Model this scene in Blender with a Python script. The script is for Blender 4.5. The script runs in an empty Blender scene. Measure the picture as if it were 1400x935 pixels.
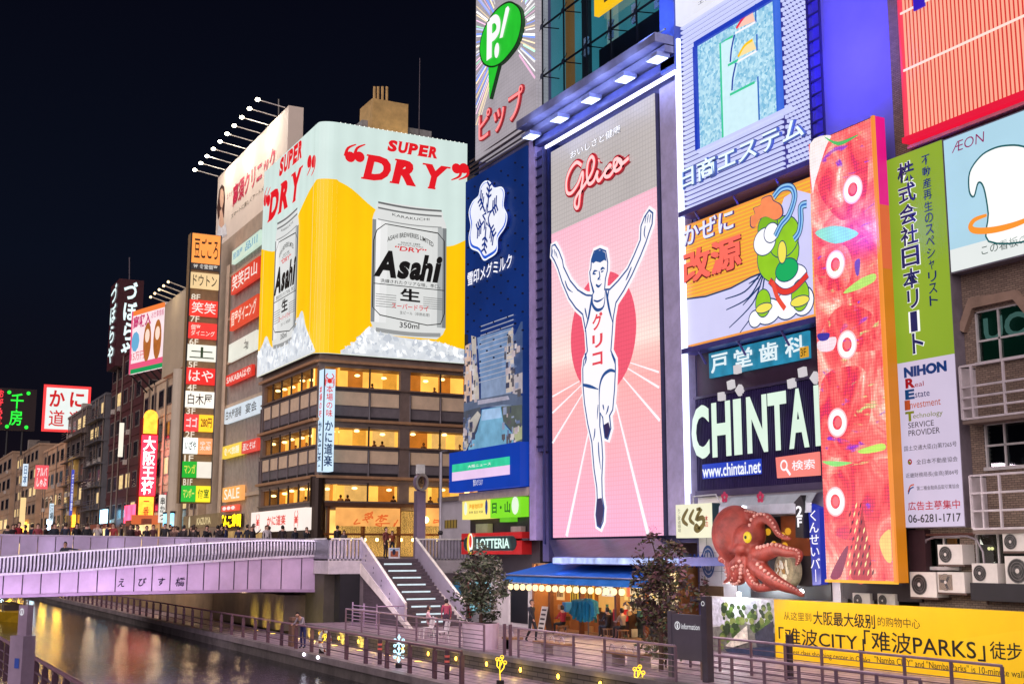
import bpy, math, random
from mathutils import Vector, Matrix
random.seed(7)
R = math.radians
SC = bpy.context.scene
COL = SC.collection
# ---------------------------------------------------------------- camera
EYE = 3.6
FOC, CX, CY = 1700.0, 700.0, 467.5
HEAD = R(27.6)
PITCH = math.atan2(288.0, FOC)
cam_d = bpy.data.cameras.new("camera"); cam_d.sensor_width = 36.0
cam_d.lens = FOC / 1400.0 * 36.0; cam_d.clip_start = 0.1; cam_d.clip_end = 3000
cam = bpy.data.objects.new("camera", cam_d); COL.objects.link(cam)
cam.location = (0, 0, EYE); cam.rotation_euler = (R(90) + PITCH, 0, R(90) - HEAD)
SC.camera = cam
# ---------------------------------------------------------------- night sky
W = bpy.data.worlds.new("World"); SC.world = W; W.use_nodes = True
nt = W.node_tree; nt.nodes.clear()
wo = nt.nodes.new("ShaderNodeOutputWorld"); bg = nt.nodes.new("ShaderNodeBackground")
tc = nt.nodes.new("ShaderNodeTexCoord"); sp = nt.nodes.new("ShaderNodeSeparateXYZ")
rp = nt.nodes.new("ShaderNodeValToRGB")
nt.links.new(tc.outputs["Generated"], sp.inputs[0]); nt.links.new(sp.outputs["Z"], rp.inputs[0])
cr = rp.color_ramp
cr.elements[0].position = 0.0; cr.elements[0].color = (0.016, 0.008, 0.011, 1)
cr.elements[1].position = 0.42; cr.elements[1].color = (0.0026, 0.0032, 0.0088, 1)
e = cr.elements.new(0.10); e.color = (0.0055, 0.0052, 0.0105, 1)
e = cr.elements.new(0.22); e.color = (0.0040, 0.0060, 0.0145, 1)
nt.links.new(rp.outputs[0], bg.inputs[0]); nt.links.new(bg.outputs[0], wo.inputs[0])
bg.inputs[1].default_value = 0.8
# very soft glow of the lit city behind the viewer
sd = bpy.data.lights.new("city_glow", "SUN"); sd.energy = 2.7; sd.angle = R(80); sd.color = (1.0, 0.87, 0.90)
so = bpy.data.objects.new("city_glow", sd); COL.objects.link(so)
so.rotation_euler = (R(56), 0, R(38))
vs = SC.view_settings
vs.view_transform = 'Standard'; vs.look = 'None'; vs.exposure = 0.0; vs.gamma = 1.0; vs.use_curve_mapping = False
SC.cycles.use_denoising = True
SC.cycles.max_bounces = 6; SC.cycles.diffuse_bounces = 3; SC.cycles.glossy_bounces = 3
SC.cycles.transmission_bounces = 3; SC.cycles.transparent_max_bounces = 10
SC.cycles.sample_clamp_indirect = 3.0
SC.cycles.caustics_reflective = False; SC.cycles.caustics_refractive = False
# ---------------------------------------------------------------- from the photo's pixels to planes in the place
_ch, _sh, _cp, _sp = math.cos(HEAD), math.sin(HEAD), math.cos(PITCH), math.sin(PITCH)
def ray(px, py):
    r, u = px - CX, CY - py
    f = FOC * _cp - u * _sp; z = FOC * _sp + u * _cp
    return (-f * _ch + r * _sh, f * _sh + r * _ch, z)
class PY:                       # a wall facing the canal (towards -Y); right is +X
    def __init__(s, c, back=0.0): s.c = c; s.k = back   # back: how far the wall lies behind the measured plane
    def uv(s, px, py):
        d = ray(px, py); t = s.c / d[1]; return (d[0] * t, EYE + d[2] * t)
    def pt(s, a, z, d=0.0): return Vector((a, s.c + s.k - d, z))
class PX:                       # a wall facing the viewer (towards +X); right is +Y
    def __init__(s, c): s.c = c
    def uv(s, px, py):
        d = ray(px, py); t = s.c / d[0]; return (d[1] * t, EYE + d[2] * t)
    def pt(s, a, z, d=0.0): return Vector((s.c + d, a, z))
def gz(px, py, z):              # point on level z
    d = ray(px, py); t = (z - EYE) / d[2]; return (d[0] * t, d[1] * t)
def rect(pl, blx, bly, trx, try_):
    a0, z0 = pl.uv(blx, bly); a1, z1 = pl.uv(trx, try_); return a0, z0, a1, z1
def zc(ox, oy, s):
    return lambda *p: [(ox + x / s, oy + y / s) for x, y in p]
def on(pl, pts): return [pl.uv(x, y) for x, y in pts]
def smooth(p, n=5, closed=False):
    out = []; m = len(p); rng = range(m if closed else m - 1)
    for i in rng:
        g = (lambda k: p[k % m]) if closed else (lambda k: p[max(0, min(m - 1, k))])
        p0, p1, p2, p3 = g(i - 1), g(i), g(i + 1), g(i + 2)
        for k in range(n):
            t = k / n
            out.append(tuple(0.5 * (2 * b + (c - a) * t + (2 * a - 5 * b + 4 * c - d) * t * t + (3 * b - a - 3 * c + d) * t ** 3)
                             for a, b, c, d in zip(p0, p1, p2, p3)))
    if not closed: out.append(tuple(p[-1]))
    return out
# ---------------------------------------------------------------- materials
def lin(c):
    f = lambda v: (v / 255 / 12.92) if v / 255 <= 0.04045 else ((v / 255 + 0.055) / 1.055) ** 2.4
    return tuple(f(v) for v in c)
_m = {}
def M(rgb, rough=0.6, metal=0.0, var=0.22, scale=2.0, bump=0.0, spec=0.5):
    """painted, stone, cloth or metal surface with mild procedural variation"""
    k = ('M', rgb, rough, metal, var, scale, bump)
    if k in _m: return _m[k]
    m = bpy.data.materials.new("surface"); m.use_nodes = True; n = m.node_tree; b = n.nodes["Principled BSDF"]
    c = lin(rgb)
    b.inputs["Roughness"].default_value = rough; b.inputs["Metallic"].default_value = metal
    b.inputs["Specular IOR Level"].default_value = spec
    t = n.nodes.new("ShaderNodeTexCoord"); no = n.nodes.new("ShaderNodeTexNoise")
    no.inputs["Scale"].default_value = scale; no.inputs["Detail"].default_value = 5; no.inputs["Roughness"].default_value = 0.65
    n.links.new(t.outputs["Object"], no.inputs["Vector"])
    r = n.nodes.new("ShaderNodeValToRGB")
    r.color_ramp.elements[0].position = 0.3; r.color_ramp.elements[0].color = tuple(v * (1 - var) for v in c) + (1,)
    r.color_ramp.elements[1].position = 0.7; r.color_ramp.elements[1].color = tuple(min(1, v * (1 + var * 0.6)) for v in c) + (1,)
    n.links.new(no.outputs["Fac"], r.inputs[0]); n.links.new(r.outputs[0], b.inputs["Base Color"])
    if bump:
        bp = n.nodes.new("ShaderNodeBump"); bp.inputs["Strength"].default_value = bump; bp.inputs["Distance"].default_value = 0.03
        n2 = n.nodes.new("ShaderNodeTexNoise"); n2.inputs["Scale"].default_value = scale * 6; n2.inputs["Detail"].default_value = 4
        n.links.new(t.outputs["Object"], n2.inputs["Vector"]); n.links.new(n2.outputs["Fac"], bp.inputs["Height"])
        n.links.new(bp.outputs[0], b.inputs["Normal"])
    _m[k] = m; return m
def E(rgb, s=1.0, var=0.08, scale=0.7, base=0.12, grid=0.0, tubes=0.0, light=True):
    """backlit panel, LED or tube: emits its own colour; grid = LED pitch in metres, tubes = spacing of the lamps behind"""
    k = ('E', rgb, s, var, scale, grid, tubes, light)
    if k in _m: return _m[k]
    m = bpy.data.materials.new("lit_surface"); m.use_nodes = True; n = m.node_tree; b = n.nodes["Principled BSDF"]
    c = lin(rgb)
    b.inputs["Base Color"].default_value = tuple(v * base for v in c) + (1,); b.inputs["Roughness"].default_value = 0.45
    b.inputs["Emission Color"].default_value = c + (1,); b.inputs["Emission Strength"].default_value = s
    t = n.nodes.new("ShaderNodeTexCoord"); val = None
    def math_(op, a, bb):
        q = n.nodes.new("ShaderNodeMath"); q.operation = op
        for i, v in enumerate((a, bb)):
            if v is None: continue
            if isinstance(v, (int, float)): q.inputs[i].default_value = v
            else: n.links.new(v, q.inputs[i])
        return q.outputs[0]
    if var:
        no = n.nodes.new("ShaderNodeTexNoise"); no.inputs["Scale"].default_value = scale; no.inputs["Detail"].default_value = 3
        n.links.new(t.outputs["Object"], no.inputs["Vector"])
        mr = n.nodes.new("ShaderNodeMapRange"); mr.inputs[1].default_value = 0.25; mr.inputs[2].default_value = 0.75
        mr.inputs[3].default_value = s * (1 - var); mr.inputs[4].default_value = s * (1 + var)
        n.links.new(no.outputs["Fac"], mr.inputs[0]); val = mr.outputs[0]
    if grid or tubes:
        sx = n.nodes.new("ShaderNodeSeparateXYZ"); n.links.new(t.outputs["Object"], sx.inputs[0])
        h = math_('ADD', sx.outputs[0], sx.outputs[1])
        base_v = val if val is not None else s
        if grid:
            a = math_('PINGPONG', math_('DIVIDE', h, grid), 0.5); z = math_('PINGPONG', math_('DIVIDE', sx.outputs[2], grid), 0.5)
            f = math_('MULTIPLY', math_('GREATER_THAN', a, 0.11), math_('GREATER_THAN', z, 0.11))
            base_v = math_('MULTIPLY', base_v, math_('ADD', math_('MULTIPLY', f, 0.16), 0.87))
        if tubes:
            a = math_('PINGPONG', math_('DIVIDE', h, tubes), 0.5)
            base_v = math_('MULTIPLY', base_v, math_('ADD', math_('MULTIPLY', a, 0.12), 0.96))
        val = base_v
    if val is not None: n.links.new(val, b.inputs["Emission Strength"])
    if not light: m.cycles.emission_sampling = 'NONE'
    _m[k] = m; return m
def GLASS(tint=(150, 190, 200), f=0.12):
    k = ('G', tint, f)
    if k in _m: return _m[k]
    m = bpy.data.materials.new("glass"); m.use_nodes = True; n = m.node_tree; n.nodes.clear()
    o = n.nodes.new("ShaderNodeOutputMaterial"); mx = n.nodes.new("ShaderNodeMixShader")
    a = n.nodes.new("ShaderNodeBsdfTransparent"); a.inputs[0].default_value = lin(tint) + (1,)
    g = n.nodes.new("ShaderNodeBsdfGlossy"); g.inputs["Roughness"].default_value = 0.03
    mx.inputs[0].default_value = f
    n.links.new(a.outputs[0], mx.inputs[1]); n.links.new(g.outputs[0], mx.inputs[2]); n.links.new(mx.outputs[0], o.inputs[0])
    _m[k] = m; return m
def BRICK(c1, c2, mortar, w=0.24, h=0.075, axis='x'):
    k = ('B', c1, c2, mortar, w, h, axis)
    if k in _m: return _m[k]
    m = bpy.data.materials.new("brickwork"); m.use_nodes = True; n = m.node_tree; b = n.nodes["Principled BSDF"]
    b.inputs["Roughness"].default_value = 0.8
    t = n.nodes.new("ShaderNodeTexCoord"); sx = n.nodes.new("ShaderNodeSeparateXYZ"); cx = n.nodes.new("ShaderNodeCombineXYZ")
    n.links.new(t.outputs["Object"], sx.inputs[0]); n.links.new(sx.outputs[0 if axis == 'x' else 1], cx.inputs[0]); n.links.new(sx.outputs[2], cx.inputs[1])
    bt = n.nodes.new("ShaderNodeTexBrick"); bt.inputs["Scale"].default_value = 1.0
    bt.inputs["Brick Width"].default_value = w; bt.inputs["Row Height"].default_value = h; bt.inputs["Mortar Size"].default_value = h * 0.12
    bt.inputs["Color1"].default_value = lin(c1) + (1,); bt.inputs["Color2"].default_value = lin(c2) + (1,); bt.inputs["Mortar"].default_value = lin(mortar) + (1,)
    n.links.new(cx.outputs[0], bt.inputs["Vector"]); n.links.new(bt.outputs["Color"], b.inputs["Base Color"])
    bp = n.nodes.new("ShaderNodeBump"); bp.inputs["Strength"].default_value = 0.4; bp.inputs["Distance"].default_value = 0.01; bp.invert = True
    n.links.new(bt.outputs["Fac"], bp.inputs["Height"]); n.links.new(bp.outputs[0], b.inputs["Normal"])
    _m[k] = m; return m
# ---------------------------------------------------------------- mesh collector
_tc = {}
def glyphs(s, off=0.0, ext=0.0, vert=False, ls=1.0, sp=1.0, res=3):
    k = (s, off, ext, vert, ls, sp)
    if k in _tc: return _tc[k]
    c = bpy.data.curves.new("t", "FONT"); c.resolution_u = res; c.offset = off; c.extrude = ext; c.space_character = sp
    if vert:
        c.body = "\n".join(s.replace('ー', '｜')); c.align_x = 'CENTER'; c.space_line = ls
    else: c.body = s; c.space_line = ls
    o = bpy.data.objects.new("t", c); COL.objects.link(o)
    me = bpy.data.meshes.new_from_object(o)
    v = [tuple(x.co) for x in me.vertices]; f = [tuple(p.vertices) for p in me.polygons]
    bpy.data.objects.remove(o); bpy.data.curves.remove(c); bpy.data.meshes.remove(me)
    bb = (min(x[0] for x in v), min(x[1] for x in v), max(x[0] for x in v), max(x[1] for x in v)) if v else (0, 0, 1, 1)
    _tc[k] = (v, f, bb); return _tc[k]
class MB:
    def __init__(s): s.v = []; s.f = []; s.m = []; s.mats = []; s.sm = False
    def mi(s, mat):
        if mat not in s.mats: s.mats.append(mat)
        return s.mats.index(mat)
    def face(s, pts, mat):
        n = len(s.v); s.v += [tuple(p) for p in pts]; s.f.append(tuple(range(n, n + len(pts)))); s.m.append(s.mi(mat)); return s
    def raw(s, v, f, mat):
        n = len(s.v); s.v += [tuple(p) for p in v]; i = s.mi(mat)
        for q in f: s.f.append(tuple(n + k for k in q)); s.m.append(i)
        return s
    def box(s, x0, x1, y0, y1, z0, z1, mat):
        if x0 > x1: x0, x1 = x1, x0
        if y0 > y1: y0, y1 = y1, y0
        if z0 > z1: z0, z1 = z1, z0
        v = [(x, y, z) for z in (z0, z1) for y in (y0, y1) for x in (x0, x1)]
        return s.raw(v, [(0, 2, 3, 1), (4, 5, 7, 6), (0, 1, 5, 4), (2, 6, 7, 3), (0, 4, 6, 2), (1, 3, 7, 5)], mat)
    def pbox(s, pl, a0, z0, a1, z1, d0, d1, mat):
        p, q = pl.pt(a0, z0, d0), pl.pt(a1, z1, d1)
        return s.box(p.x, q.x, p.y, q.y, p.z, q.z, mat)
    def poly(s, pl, pts, d, mat): return s.face([pl.pt(a, z, d) for a, z in pts], mat)
    def prism(s, pl, pts, d0, d1, mat, side=None):
        s.poly(pl, pts, d1, mat); n = len(pts)
        for i in range(n):
            a, b = pts[i], pts[(i + 1) % n]
            s.face([pl.pt(*a, d0), pl.pt(*b, d0), pl.pt(*b, d1), pl.pt(*a, d1)], side or mat)
        return s
    def ell(s, pl, a, z, ra, rz, d, mat, n=24, hole=0.0, th=None):
        P = [(a + ra * math.cos(2 * math.pi * k / n), z + rz * math.sin(2 * math.pi * k / n)) for k in range(n)]
        if not hole:
            return s.prism(pl, P, d - th, d, mat) if th else s.poly(pl, P, d, mat)
        Q = [(a + hole * ra * math.cos(2 * math.pi * k / n), z + hole * rz * math.sin(2 * math.pi * k / n)) for k in range(n)]
        for k in range(n):
            j = (k + 1) % n; s.face([pl.pt(*P[k], d), pl.pt(*P[j], d), pl.pt(*Q[j], d), pl.pt(*Q[k], d)], mat)
        return s
    def line(s, pl, pts, w, d, mat, closed=False, taper=None, th=0.0):
        n = len(pts); L = []; Rr = []
        for i in range(n):
            a = pts[(i - 1) % n] if closed or i > 0 else pts[i]; b = pts[(i + 1) % n] if closed or i < n - 1 else pts[i]
            dx, dz = b[0] - a[0], b[1] - a[1]; l = math.hypot(dx, dz) or 1e-6
            k = 1.0
            if 0 < i < n - 1 or closed:
                e1 = (pts[i][0] - a[0], pts[i][1] - a[1]); l1 = math.hypot(*e1) or 1e-6
                k = min(1.8, 1 / max(0.3, abs((e1[0] * dx + e1[1] * dz) / (l1 * l))))
            ww = w * 0.5 * k * (taper(i / max(1, n - 1)) if taper else 1)
            nx, nz = -dz / l * ww, dx / l * ww
            L.append((pts[i][0] + nx, pts[i][1] + nz)); Rr.append((pts[i][0] - nx, pts[i][1] - nz))
        for i in range(n if closed else n - 1):
            j = (i + 1) % n
            s.face([pl.pt(*Rr[i], d), pl.pt(*Rr[j], d), pl.pt(*L[j], d), pl.pt(*L[i], d)], mat)
            if th:
                s.face([pl.pt(*Rr[i], d - th), pl.pt(*Rr[j], d - th), pl.pt(*Rr[j], d), pl.pt(*Rr[i], d)], mat)
                s.face([pl.pt(*L[i], d), pl.pt(*L[j], d), pl.pt(*L[j], d - th), pl.pt(*L[i], d - th)], mat)
        return s
    def text(s, pl, t, r, d, mat, off=0.0, shear=0.0, vert=False, ls=1.0, ext=0.0, sp=1.0, keep=False, arc=0.0, tight=False, bold=0.0):
        """write t on a plane, fitted to the rectangle r = (a0, z0, a1, z1)"""
        if bold:
            for k, (u, w) in enumerate(((0, 0), (-1, -.6), (1, -.6), (-1, .6), (1, .6))): s.text(pl, t, (r[0] + u * bold, r[1] + w * bold, r[2] + u * bold, r[3] + w * bold), d + .002 * k, mat, 0.0, shear, vert, ls)
            return s
        _, _, bb = glyphs(t, 0.0, 0.0, vert, ls, sp)
        v, f, _ = glyphs(t, off, ext, vert, ls, sp)
        if not f: return s
        if tight: bb = glyphs(t, off, ext, vert, ls, sp)[2]
        sx = (r[2] - r[0]) / (bb[2] - bb[0]); sz = (r[3] - r[1]) / (bb[3] - bb[1])
        if keep: sx = sz = min(sx, sz)
        ca, cz = (r[0] + r[2]) / 2, (r[1] + r[3]) / 2
        out = []
        for x, y, z in v:
            a = ca + (x - (bb[0] + bb[2]) / 2) * sx; q = cz + (y - (bb[1] + bb[3]) / 2) * sz
            a += shear * (q - cz)
            if arc: q += arc * (1 - ((a - ca) / max(1e-6, (r[2] - r[0]) / 2)) ** 2)
            out.append(pl.pt(a, q, d + z))
        return s.raw(out, f, mat)
    def tube(s, pts, r, mat, n=6, r1=None, cap=True):
        pts = [Vector(p) for p in pts]; m = len(pts); base = len(s.v); i_ = s.mi(mat); up0 = None
        for i, p in enumerate(pts):
            t = (pts[min(m - 1, i + 1)] - pts[max(0, i - 1)]).normalized()
            if up0 is None: up0 = Vector((0, 0, 1)) if abs(t.z) < 0.9 else Vector((1, 0, 0))
            a = t.cross(up0)
            if a.length < 1e-4: a = t.cross(Vector((0, 1, 0.3)))
            a.normalize(); b = a.cross(t); up0 = b
            rr = r if r1 is None else r + (r1 - r) * i / (m - 1)
            if callable(r): rr = r(i / (m - 1))
            for k in range(n):
                th = 2 * math.pi * k / n; s.v.append(tuple(p + a * (rr * math.cos(th)) + b * (rr * math.sin(th))))
        for i in range(m - 1):
            for k in range(n):
                j = (k + 1) % n; s.f.append((base + i * n + k, base + i * n + j, base + (i + 1) * n + j, base + (i + 1) * n + k)); s.m.append(i_)
        if cap:
            s.f.append(tuple(base + k for k in range(n))); s.m.append(i_)
            s.f.append(tuple(base + (m - 1) * n + k for k in reversed(range(n)))); s.m.append(i_)
        return s
    def ball(s, c, r, mat, n=10, sc=(1, 1, 1), rows=6):
        V = []; F = []
        for i in range(rows + 1):
            ph = math.pi * i / rows
            for k in range(n):
                th = 2 * math.pi * k / n
                V.append((c[0] + r * sc[0] * math.sin(ph) * math.cos(th), c[1] + r * sc[1] * math.sin(ph) * math.sin(th), c[2] + r * sc[2] * math.cos(ph)))
        for i in range(rows):
            for k in range(n):
                j = (k + 1) % n; F.append((i * n + k, (i + 1) * n + k, (i + 1) * n + j, i * n + j))
        return s.raw(V, F, mat)
    def build(s, name, parent=None, loc=None, smooth=False):
        o_ = Vector(parent['_o']) if parent is not None else Vector(loc if loc is not None else (0, 0, 0))
        me = bpy.data.meshes.new(name)
        me.from_pydata([(x - o_.x, y - o_.y, z - o_.z) for x, y, z in s.v], [], s.f)
        for m in s.mats: me.materials.append(m)
        me.polygons.foreach_set("material_index", s.m)
        if smooth: me.polygons.foreach_set("use_smooth", [True] * len(s.f))
        me.update()
        o = bpy.data.objects.new(name, me); COL.objects.link(o)
        if parent is not None:
            o.parent = parent
        else: o.location = o_
        o['_o'] = tuple(o_)
        return o
def tag(o, label, cat, group=None):
    o['label'] = label; o['category'] = cat
    if group: o['group'] = group
    return o
def thing(name, label, cat, loc, group=None):
    o = bpy.data.objects.new(name, None); COL.objects.link(o); o.location = loc; o['_o'] = tuple(loc)
    o.empty_display_size = 0.2
    return tag(o, label, cat, group)
def struct(o, kind='structure'): o['kind'] = kind; return o
def dup(root, delta, label=None, group=None):
    r = root.copy(); COL.objects.link(r); r.location = root.location + Vector(delta)
    if label: r['label'] = label
    if group: r['group'] = group
    for ch in root.children:
        c = ch.copy(); COL.objects.link(c); c.parent = r
        for g in ch.children:
            d = g.copy(); COL.objects.link(d); d.parent = c
    return r
def lamp(kind, loc, power, color, size=0.3, aim=None, spot=90, sy=None):
    d = bpy.data.lights.new("lamp_light", kind); d.energy = power; d.color = color
    if kind == 'AREA':
        d.size = size
        if sy: d.shape = 'RECTANGLE'; d.size_y = sy
    else: d.shadow_soft_size = size
    if kind == 'SPOT': d.spot_size = R(spot); d.spot_blend = 0.6
    o = bpy.data.objects.new("lamp_light", d); COL.objects.link(o); o.location = loc
    if aim is not None: o.rotation_euler = (Vector(aim) - Vector(loc)).to_track_quat('-Z', 'Y').to_euler()
    return o
# common materials
WHITE = M((225, 222, 218), 0.5); DARK = M((28, 26, 30), 0.6); BLACK = M((14, 13, 15), 0.5)
STEEL = M((120, 118, 124), 0.35, 0.8); PALEM = M((205, 205, 212), 0.4, 0.4)
# ================================================================ the setting
STONE = M((120, 108, 112), 0.7, 0, 0.3, 0.8, 0.3)
PAVE = M((156, 138, 146), 0.55, 0, 0.25, 0.9, 0.15)
QUAYW = M((92, 84, 82), 0.8, 0, 0.45, 0.9, 0.6)
def paving():
    m = BRICK((170, 146, 156), (146, 126, 138), (100, 86, 94), 0.9, 0.45); n = m.node_tree
    sx = [q for q in n.nodes if q.type == 'SEPXYZ'][0]; cx = [q for q in n.nodes if q.type == 'COMBXYZ'][0]
    n.links.new(sx.outputs[1], cx.inputs[1]); n.nodes["Principled BSDF"].inputs["Roughness"].default_value = 0.5
    return m
PAVING = paving()
b = MB(); b.box(-1500, 600, -400, 1500, -3.2, -2.2, M((60, 56, 58), 0.9)); struct(b.build("ground"))
def water():
    m = bpy.data.materials.new("canal_water"); m.use_nodes = True; n = m.node_tree; p = n.nodes["Principled BSDF"]
    p.inputs["Base Color"].default_value = (0.004, 0.006, 0.009, 1); p.inputs["Roughness"].default_value = 0.03
    p.inputs["Specular IOR Level"].default_value = 0.42; p.inputs["IOR"].default_value = 1.33
    t = n.nodes.new("ShaderNodeTexCoord"); mp = n.nodes.new("ShaderNodeMapping"); mp.inputs["Scale"].default_value = (0.75, 1.35, 1)
    n.links.new(t.outputs["Object"], mp.inputs[0])
    a = n.nodes.new("ShaderNodeTexNoise"); a.inputs["Scale"].default_value = 3.4; a.inputs["Detail"].default_value = 5; a.inputs["Roughness"].default_value = 0.55
    n.links.new(mp.outputs[0], a.inputs["Vector"])
    bp = n.nodes.new("ShaderNodeBump"); bp.inputs["Strength"].default_value = 0.27; bp.inputs["Distance"].default_value = 0.10
    n.links.new(a.outputs["Fac"], bp.inputs["Height"]); n.links.new(bp.outputs[0], p.inputs["Normal"]); return m
b = MB(); b.face([(-460, 3.9, -1.2), (60, 3.9, -1.2), (60, 17.35, -1.2), (-460, 17.35, -1.2)], water()); struct(b.build("water"))
b = MB(); b.box(-460, 60, -60, 3.9, -2.1, 0.0, PAVING); struct(b.build("near_bank"))
# quay promenade
b = MB(); b.box(-460, 40, 17.3, 20.6, -2.1, -0.6, QUAYW)
b.face([(-460, 17.62, -0.594), (40, 17.62, -0.594), (40, 20.55, -0.594), (-460, 20.55, -0.594)], PAVING)
b.box(-460, 40, 17.22, 17.6, -0.8, -0.55, M((128, 116, 118), 0.6, 0, 0.4, 1.0, 0.4))
struct(b.build("promenade"))
TW = BRICK((96, 88, 84), (74, 68, 66), (44, 40, 40), 0.75, 0.16)
b = MB(); b.box(-63.7, 60, 20.6, 31.0, -2.1, -0.02, QUAYW); b.box(-61, 60, 20.57, 20.6, -0.6, -0.14, TW)
b.box(-61, 60, 20.5, 20.95, -0.14, 0.02, M((112, 104, 106), 0.6, 0, 0.35, 1.2, 0.3))
b.face([(-63.7, 20.95, 0.0), (60, 20.95, 0.0), (60, 31.0, 0.0), (-63.7, 31.0, 0.0)], PAVING)
struct(b.build("terrace"))
b = MB(); b.box(-63.7, 60, 31.0, 900, -2.1, -0.004, STONE); struct(b.build("back_land"))
b = MB(); b.box(-700, -63.7, 24.0, 900, -2.1, 3.3, STONE)
b.box(-700, -84.6, 21.6, 24.0, -2.1, 3.3, M((150, 124, 92), 0.75, 0, 0.35, 0.5, 0.3)); b.box(-84.6, -64.5, 22.4, 24.0, -2.1, 3.27, M((70, 64, 60), 0.8, 0, 0.4, 0.6, 0.4))
struct(b.build("street"))
# ================================================================ the runner billboard tower
PG = PY(29.0, 0.4)
XL, XR = -61.0, -40.5
BODY = M((104, 104, 150), 0.5, 0.1, 0.2, 0.6)
t = thing("sign_tower", "tall dark tower with glass top storeys carrying the pink runner billboard", "building", (-51, 30, 0))
b = MB(); b.box(XL + 0.05, XR, 29.75, 44, 4.0, 38, BODY); b.box(XL + 0.05, XR, 33.2, 44, -0.2, 4.0, BODY)
b.box(XL + 0.05, -60.2, 29.75, 33.2, -0.2, 4.0, BODY); b.box(-41.0, XR, 29.75, 33.2, -0.2, 4.0, BODY)
b.build("wall", t)
# glass storeys above the billboard
b = MB(); ga = (-52.5, 25.05, -41.55, 37.6)
GB = E((70, 160, 178), 0.5, .3, .3); b.pbox(PG, ga[0], ga[1], ga[2], ga[3], -0.34, -0.3, GB)
b.pbox(PG, -50.6, 25.1, -50.1, 37, -0.3, -0.05, E((170, 120, 66), 0.4)); b.pbox(PG, -49.1, 25.1, -48.5, 37, -0.3, -0.1, M((30, 34, 46), 0.5))
b.pbox(PG, -51.9, 25.05, -46.2, 25.9, -0.3, 0.02, M((16, 20, 34), 0.4)); b.pbox(PG, -47.4, 25.9, -41.6, 27.0, -0.3, -0.02, M((16, 20, 34), 0.4))
b.pbox(PG, -46.9, 26.6, -46.1, 30.4, -0.3, -0.16, E((150, 190, 190), 0.5)); b.pbox(PG, -44.6, 29.0, -43.2, 30.6, -0.3, -0.16, E((130, 180, 180), 0.5))
for x in (-48.6, -46.4, -44.4, -42.6): b.pbox(PG, x, 27.1, x + 0.35, 28.0, 0.0, 0.1, M((170, 190, 220), 0.4))
b.build("glazed_bay", t)
b = MB(); b.pbox(PG, ga[0], ga[1], ga[2], ga[3], 0.20, 0.21, GLASS((232, 240, 242), 0.05)); b.build("window_pane", t)
b = MB()
for z in (27.4, 30.05, 32.9, 35.6): b.pbox(PG, ga[0], z - 0.04, ga[2], z + 0.04, 0.22, 0.29, M((20, 26, 40), 0.4, 0.5))
for i in range(6):
    x = ga[0] + 0.1 + i * 2.16; b.pbox(PG, x - 0.035, ga[1], x + 0.035, ga[3], 0.22, 0.28, M((20, 26, 40), 0.4, 0.5))
    for z in (27.4, 30.05, 32.9):
        b.ell(PG, x, z, 0.16, 0.16, 0.32, M((50, 60, 80), 0.3, 0.7), 8)
        b.line(PG, [(x - 0.4, z - 0.3), (x + 0.4, z + 0.3)], 0.06, 0.31, M((20, 26, 40), 0.4, 0.5))
        b.tube([PG.pt(x, z, 0.25), PG.pt(x + 0.9, z - 0.35, -0.2)], 0.03, M((20, 26, 40), 0.4, 0.5), 5)
b.build("mullions", t)
b = MB(); b.pbox(PG, -41.55, 23.6, XR, 37.8, -0.3, 0.55, M((74, 96, 190), 0.45)); b.build("corner_fin", t)
# canopy with downlights between glass and billboard
b = MB(); CA = M((140, 140, 172), 0.35, 0.5)
b.pbox(PG, -52.9, 24.55, -40.55, 24.95, -0.2, 1.5, CA); b.pbox(PG, -52.9, 24.2, -40.55, 24.5, 0.0, 1.0, CA)
b.pbox(PG, -52.9, 23.75, -40.55, 24.1, 0.0, 0.55, M((90, 96, 160), 0.4, 0.4))
b.build("canopy", t)
for i, x in enumerate((-52.2, -49.4, -46.5, -43.6, -41.1)):
    f = MB(); f.pbox(PG, x - 0.45, 24.02, x + 0.45, 24.2, 0.7, 1.35, M((170, 178, 220), 0.3, 0.6)); f.pbox(PG, x - 0.38, 24.0, x + 0.38, 24.02, 0.74, 1.3, E((205, 220, 255), 3)); f.build("downlight", t)
b = MB(); b.pbox(PG, -51.9, 23.42, -40.7, 23.56, 0.3, 0.42, E((225, 225, 255), 2.6)); b.pbox(PG, -40.66, 4.4, -40.5, 23.5, 0.3, 0.44, E((225, 225, 255), 2.2)); b.build("light_tube", t)
b = MB(); b.pbox(PG, -42.3, 4.3, -40.75, 23.3, -0.3, 0.12, M((186, 178, 214), 0.45)); b.build("side_panel", t)
# service duct on the left of the billboard
b = MB(); DU = M((92, 92, 150), 0.4, 0.3)
b.pbox(PG, -53.35, 4.2, -52.7, 24.2, -0.3, 0.55, M((176, 160, 214), 0.45)); b.pbox(PG, -52.6, 8.4, -51.95, 23.4, -0.3, 0.5, DU)
for i in range(31): b.pbox(PG, -52.62, 8.6 + i * 0.48, -51.93, 8.68 + i * 0.48, 0.5, 0.56, M((50, 50, 96), 0.4, 0.3))
b.pbox(PG, -51.85, 4.2, -51.62, 23.6, -0.3, 0.34, M((30, 40, 96), 0.4)); b.pbox(PG, -52.5, 3.2, -51.9, 8.3, -0.3, 0.3, DU)
b.tube([PG.pt(-51.75, 4.0, 0.6), PG.pt(-51.75, 23.4, 0.6)], 0.07, M((30, 40, 96), 0.4), 6)
b.build("service_duct", t)
b = MB()
for k in range(5):
    z = 24.1 + 0.28 * k; b.tube([PG.pt(-60.6, z, 0.4), PG.pt(-40.6, z, 0.45 + 0.12 * k)], 0.05 + 0.02 * (k % 2), STEEL, 6)
b.build("pipe", t)
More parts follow.
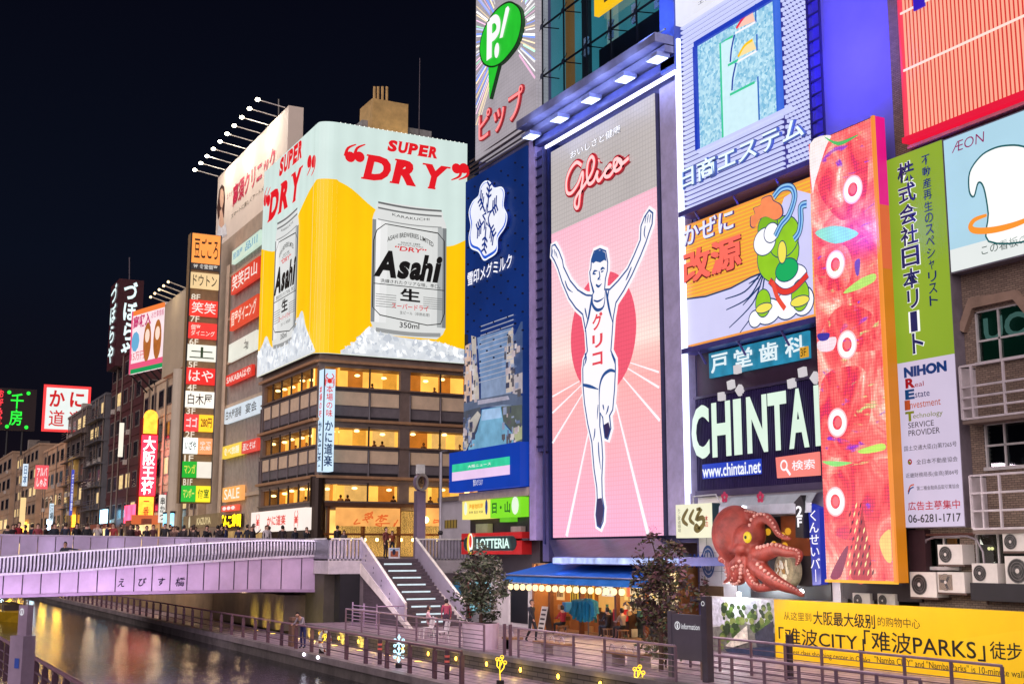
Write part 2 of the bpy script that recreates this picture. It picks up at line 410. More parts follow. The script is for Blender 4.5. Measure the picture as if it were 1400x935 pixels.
yb = rect(PG, 817.5, 24, 860, -30)
s = thing("yellow_sign", "yellow lit box sign behind the glass above the runner billboard", "sign", tuple(PG.pt(yb[0], yb[1], 0.35)))
b = MB(); b.pbox(PG, yb[0], yb[1], yb[2], yb[3], 0.34, 0.6, E((250, 196, 20), 0.95)); b.build("panel", s)
b = MB(); b.pbox(PG, yb[0] + 0.9, yb[1] + 0.9, yb[2] - 0.7, yb[3] - 0.5, 0.6, 0.62, M((70, 60, 40))); b.build("lettering", s)
# ---- runner billboard
Z1 = zc(730, 250, 3.738); Z2 = zc(730, 480, 3.224)
g = (-51.45, 4.28, -42.36, 23.12)
t = thing("runner_billboard", "giant LED billboard of a white runner with raised arms on a pink running track", "billboard", tuple(PG.pt(-46.9, 4.28, 0.3)))
b = MB(); b.pbox(PG, g[0], g[1], g[2], g[3], -0.2, 0.30, M((60, 60, 90), 0.4)); b.build("frame", t)
zs = PG.uv(751, 321)[1]
b = MB(); b.pbox(PG, g[0] + 0.02, zs, g[2] - 0.02, g[3] - 0.02, 0.30, 0.34, E((196, 188, 186), 0.92, 0.08, 0.3, grid=0.22)); b.build("header_panel", t)
zm = PG.uv(751, 520)[1]
def pink():
    m = E((250, 186, 190), 1.0, 0.03, 0.4, grid=0.20).copy(); n = m.node_tree; p = n.nodes["Principled BSDF"]
    tcn = [q for q in n.nodes if q.type == 'TEX_COORD'][0]; sx = n.nodes.new("ShaderNodeSeparateXYZ"); n.links.new(tcn.outputs["Object"], sx.inputs[0])
    mr = n.nodes.new("ShaderNodeMapRange"); mr.inputs[1].default_value = 0; mr.inputs[2].default_value = zs - g[1]
    n.links.new(sx.outputs[2], mr.inputs[0]); r = n.nodes.new("ShaderNodeValToRGB"); n.links.new(mr.outputs[0], r.inputs[0])
    c = r.color_ramp; c.elements[0].color = lin((248, 176, 210)) + (1,); c.elements[1].color = lin((252, 190, 210)) + (1,)
    for q, col in ((0.25, (252, 182, 194)), (0.46, (252, 178, 176)), (0.535, (254, 204, 196)), (0.57, (254, 232, 222)), (0.62, (252, 220, 214)), (0.75, (252, 208, 216))):
        e_ = c.elements.new(q); e_.color = lin(col) + (1,)
    n.links.new(r.outputs[0], p.inputs["Emission Color"]); return m
b = MB(); b.pbox(PG, g[0] + 0.02, g[1] + 0.02, g[2] - 0.02, zs - 0.005, 0.30, 0.34, pink()); b.build("track_screen", t)
WH = E((250, 246, 250), 1.0, 0.0)
b = MB()
def lane(p, q, w0, w1, zf):
    a, c = on(PG, zf(p))[0], on(PG, zf(q))[0]
    a = (min(max(a[0], g[0] + .05), g[2] - .05), max(a[1], g[1] + .05)); c = (min(max(c[0], g[0] + .05), g[2] - .05), max(c[1], g[1] + .05))
    b.line(PG, [a, c], 1.0, 0.36, WH, taper=lambda k: w0 + (w1 - w0) * k)
lane((238, 350), (140, 815), 0.10, 0.23, Z2); lane((358, 235), (500, 812), 0.10, 0.23, Z2)
lane((215, 180), (78, 405), 0.06, 0.14, Z2); lane((380, 105), (552, 305), 0.06, 0.14, Z2)
lane((205, 150), (78, 272), 0.05, 0.11, Z2); lane((400, 70), (548, 160), 0.05, 0.11, Z2)
lane((200, 130), (78, 200), 0.04, 0.09, Z2); lane((420, 50), (548, 92), 0.04, 0.09, Z2)
b.build("lane_lines", t)
b = MB(); ca, cz_ = PG.uv(*Z1((350, 735))[0]); a0 = PG.uv(*Z1((185, 735))[0])[0]; a1 = PG.uv(*Z1((520, 720))[0])[0]
zt, zb = PG.uv(*Z1((390, 440))[0])[1], PG.uv(*Z2((310, 190))[0])[1]
b.ell(PG, (a0 + a1) / 2, (zt + zb) / 2, (a1 - a0) / 2, (zt - zb) / 2, 0.37, E((240, 92, 116), 1.0, 0.02, 1, grid=0.2), 40); b.build("red_disc", t)
out = Z1((90, 372), (93, 322), (108, 316), (128, 348), (146, 395), (152, 430), (186, 500), (225, 548), (268, 574), (298, 576), (306, 560), (290, 500), (286, 455), (292, 440), (295, 392), (308, 352), (338, 338), (368, 350), (378, 408), (376, 450), (366, 492), (362, 545), (388, 545), (432, 500), (480, 440), (512, 372), (545, 292), (548, 222), (566, 176), (590, 140), (608, 155), (605, 210), (588, 258), (574, 302), (546, 372), (502, 470), (460, 550), (420, 612), (406, 690), (400, 780), (394, 858), (416, 905)) \
    + Z2((360, 80), (356, 170), (348, 258), (334, 284), (340, 340), (326, 388), (314, 380), (307, 330), (304, 292), (292, 268), (291, 330), (300, 400), (304, 470), (300, 560), (302, 640), (310, 690), (306, 748), (294, 778), (280, 768), (274, 720), (280, 650), (278, 600), (266, 520), (256, 400), (238, 320), (224, 230), (217, 150), (216, 80)) \
    + Z1((256, 905), (274, 860), (266, 760), (250, 672), (215, 640), (180, 590), (146, 510), (124, 440), (106, 398))
op = on(PG, out); BL = E((44, 84, 150), 0.9, 0.0)
b = MB(); b.line(PG, op, 0.36, 0.385, WH, closed=True); b.poly(PG, op, 0.39, WH); b.build("runner_figure", t)
b = MB(); b.line(PG, op, 0.085, 0.41, BL, closed=True)
def st(zf, w, *p): b.line(PG, smooth(on(PG, zf(*p)), 4), w, 0.415, BL, taper=lambda k: 0.45 + 0.9 * math.sin(math.pi * min(1, k + 0.12)))
st(Z1, .12, (300, 575), (300, 620), (325, 650), (358, 630), (366, 550)); st(Z1, .12, (298, 580), (282, 680), (262, 760)); st(Z1, .12, (370, 550), (385, 640), (404, 715))
st(Z1, .08, (262, 640), (268, 670), (275, 700)); st(Z1, .08, (385, 545), (378, 590), (385, 640)); st(Z1, .07, (306, 600), (325, 606), (345, 598), (360, 585)); st(Z1, .06, (240, 560), (272, 575), (300, 578))
st(Z1, .07, (160, 500), (175, 540), (200, 560)); st(Z1, .07, (500, 430), (480, 480), (470, 500)); st(Z1, .06, (570, 220), (565, 260), (572, 285))
for q in (((98, 340), (95, 372)), ((106, 340), (110, 376)), ((112, 352), (122, 386)), ((575, 170), (568, 210)), ((586, 162), (580, 208)), ((598, 160), (592, 205))): st(Z1, .05, *q)
st(Z1, .09, (302, 470), (310, 452), (326, 450)); st(Z1, .09, (342, 445), (352, 436), (364, 440)); st(Z1, .07, (334, 450), (338, 480), (328, 492), (342, 494)); st(Z1, .09, (318, 520), (332, 530), (348, 515)); st(Z1, .06, (306, 466), (318, 466)); st(Z1, .06, (344, 456), (358, 450))
st(Z1, .1, (262, 870), (268, 900), (258, 935)); st(Z1, .1, (398, 870), (412, 905), (418, 935))
st(Z2, .12, (216, 148), (250, 156), (285, 168)); st(Z2, .12, (360, 90), (335, 85), (305, 110), (290, 165), (290, 265)); st(Z2, .08, (330, 240), (325, 262), (318, 280)); st(Z2, .08, (305, 235), (310, 260)); st(Z2, .07, (270, 340), (268, 370), (262, 395)); st(Z2, .07, (285, 400), (288, 460), (296, 520)); st(Z2, .06, (284, 235), (280, 300))
hair = on(PG, Z1((296, 405), (300, 370), (318, 348), (345, 345), (366, 358), (372, 400), (360, 395), (340, 408), (318, 402), (304, 412)))
b.poly(PG, hair, 0.416, BL); b.build("figure_outline", t)
b = MB(); NV = E((60, 50, 96), 0.8, 0.0)
b.poly(PG, on(PG, Z2((281, 650), (300, 646), (309, 692), (304, 745), (294, 774), (281, 764), (275, 720))), 0.417, NV); b.build('shoe', t); b = MB(); b.poly(PG, on(PG, Z2((309, 325), (330, 312), (338, 342), (325, 384), (315, 376))), 0.417, NV)
b.build("shoe", t)
b = MB()
for z0, z1, c in ((655, 755, 'グ'), (765, 845, 'リ'), (858, 935, 'コ')):
    r = rect(PG, *Z1((303, z1))[0], *Z1((350, z0 + 4))[0]); b.text(PG, c, r, 0.42, E((226, 70, 84), 1.0, 0), 0.03)
b.build("vest_lettering", t)
Z3 = zc(730, 0, 3.595)
b = MB(); r = rect(PG, *Z3((185, 785))[0], *Z3((430, 612))[0]); b.text(PG, "おいしさと健康", r, 0.43, M((110, 110, 120)), 0.012); b.text(PG, "おいしさと健康", r, 0.46, E((250, 250, 255), 1.2, 0), 0.006); b.build("slogan_lettering", t)
RD = M((220, 40, 60), 0.4); RN = E((255, 176, 176), 1.5, 0); b = MB(); b2 = MB()
for S in (((240, 815), (215, 800), (185, 835), (166, 890), (168, 945), (190, 950), (222, 905), (243, 850), (246, 880), (232, 960), (226, 1010), (216, 1025), (206, 1005), (216, 965), (262, 900), (292, 845), (302, 795), (290, 772), (272, 800), (266, 860), (276, 905), (300, 890), (318, 845), (316, 875), (326, 890), (348, 860), (376, 815), (386, 822)), ((378, 822), (358, 838), (356, 868), (378, 866), (402, 830), (420, 785), (402, 790), (398, 820), (408, 842), (432, 826), (436, 795), (422, 785), (438, 806), (472, 778)), ((324, 795), (327, 788))):
    p = smooth(on(PG, Z3(*S)), 5); b.line(PG, p, 0.36, 0.44, RD, th=0.09); b2.line(PG, p, 0.17, 0.47, RN)
b.build("script_lettering", t); b2.build("neon_tube", t)
# sloping skirt roof and light rail under the billboard
k0, k1 = PY(26.9).uv(758, 752)[0], PY(26.9).uv(930, 752)[0]; b = MB(); SK = M((70, 72, 104), 0.35, 0.5, 0.4, 1.5, 0.3)
b.face([(-51.0, 28.6, 4.2), (k0, 26.9, 3.45), (k1, 26.9, 3.45), (-42.3, 28.6, 4.2)], SK); b.face([(-42.3, 28.6, 4.2), (k1, 26.9, 3.45), (-40.6, 29.3, 3.45)], SK)
b.face([(-51.0, 28.6, 4.2), (-51.0, 29.3, 3.45), (k0, 26.9, 3.45)], SK); b.box(k0, k1, 26.85, 29.3, 3.12, 3.44, M((120, 120, 170), 0.4, 0.4)); b.build("skirt_roof", t)
b = MB(); b.box(k0 + .05, k1 - .05, 26.78, 26.85, 3.16, 3.40, E((170, 186, 235), 1.3, 0.5, 2)); b.build("light_rail", t)
b = MB(); b.text(PG, "〜い〜", rect(PG, *Z2((508, 800))[0], *Z2((545, 762))[0]), 0.42, E((225, 110, 170), 0.9, 0)); b.build("small_mark", t)
# ---- exclamation-mark sign
P = (-59.67, 25.0, -52.62, 37.8); Z4 = zc(620, 0, 4.25)
t = thing("neon_wall_sign", "silver sign board with green balloon mark and red neon katakana, top of the tower", "sign", tuple(PG.pt(-56, 25, 0.2)))
b = MB(); b.pbox(PG, P[0], P[1], P[2], P[3], -0.2, 0.5, E((188, 180, 188), 0.74, 0.14, 0.8, grid=0.2)); b.build("panel", t)
b = MB(); ce = on(PG, Z4((310, 200)))[0]; cols = [(255, 255, 255), (190, 200, 255), (255, 230, 190), (190, 255, 220), (255, 200, 235), (120, 150, 255)]
for k in range(120):
    th = 2 * math.pi * k / 120 + random.uniform(-.02, .02); r0 = random.uniform(1.9, 2.6); r1 = random.uniform(4.2, 6.5)
    p = [(ce[0] + r0 * math.cos(th), ce[1] + r0 * 1.2 * math.sin(th)), (ce[0] + r1 * math.cos(th), ce[1] + r1 * 1.2 * math.sin(th))]
    if th % 6.283 > 4.0 and th % 6.283 < 5.5: continue
    def clip(q, o):
        kx = 1.0
        for lo, hi, i in ((P[0] + .1, P[2] - .1, 0), (P[1] + .1, P[3] - .1, 1)):
            if q[i] < lo: kx = min(kx, (lo - o[i]) / (q[i] - o[i]))
            if q[i] > hi: kx = min(kx, (hi - o[i]) / (q[i] - o[i]))
        return (o[0] + (q[0] - o[0]) * kx, o[1] + (q[1] - o[1]) * kx)
    p = [clip(q, ce) for q in p]; b.line(PG, p, random.uniform(.04, .13), 0.52, E(random.choice(cols), random.choice((0.9, 1.3)), 0))
b.build("ray_tubes", t)
bal = smooth(on(PG, Z4((365, 22), (412, 55), (427, 115), (420, 190), (395, 265), (350, 330), (300, 380), (250, 396), (205, 375), (185, 315), (190, 240), (215, 165), (262, 88), (315, 38))), 4, True)
b = MB(); GR = E((40, 205, 50), 0.85, 0.12, 1.5); b.prism(PG, bal, 0.5, 0.72, GR, M((10, 80, 20))); b.prism(PG, on(PG, Z4((232, 392), (292, 380), (240, 582))), 0.5, 0.72, GR, M((10, 80, 20))); b.line(PG, bal, 0.1, 0.74, M((8, 60, 20)), True); b.build("balloon_mark", t)
b = MB()
b.line(PG, on(PG, Z4((244, 130), (241, 352))), 0.62, 0.76, WH); b.line(PG, smooth(on(PG, Z4((244, 140), (275, 118), (294, 140), (292, 185), (272, 218), (244, 235))), 4), 0.46, 0.76, WH)
b.poly(PG, on(PG, Z4((338, 58), (352, 45), (360, 62), (320, 226), (302, 232))), 0.76, WH); q = on(PG, Z4((286, 302)))[0]; b.ell(PG, q[0], q[1], 0.28, 0.42, 0.76, WH)
b.build("balloon_lettering", t)
r = rect(PG, *Z4((168, 838))[0], *Z4((424, 494))[0]); b = MB(); b.text(PG, "ピップ", r, 0.56, M((200, 50, 60), 0.4), 0.035, ext=0.05); b.build("katakana_lettering", t)
b = MB(); b.text(PG, "ピップ", r, 0.64, E((255, 140, 140), 1.25, 0), 0.004); b.build("neon_tube", t)
for i in range(26): b = MB(); b.ball(PG.pt(P[0] - 0.03, 25.4 + i * 0.46, 0.4), 0.07, E((255, 250, 235), 2), 6); b.build("edge_bulb", t)
# ---- blue dairy sign
Q = (-60.9, 6.85, -53.62, 24.1); Z5 = zc(620, 200, 3.596); Z6 = zc(620, 440, 2.75)
t = thing("blue_wall_sign", "tall navy sign with white snowflake crest above a printed canal street view", "sign", tuple(PG.pt(-57.2, 6.85, 0.2)))
b = MB(); b.pbox(PG, Q[0], Q[1] + 1.6, Q[2], Q[3], -0.2, 0.5, E((16, 52, 128), 0.62, 0.35, 0.25, tubes=2.4)); 
for i in range(22):
    for j in range(9):
        if (i + j) % 2: continue
        b.pbox(PG, Q[0] + 0.4 + j * 0.8, 13.6 + i * 0.47, Q[0] + 0.5 + j * 0.8, 13.68 + i * 0.47, 0.5, 0.58, M((10, 20, 60)))
b.build("panel", t)
fl = smooth(on(PG, Z5((180, 180), (205, 182), (225, 212), (262, 208), (277, 235), (272, 300), (290, 345), (280, 400), (245, 455), (240, 520), (200, 552), (175, 560), (150, 520), (112, 500), (103, 450), (112, 395), (103, 330), (120, 280), (150, 250), (160, 205))), 4, True)
b = MB(); b.prism(PG, fl, 0.5, 0.7, E((30, 90, 210), 0.9), M((20, 60, 160))); c0 = (sum(p[0] for p in fl) / len(fl), sum(p[1] for p in fl) / len(fl))
b.poly(PG, [(c0[0] + (p[0] - c0[0]) * 0.93, c0[1] + (p[1] - c0[1]) * 0.93 + 0.06) for p in fl], 0.72, E((238, 240, 250), 1.0)); b.line(PG, fl, 0.1, 0.73, E((235, 240, 255), 1.1), True); b.build("crest", t)
b = MB(); SB = E((24, 60, 160), 0.6, 0)
for k in range(6):
    th = math.pi / 3 * k + 0.25; u = (math.cos(th) * 1.15, math.sin(th) * 1.75); n_ = (-math.sin(th) * 0.32, math.cos(th) * 0.45)
    b.line(PG, [(c0[0] + u[0] * .3, c0[1] + u[1] * .3), (c0[0] + u[0] * 1.0, c0[1] + u[1] * 1.0)], 0.14, 0.74, SB)
    for f in (0.62, 0.8, 0.98):
        for sg in (-1, 1): b.line(PG, [(c0[0] + u[0] * f, c0[1] + u[1] * f), (c0[0] + u[0] * (f + .12) + sg * n_[0], c0[1] + u[1] * (f + .12) + sg * n_[1])], 0.13, 0.74, SB)
star = [(c0[0] + math.sin(math.pi / 5 * k) * (0.5 if k % 2 == 0 else 0.2), c0[1] + math.cos(math.pi / 5 * k) * (0.75 if k % 2 == 0 else 0.3)) for k in range(10)]
b.line(PG, star, 0.12, 0.745, SB, True); b.build("snowflake", t)
b = MB(); rr_ = rect(PG, *Z5((82, 690))[0], *Z5((300, 558))[0]); b.text(PG, "雪印メグミルク", (rr_[0], rr_[1], rr_[2], rr_[1] + .75), 0.56, E((245, 245, 255), 1.1, 0), 0.014); b.build("lettering", t)
# printed canal view on the lower half
def pic(name, zf, shapes, d0=0.51):
    bb = MB()
    for k, (mat, pts) in enumerate(shapes): bb.poly(PG, [(min(max(a_, Q[0] + .02), Q[2] - .02), z_) for a_, z_ in on(PG, zf(*pts))], d0 + 0.003 * k, mat)
    return bb.build(name, t)
ld = lambda c, s=0.8: E(c, s, 0.25, 1.6)
pic("street_picture", Z6, [
    (ld((150, 170, 205), .7), ((110, 170), (225, 140), (225, 320), (110, 320))),
    (ld((120, 148, 190), .8), ((96, 60), (230, 20), (225, 200), (110, 230))),
    (ld((46, 44, 56)), ((42, 50), (62, 48), (66, 210), (104, 300), (40, 310))), (ld((200, 190, 180)), ((74, 52), (92, 58), (96, 180), (102, 215), (104, 292), (84, 300), (78, 150))), (ld((224, 190, 170)), ((52, 90), (72, 80), (78, 300), (44, 300))),
    (ld((70, 88, 130)), ((262, 0), (268, 0), (268, 260), (236, 268), (234, 60))), (ld((215, 200, 190)), ((214, 40), (232, 20), (238, 260), (206, 268), (208, 100))), (ld((190, 180, 186)), ((238, 200), (268, 190), (268, 268), (230, 275))),
    (ld((96, 108, 134)), ((36, 308), (106, 290), (225, 268), (268, 278), (268, 316), (190, 312), (110, 326), (36, 345))), (ld((180, 176, 196)), ((100, 296), (214, 278), (220, 292), (100, 312))),
    (ld((80, 86, 100)), ((36, 340), (110, 320), (112, 350), (96, 410), (62, 470), (36, 518))), (ld((190, 184, 176)), ((36, 400), (100, 335), (112, 350), (80, 430), (40, 508))), (ld((92, 100, 96)), ((190, 318), (268, 312), (268, 488), (240, 470), (228, 410), (195, 372))), (ld((176, 180, 140)), ((230, 400), (268, 390), (268, 440), (244, 450))),
    (ld((110, 160, 190), 1.0), ((116, 330), (188, 318), (198, 380), (232, 420), (240, 488), (62, 512), (66, 470), (98, 412), (114, 352))), (ld((150, 180, 214), 1.0), ((118, 332), (186, 322), (192, 360), (114, 372)))])
b = MB()
r2 = random.Random(3)
for k in range(150):
    x, y = r2.choice([(r2.uniform(44, 100), r2.uniform(90, 300)), (r2.uniform(206, 266), r2.uniform(60, 270)), (r2.uniform(38, 90), r2.uniform(350, 480)), (r2.uniform(200, 266), r2.uniform(330, 470))])
    a, z = on(PG, Z6((x, y)))[0]; w = r2.uniform(.05, .2); h = r2.uniform(.04, .2); a = min(max(a, Q[0] + w + .05), Q[2] - w - .05)
    b.poly(PG, [(a - w, z - h), (a + w, z - h), (a + w, z + h), (a - w, z + h)], 0.563 + .0002 * k, ld(r2.choice([(214, 206, 210), (70, 74, 100), (110, 126, 164), (96, 92, 100), (196, 180, 186), (150, 160, 190)]), .8))
for k in range(13):
    z = 12.5 + k * .25; b.pbox(PG, -59.0 + .02 * k, z, -55.0, z + .05, 0.56, 0.562, ld((200, 205, 225), .6))
b.build("picture_detail", t)
b = MB(); b.pbox(PG, -61.7, 6.8, -53.5, 8.95, 0.5, 1.0, E((10, 62, 176), 0.85)); b.build("news_box", t)
b = MB(); r = rect(PG, *Z6((34, 603))[0], *Z6((252, 503))[0]); zm_ = r[1] + (r[3] - r[1]) * 0.52
b.pbox(PG, r[0], zm_, r[2], r[3] - .05, 1.0, 1.03, E((50, 196, 150), 1.05, .2, 1.5)); b.pbox(PG, r[0], r[1] + .05, r[2], zm_, 1.0, 1.03, E((232, 200, 236), 1.0)); b.build("news_screen", t)
b = MB(); b.text(PG, "大阪ニュース", (r[0] + 2.0, zm_ + 0.12, r[2] - 2.0, r[3] - .2), 1.05, WH, .006); b.text(PG, "雪印メグミルク", (r[0] + 2.6, 7.02, r[2] - 3.0, 7.36), 1.02, WH, 0); b.build("news_lettering", t)

for x in (-50.8, -48, -45, -42.4): lamp('AREA', PG.pt(x, 23.7, 1.9), 70, (.42, .52, 1.0), .6, PG.pt(x, 24.9, .2), sy=1.5)
lamp('AREA', PG.pt(-41.2, 25.5, 2.4), 120, (.25, .4, 1.0), 1.0, PG.pt(-41.4, 29, 0), sy=2)
lamp('AREA', PG.pt(-46.9, 3.35, 2.9), 60, (.55, .6, 1.0), .4, PG.pt(-46.9, 4.2, 1.0), sy=8)
# ================================================================ tower with the medicine and rental signs
XC0, XC1 = -40.5, -32.55
t = thing("advert_building", "narrow building stacked with adverts between the runner billboard and the tall red screen", "building", (-36.5, 30, 0))
b = MB(); b.box(XC0 + .02, -28.6, 29.85, 42, 6.0, 40, M((60, 58, 96), 0.6)); b.box(XC0 + .02, -32.4, 29.9, 42, 0, 6.0, M((120, 116, 118), 0.7)); b.build("wall", t)
BLU = M((126, 122, 232), 0.5, 0, 0.1, 0.5)
b = MB(); b.pbox(PG, -32.5, 11.0, -28.65, 40, -0.4, -0.02, BLU); b.build("blue_wall_panel", t)
b = MB(); b.pbox(PG, -32.62, 6.0, -32.3, 34, -0.2, 0.35, M((70, 66, 190), 0.5))
for i in range(44): b.pbox(PG, -32.58, 11.6 + i * 0.5, -31.85, 11.66 + i * 0.5, 0.36, 0.4, M((40, 36, 110), 0.5))
for x in (-32.55, -31.9): b.pbox(PG, x, 11, x + .06, 34, 0.35, 0.42, M((40, 36, 110), 0.5))
b.build("ladder", t)
# --- property company sign with louvred frame
LP = E((206, 212, 255), 0.95, 0.05)
Z = zc(910, 0, 3.595)
t = thing("louvred_neon_sign", "blue louvred sign with pale mosaic panel and angular line emblem above white katakana", "sign", tuple(PG.pt(-36.5, 17.1, 0.3)))
s0 = (-40.5, 17.35, -32.6, 27.0)
pc = rect(PG, *Z((160, 735))[0], *Z((525, 0))[0]); 
b = MB(); b.pbox(PG, s0[0], s0[1], s0[2], s0[3], -0.2, 0.12, E((66, 58, 170), 0.5, 0.2)); b.build("frame", t)
b = MB()
z = s0[1] + .1
while z < s0[3]:
    if z < pc[1] - .12 or z > pc[3] + .25: b.pbox(PG, s0[0] + .05, z, -34.3, z + .085, 0.12, 0.26, LP)
    else:
        b.pbox(PG, s0[0] + .05, z, pc[0] - .3, z + .085, 0.12, 0.26, LP)
    z += 0.2
b.build("louvres", t)
b = MB(); z = s0[1] + .1; k = 0
while z < s0[3]:
    x = -34.15 + (0.1 if k % 2 else 0)
    while x < s0[2] - .1:
        b.pbox(PG, x, z, x + .12, z + .12, 0.12, 0.2, LP); x += .21
    z += .19; k += 1
b.build("perforated_panel", t)
def mosaic():
    m = E((170, 214, 240), 0.98, 0.0).copy(); n = m.node_tree; p = n.nodes["Principled BSDF"]; tcn = n.nodes.new("ShaderNodeTexCoord")
    v = n.nodes.new("ShaderNodeTexVoronoi"); v.inputs["Scale"].default_value = 9; n.links.new(tcn.outputs["Object"], v.inputs["Vector"])
    r = n.nodes.new("ShaderNodeValToRGB"); r.color_ramp.elements[0].color = lin((110, 180, 214)) + (1,); r.color_ramp.elements[1].color = lin((205, 240, 250)) + (1,)
    sx = n.nodes.new("ShaderNodeSeparateColor"); n.links.new(v.outputs["Color"], sx.inputs[0]); n.links.new(sx.outputs[0], r.inputs[0]); n.links.new(r.outputs[0], p.inputs["Emission Color"]); return m
b = MB(); b.pbox(PG, pc[0], pc[1], pc[2], pc[3], 0.12, 0.3, mosaic()); b.build("mosaic_panel", t)
b = MB(); DB = E((30, 60, 190), 0.9, 0)
b.pbox(PG, pc[0] - .18, pc[1], pc[0], pc[3], 0.12, 0.42, DB); b.pbox(PG, pc[0] - .1, pc[3], pc[2], pc[3] + .2, 0.12, 0.42, DB); b.pbox(PG, pc[2], pc[1], pc[2] + .1, pc[3], 0.12, 0.4, E((60, 110, 220), .9, 0)); b.pbox(PG, pc[0] - .1, pc[1] - .12, pc[2] + .7, pc[1], 0.12, 0.4, LP); b.build("panel_edge", t)
b = MB(); GN = E((60, 200, 150), 1.0, 0); BN = E((50, 110, 200), 0.9, 0)
b.poly(PG, on(PG, Z((264, 215), (330, 175), (318, 310), (345, 318), (318, 450), (440, 400), (450, 590), (275, 678))), 0.31, E((206, 238, 246), 1.0, .06, 4))
b.line(PG, on(PG, Z((275, 678), (262, 212), (325, 178))), .11, .34, GN); b.line(PG, on(PG, Z((300, 322), (350, 295))), .1, .34, GN); b.line(PG, on(PG, Z((310, 466), (432, 404))), .1, .34, GN)
b.line(PG, on(PG, Z((436, 20), (437, 110))), .09, .34, BN); b.line(PG, on(PG, Z((442, 168), (443, 250))), .09, .34, BN); b.line(PG, on(PG, Z((447, 376), (454, 590))), .09, .34, BN)
b.line(PG, smooth(on(PG, Z((312, 305), (318, 240), (332, 172))), 4), .1, .34, E((40, 70, 170), .9, 0)); b.line(PG, smooth(on(PG, Z((320, 445), (325, 380), (340, 310))), 4), .1, .34, E((40, 70, 170), .9, 0))
b.poly(PG, on(PG, Z((345, 140), (380, 90), (418, 48), (432, 104))), .33, E((250, 200, 180), 1, 0)); b.poly(PG, on(PG, Z((352, 280), (385, 225), (422, 198), (438, 240))), .33, E((250, 222, 160), 1, 0))
b.line(PG, smooth(on(PG, Z((342, 140), (375, 90), (418, 46))), 4), .12, .345, E((235, 50, 70), 1, 0)); b.line(PG, smooth(on(PG, Z((350, 280), (382, 225), (422, 196))), 4), .12, .345, E((250, 200, 30), 1, 0))
b.line(PG, on(PG, Z((335, 165), (436, 108))), .08, .34, WH); b.line(PG, on(PG, Z((345, 305), (442, 250))), .08, .34, WH)
b.build("emblem", t)
r = rect(PG, *Z((82, 932))[0], *Z((682, 612))[0]); zz = PG.uv(*Z((82, 836))[0])[1]; r = (r[0], r[1], r[2], max(zz, r[3]))
b = MB(); b.text(PG, "日商エステム", r, 0.38, M((90, 120, 200), .4), 0.045, ext=.04); b.text(PG, "日商エステム", r, 0.46, E((225, 245, 250), 1.15, 0), 0.012); b.build("lettering", t)
for q in (0,):
    s = thing("white_roof_panel", "blank white lit panel with dark letters at its lower edge, above the louvred sign", "sign", tuple(PG.pt(-39, 25, 0.4)))
    zb = PG.uv(921, 40)[1]; b = MB(); b.pbox(PG, -40.45, zb, -33.4, 30, 0.12, 0.5, E((235, 235, 245), 0.95)); b.build("panel", s)
    b = MB(); b.text(PG, "エスー", rect(PG, 958, 9, 984, -12), 0.53, M((40, 36, 70))); b.build("lettering", s)
# beam between signs
s = thing("sign_bracket", "violet steel brackets running along the edges of the stacked adverts", "bracket", tuple(PG.pt(-36.5, 11.4, .3))); ST = M((96, 92, 170), 0.4, 0.4)
for z in (17.1, 11.45): 
    b = MB()
    b.pbox(PG, -40.5, z, -32.6, z + .2, -0.2, 0.55, ST)
    for x in (-39.5, -37, -34.5): b.tube([PG.pt(x, z + .1, .5), PG.pt(x, z - .5, .1)], .05, ST, 5)
    b.build("rail", s)
b = MB(); b.pbox(PG, -40.46, 5.9, -40.34, 24.8, 0.35, .5, E((214, 225, 255), 2.0, .1)); b.build("light_tube", s)
# --- cold-medicine sign: plain swirl of colours instead of the figure
Z = zc(910, 230, 3.74)
s0 = (-40.4, 11.78, -32.62, 16.75)
t = thing("medicine_sign", "orange and lilac sign with red kanji beside a green and white cloud picture", "sign", tuple(PG.pt(-36.5, 11.8, .3)))
OR = E((246, 160, 72), 0.95, .05); LI = E((214, 212, 250), 0.95, .05)
b = MB(); b.pbox(PG, s0[0], s0[1], s0[2], s0[3], -0.2, 0.3, OR); z = s0[1] + 1.2
while z < s0[3] - .05: b.pbox(PG, s0[0], z, s0[2] - .1, z + .05, .3, .33, E((250, 196, 60), .9, 0)); z += .15
b.build("panel", t)
def C(zf, *p, n=5, cl=True): return smooth(on(PG, zf(*p)), n, cl)
OL = E((40, 74, 130), .6, 0)
b = MB(); g_ = on(PG, Z((75, 676), (200, 655), (330, 612), (430, 558), (500, 530), (560, 500), (600, 380), (570, 240), (600, 150), (660, 110), (735, 130), (752, 758), (75, 915)))
g_ = [(min(max(x, s0[0] + .02), s0[2] - .02), min(max(z, s0[1] + .02), s0[3] - .02)) for x, z in g_]
b.poly(PG, g_, .345, LI); b.line(PG, g_[:6], .07, .352, OL)
for q in (((480, 540), (400, 630), (300, 668)), ((486, 548), (420, 660), (305, 724)), ((492, 552), (440, 690), (320, 815)), ((500, 560), (470, 700), (375, 840)), ((470, 560), (420, 590)), ((480, 600), (390, 700))): b.line(PG, C(Z, *q, cl=False), .08, .352, OL, taper=lambda k: 1.1 - .6 * k)
b.build("wind_picture", t)
b = MB(); WC = E((250, 250, 255), 1.0, 0); GRN = E((150, 206, 40), .95, .1, 2); 
for (x, y, rx, rz) in ((520, 790, .75, .5), (620, 770, .7, .55), (700, 735, .6, .55), (455, 800, .4, .35)):
    a, z = on(PG, Z((x, y)))[0]; z = max(z, s0[1] + rz + .03); a = min(a, s0[2] - rx - .03); b.ell(PG, a, z, rx, rz, .36, OL); b.ell(PG, a, z, rx - .05, rz - .05, .364, WC)
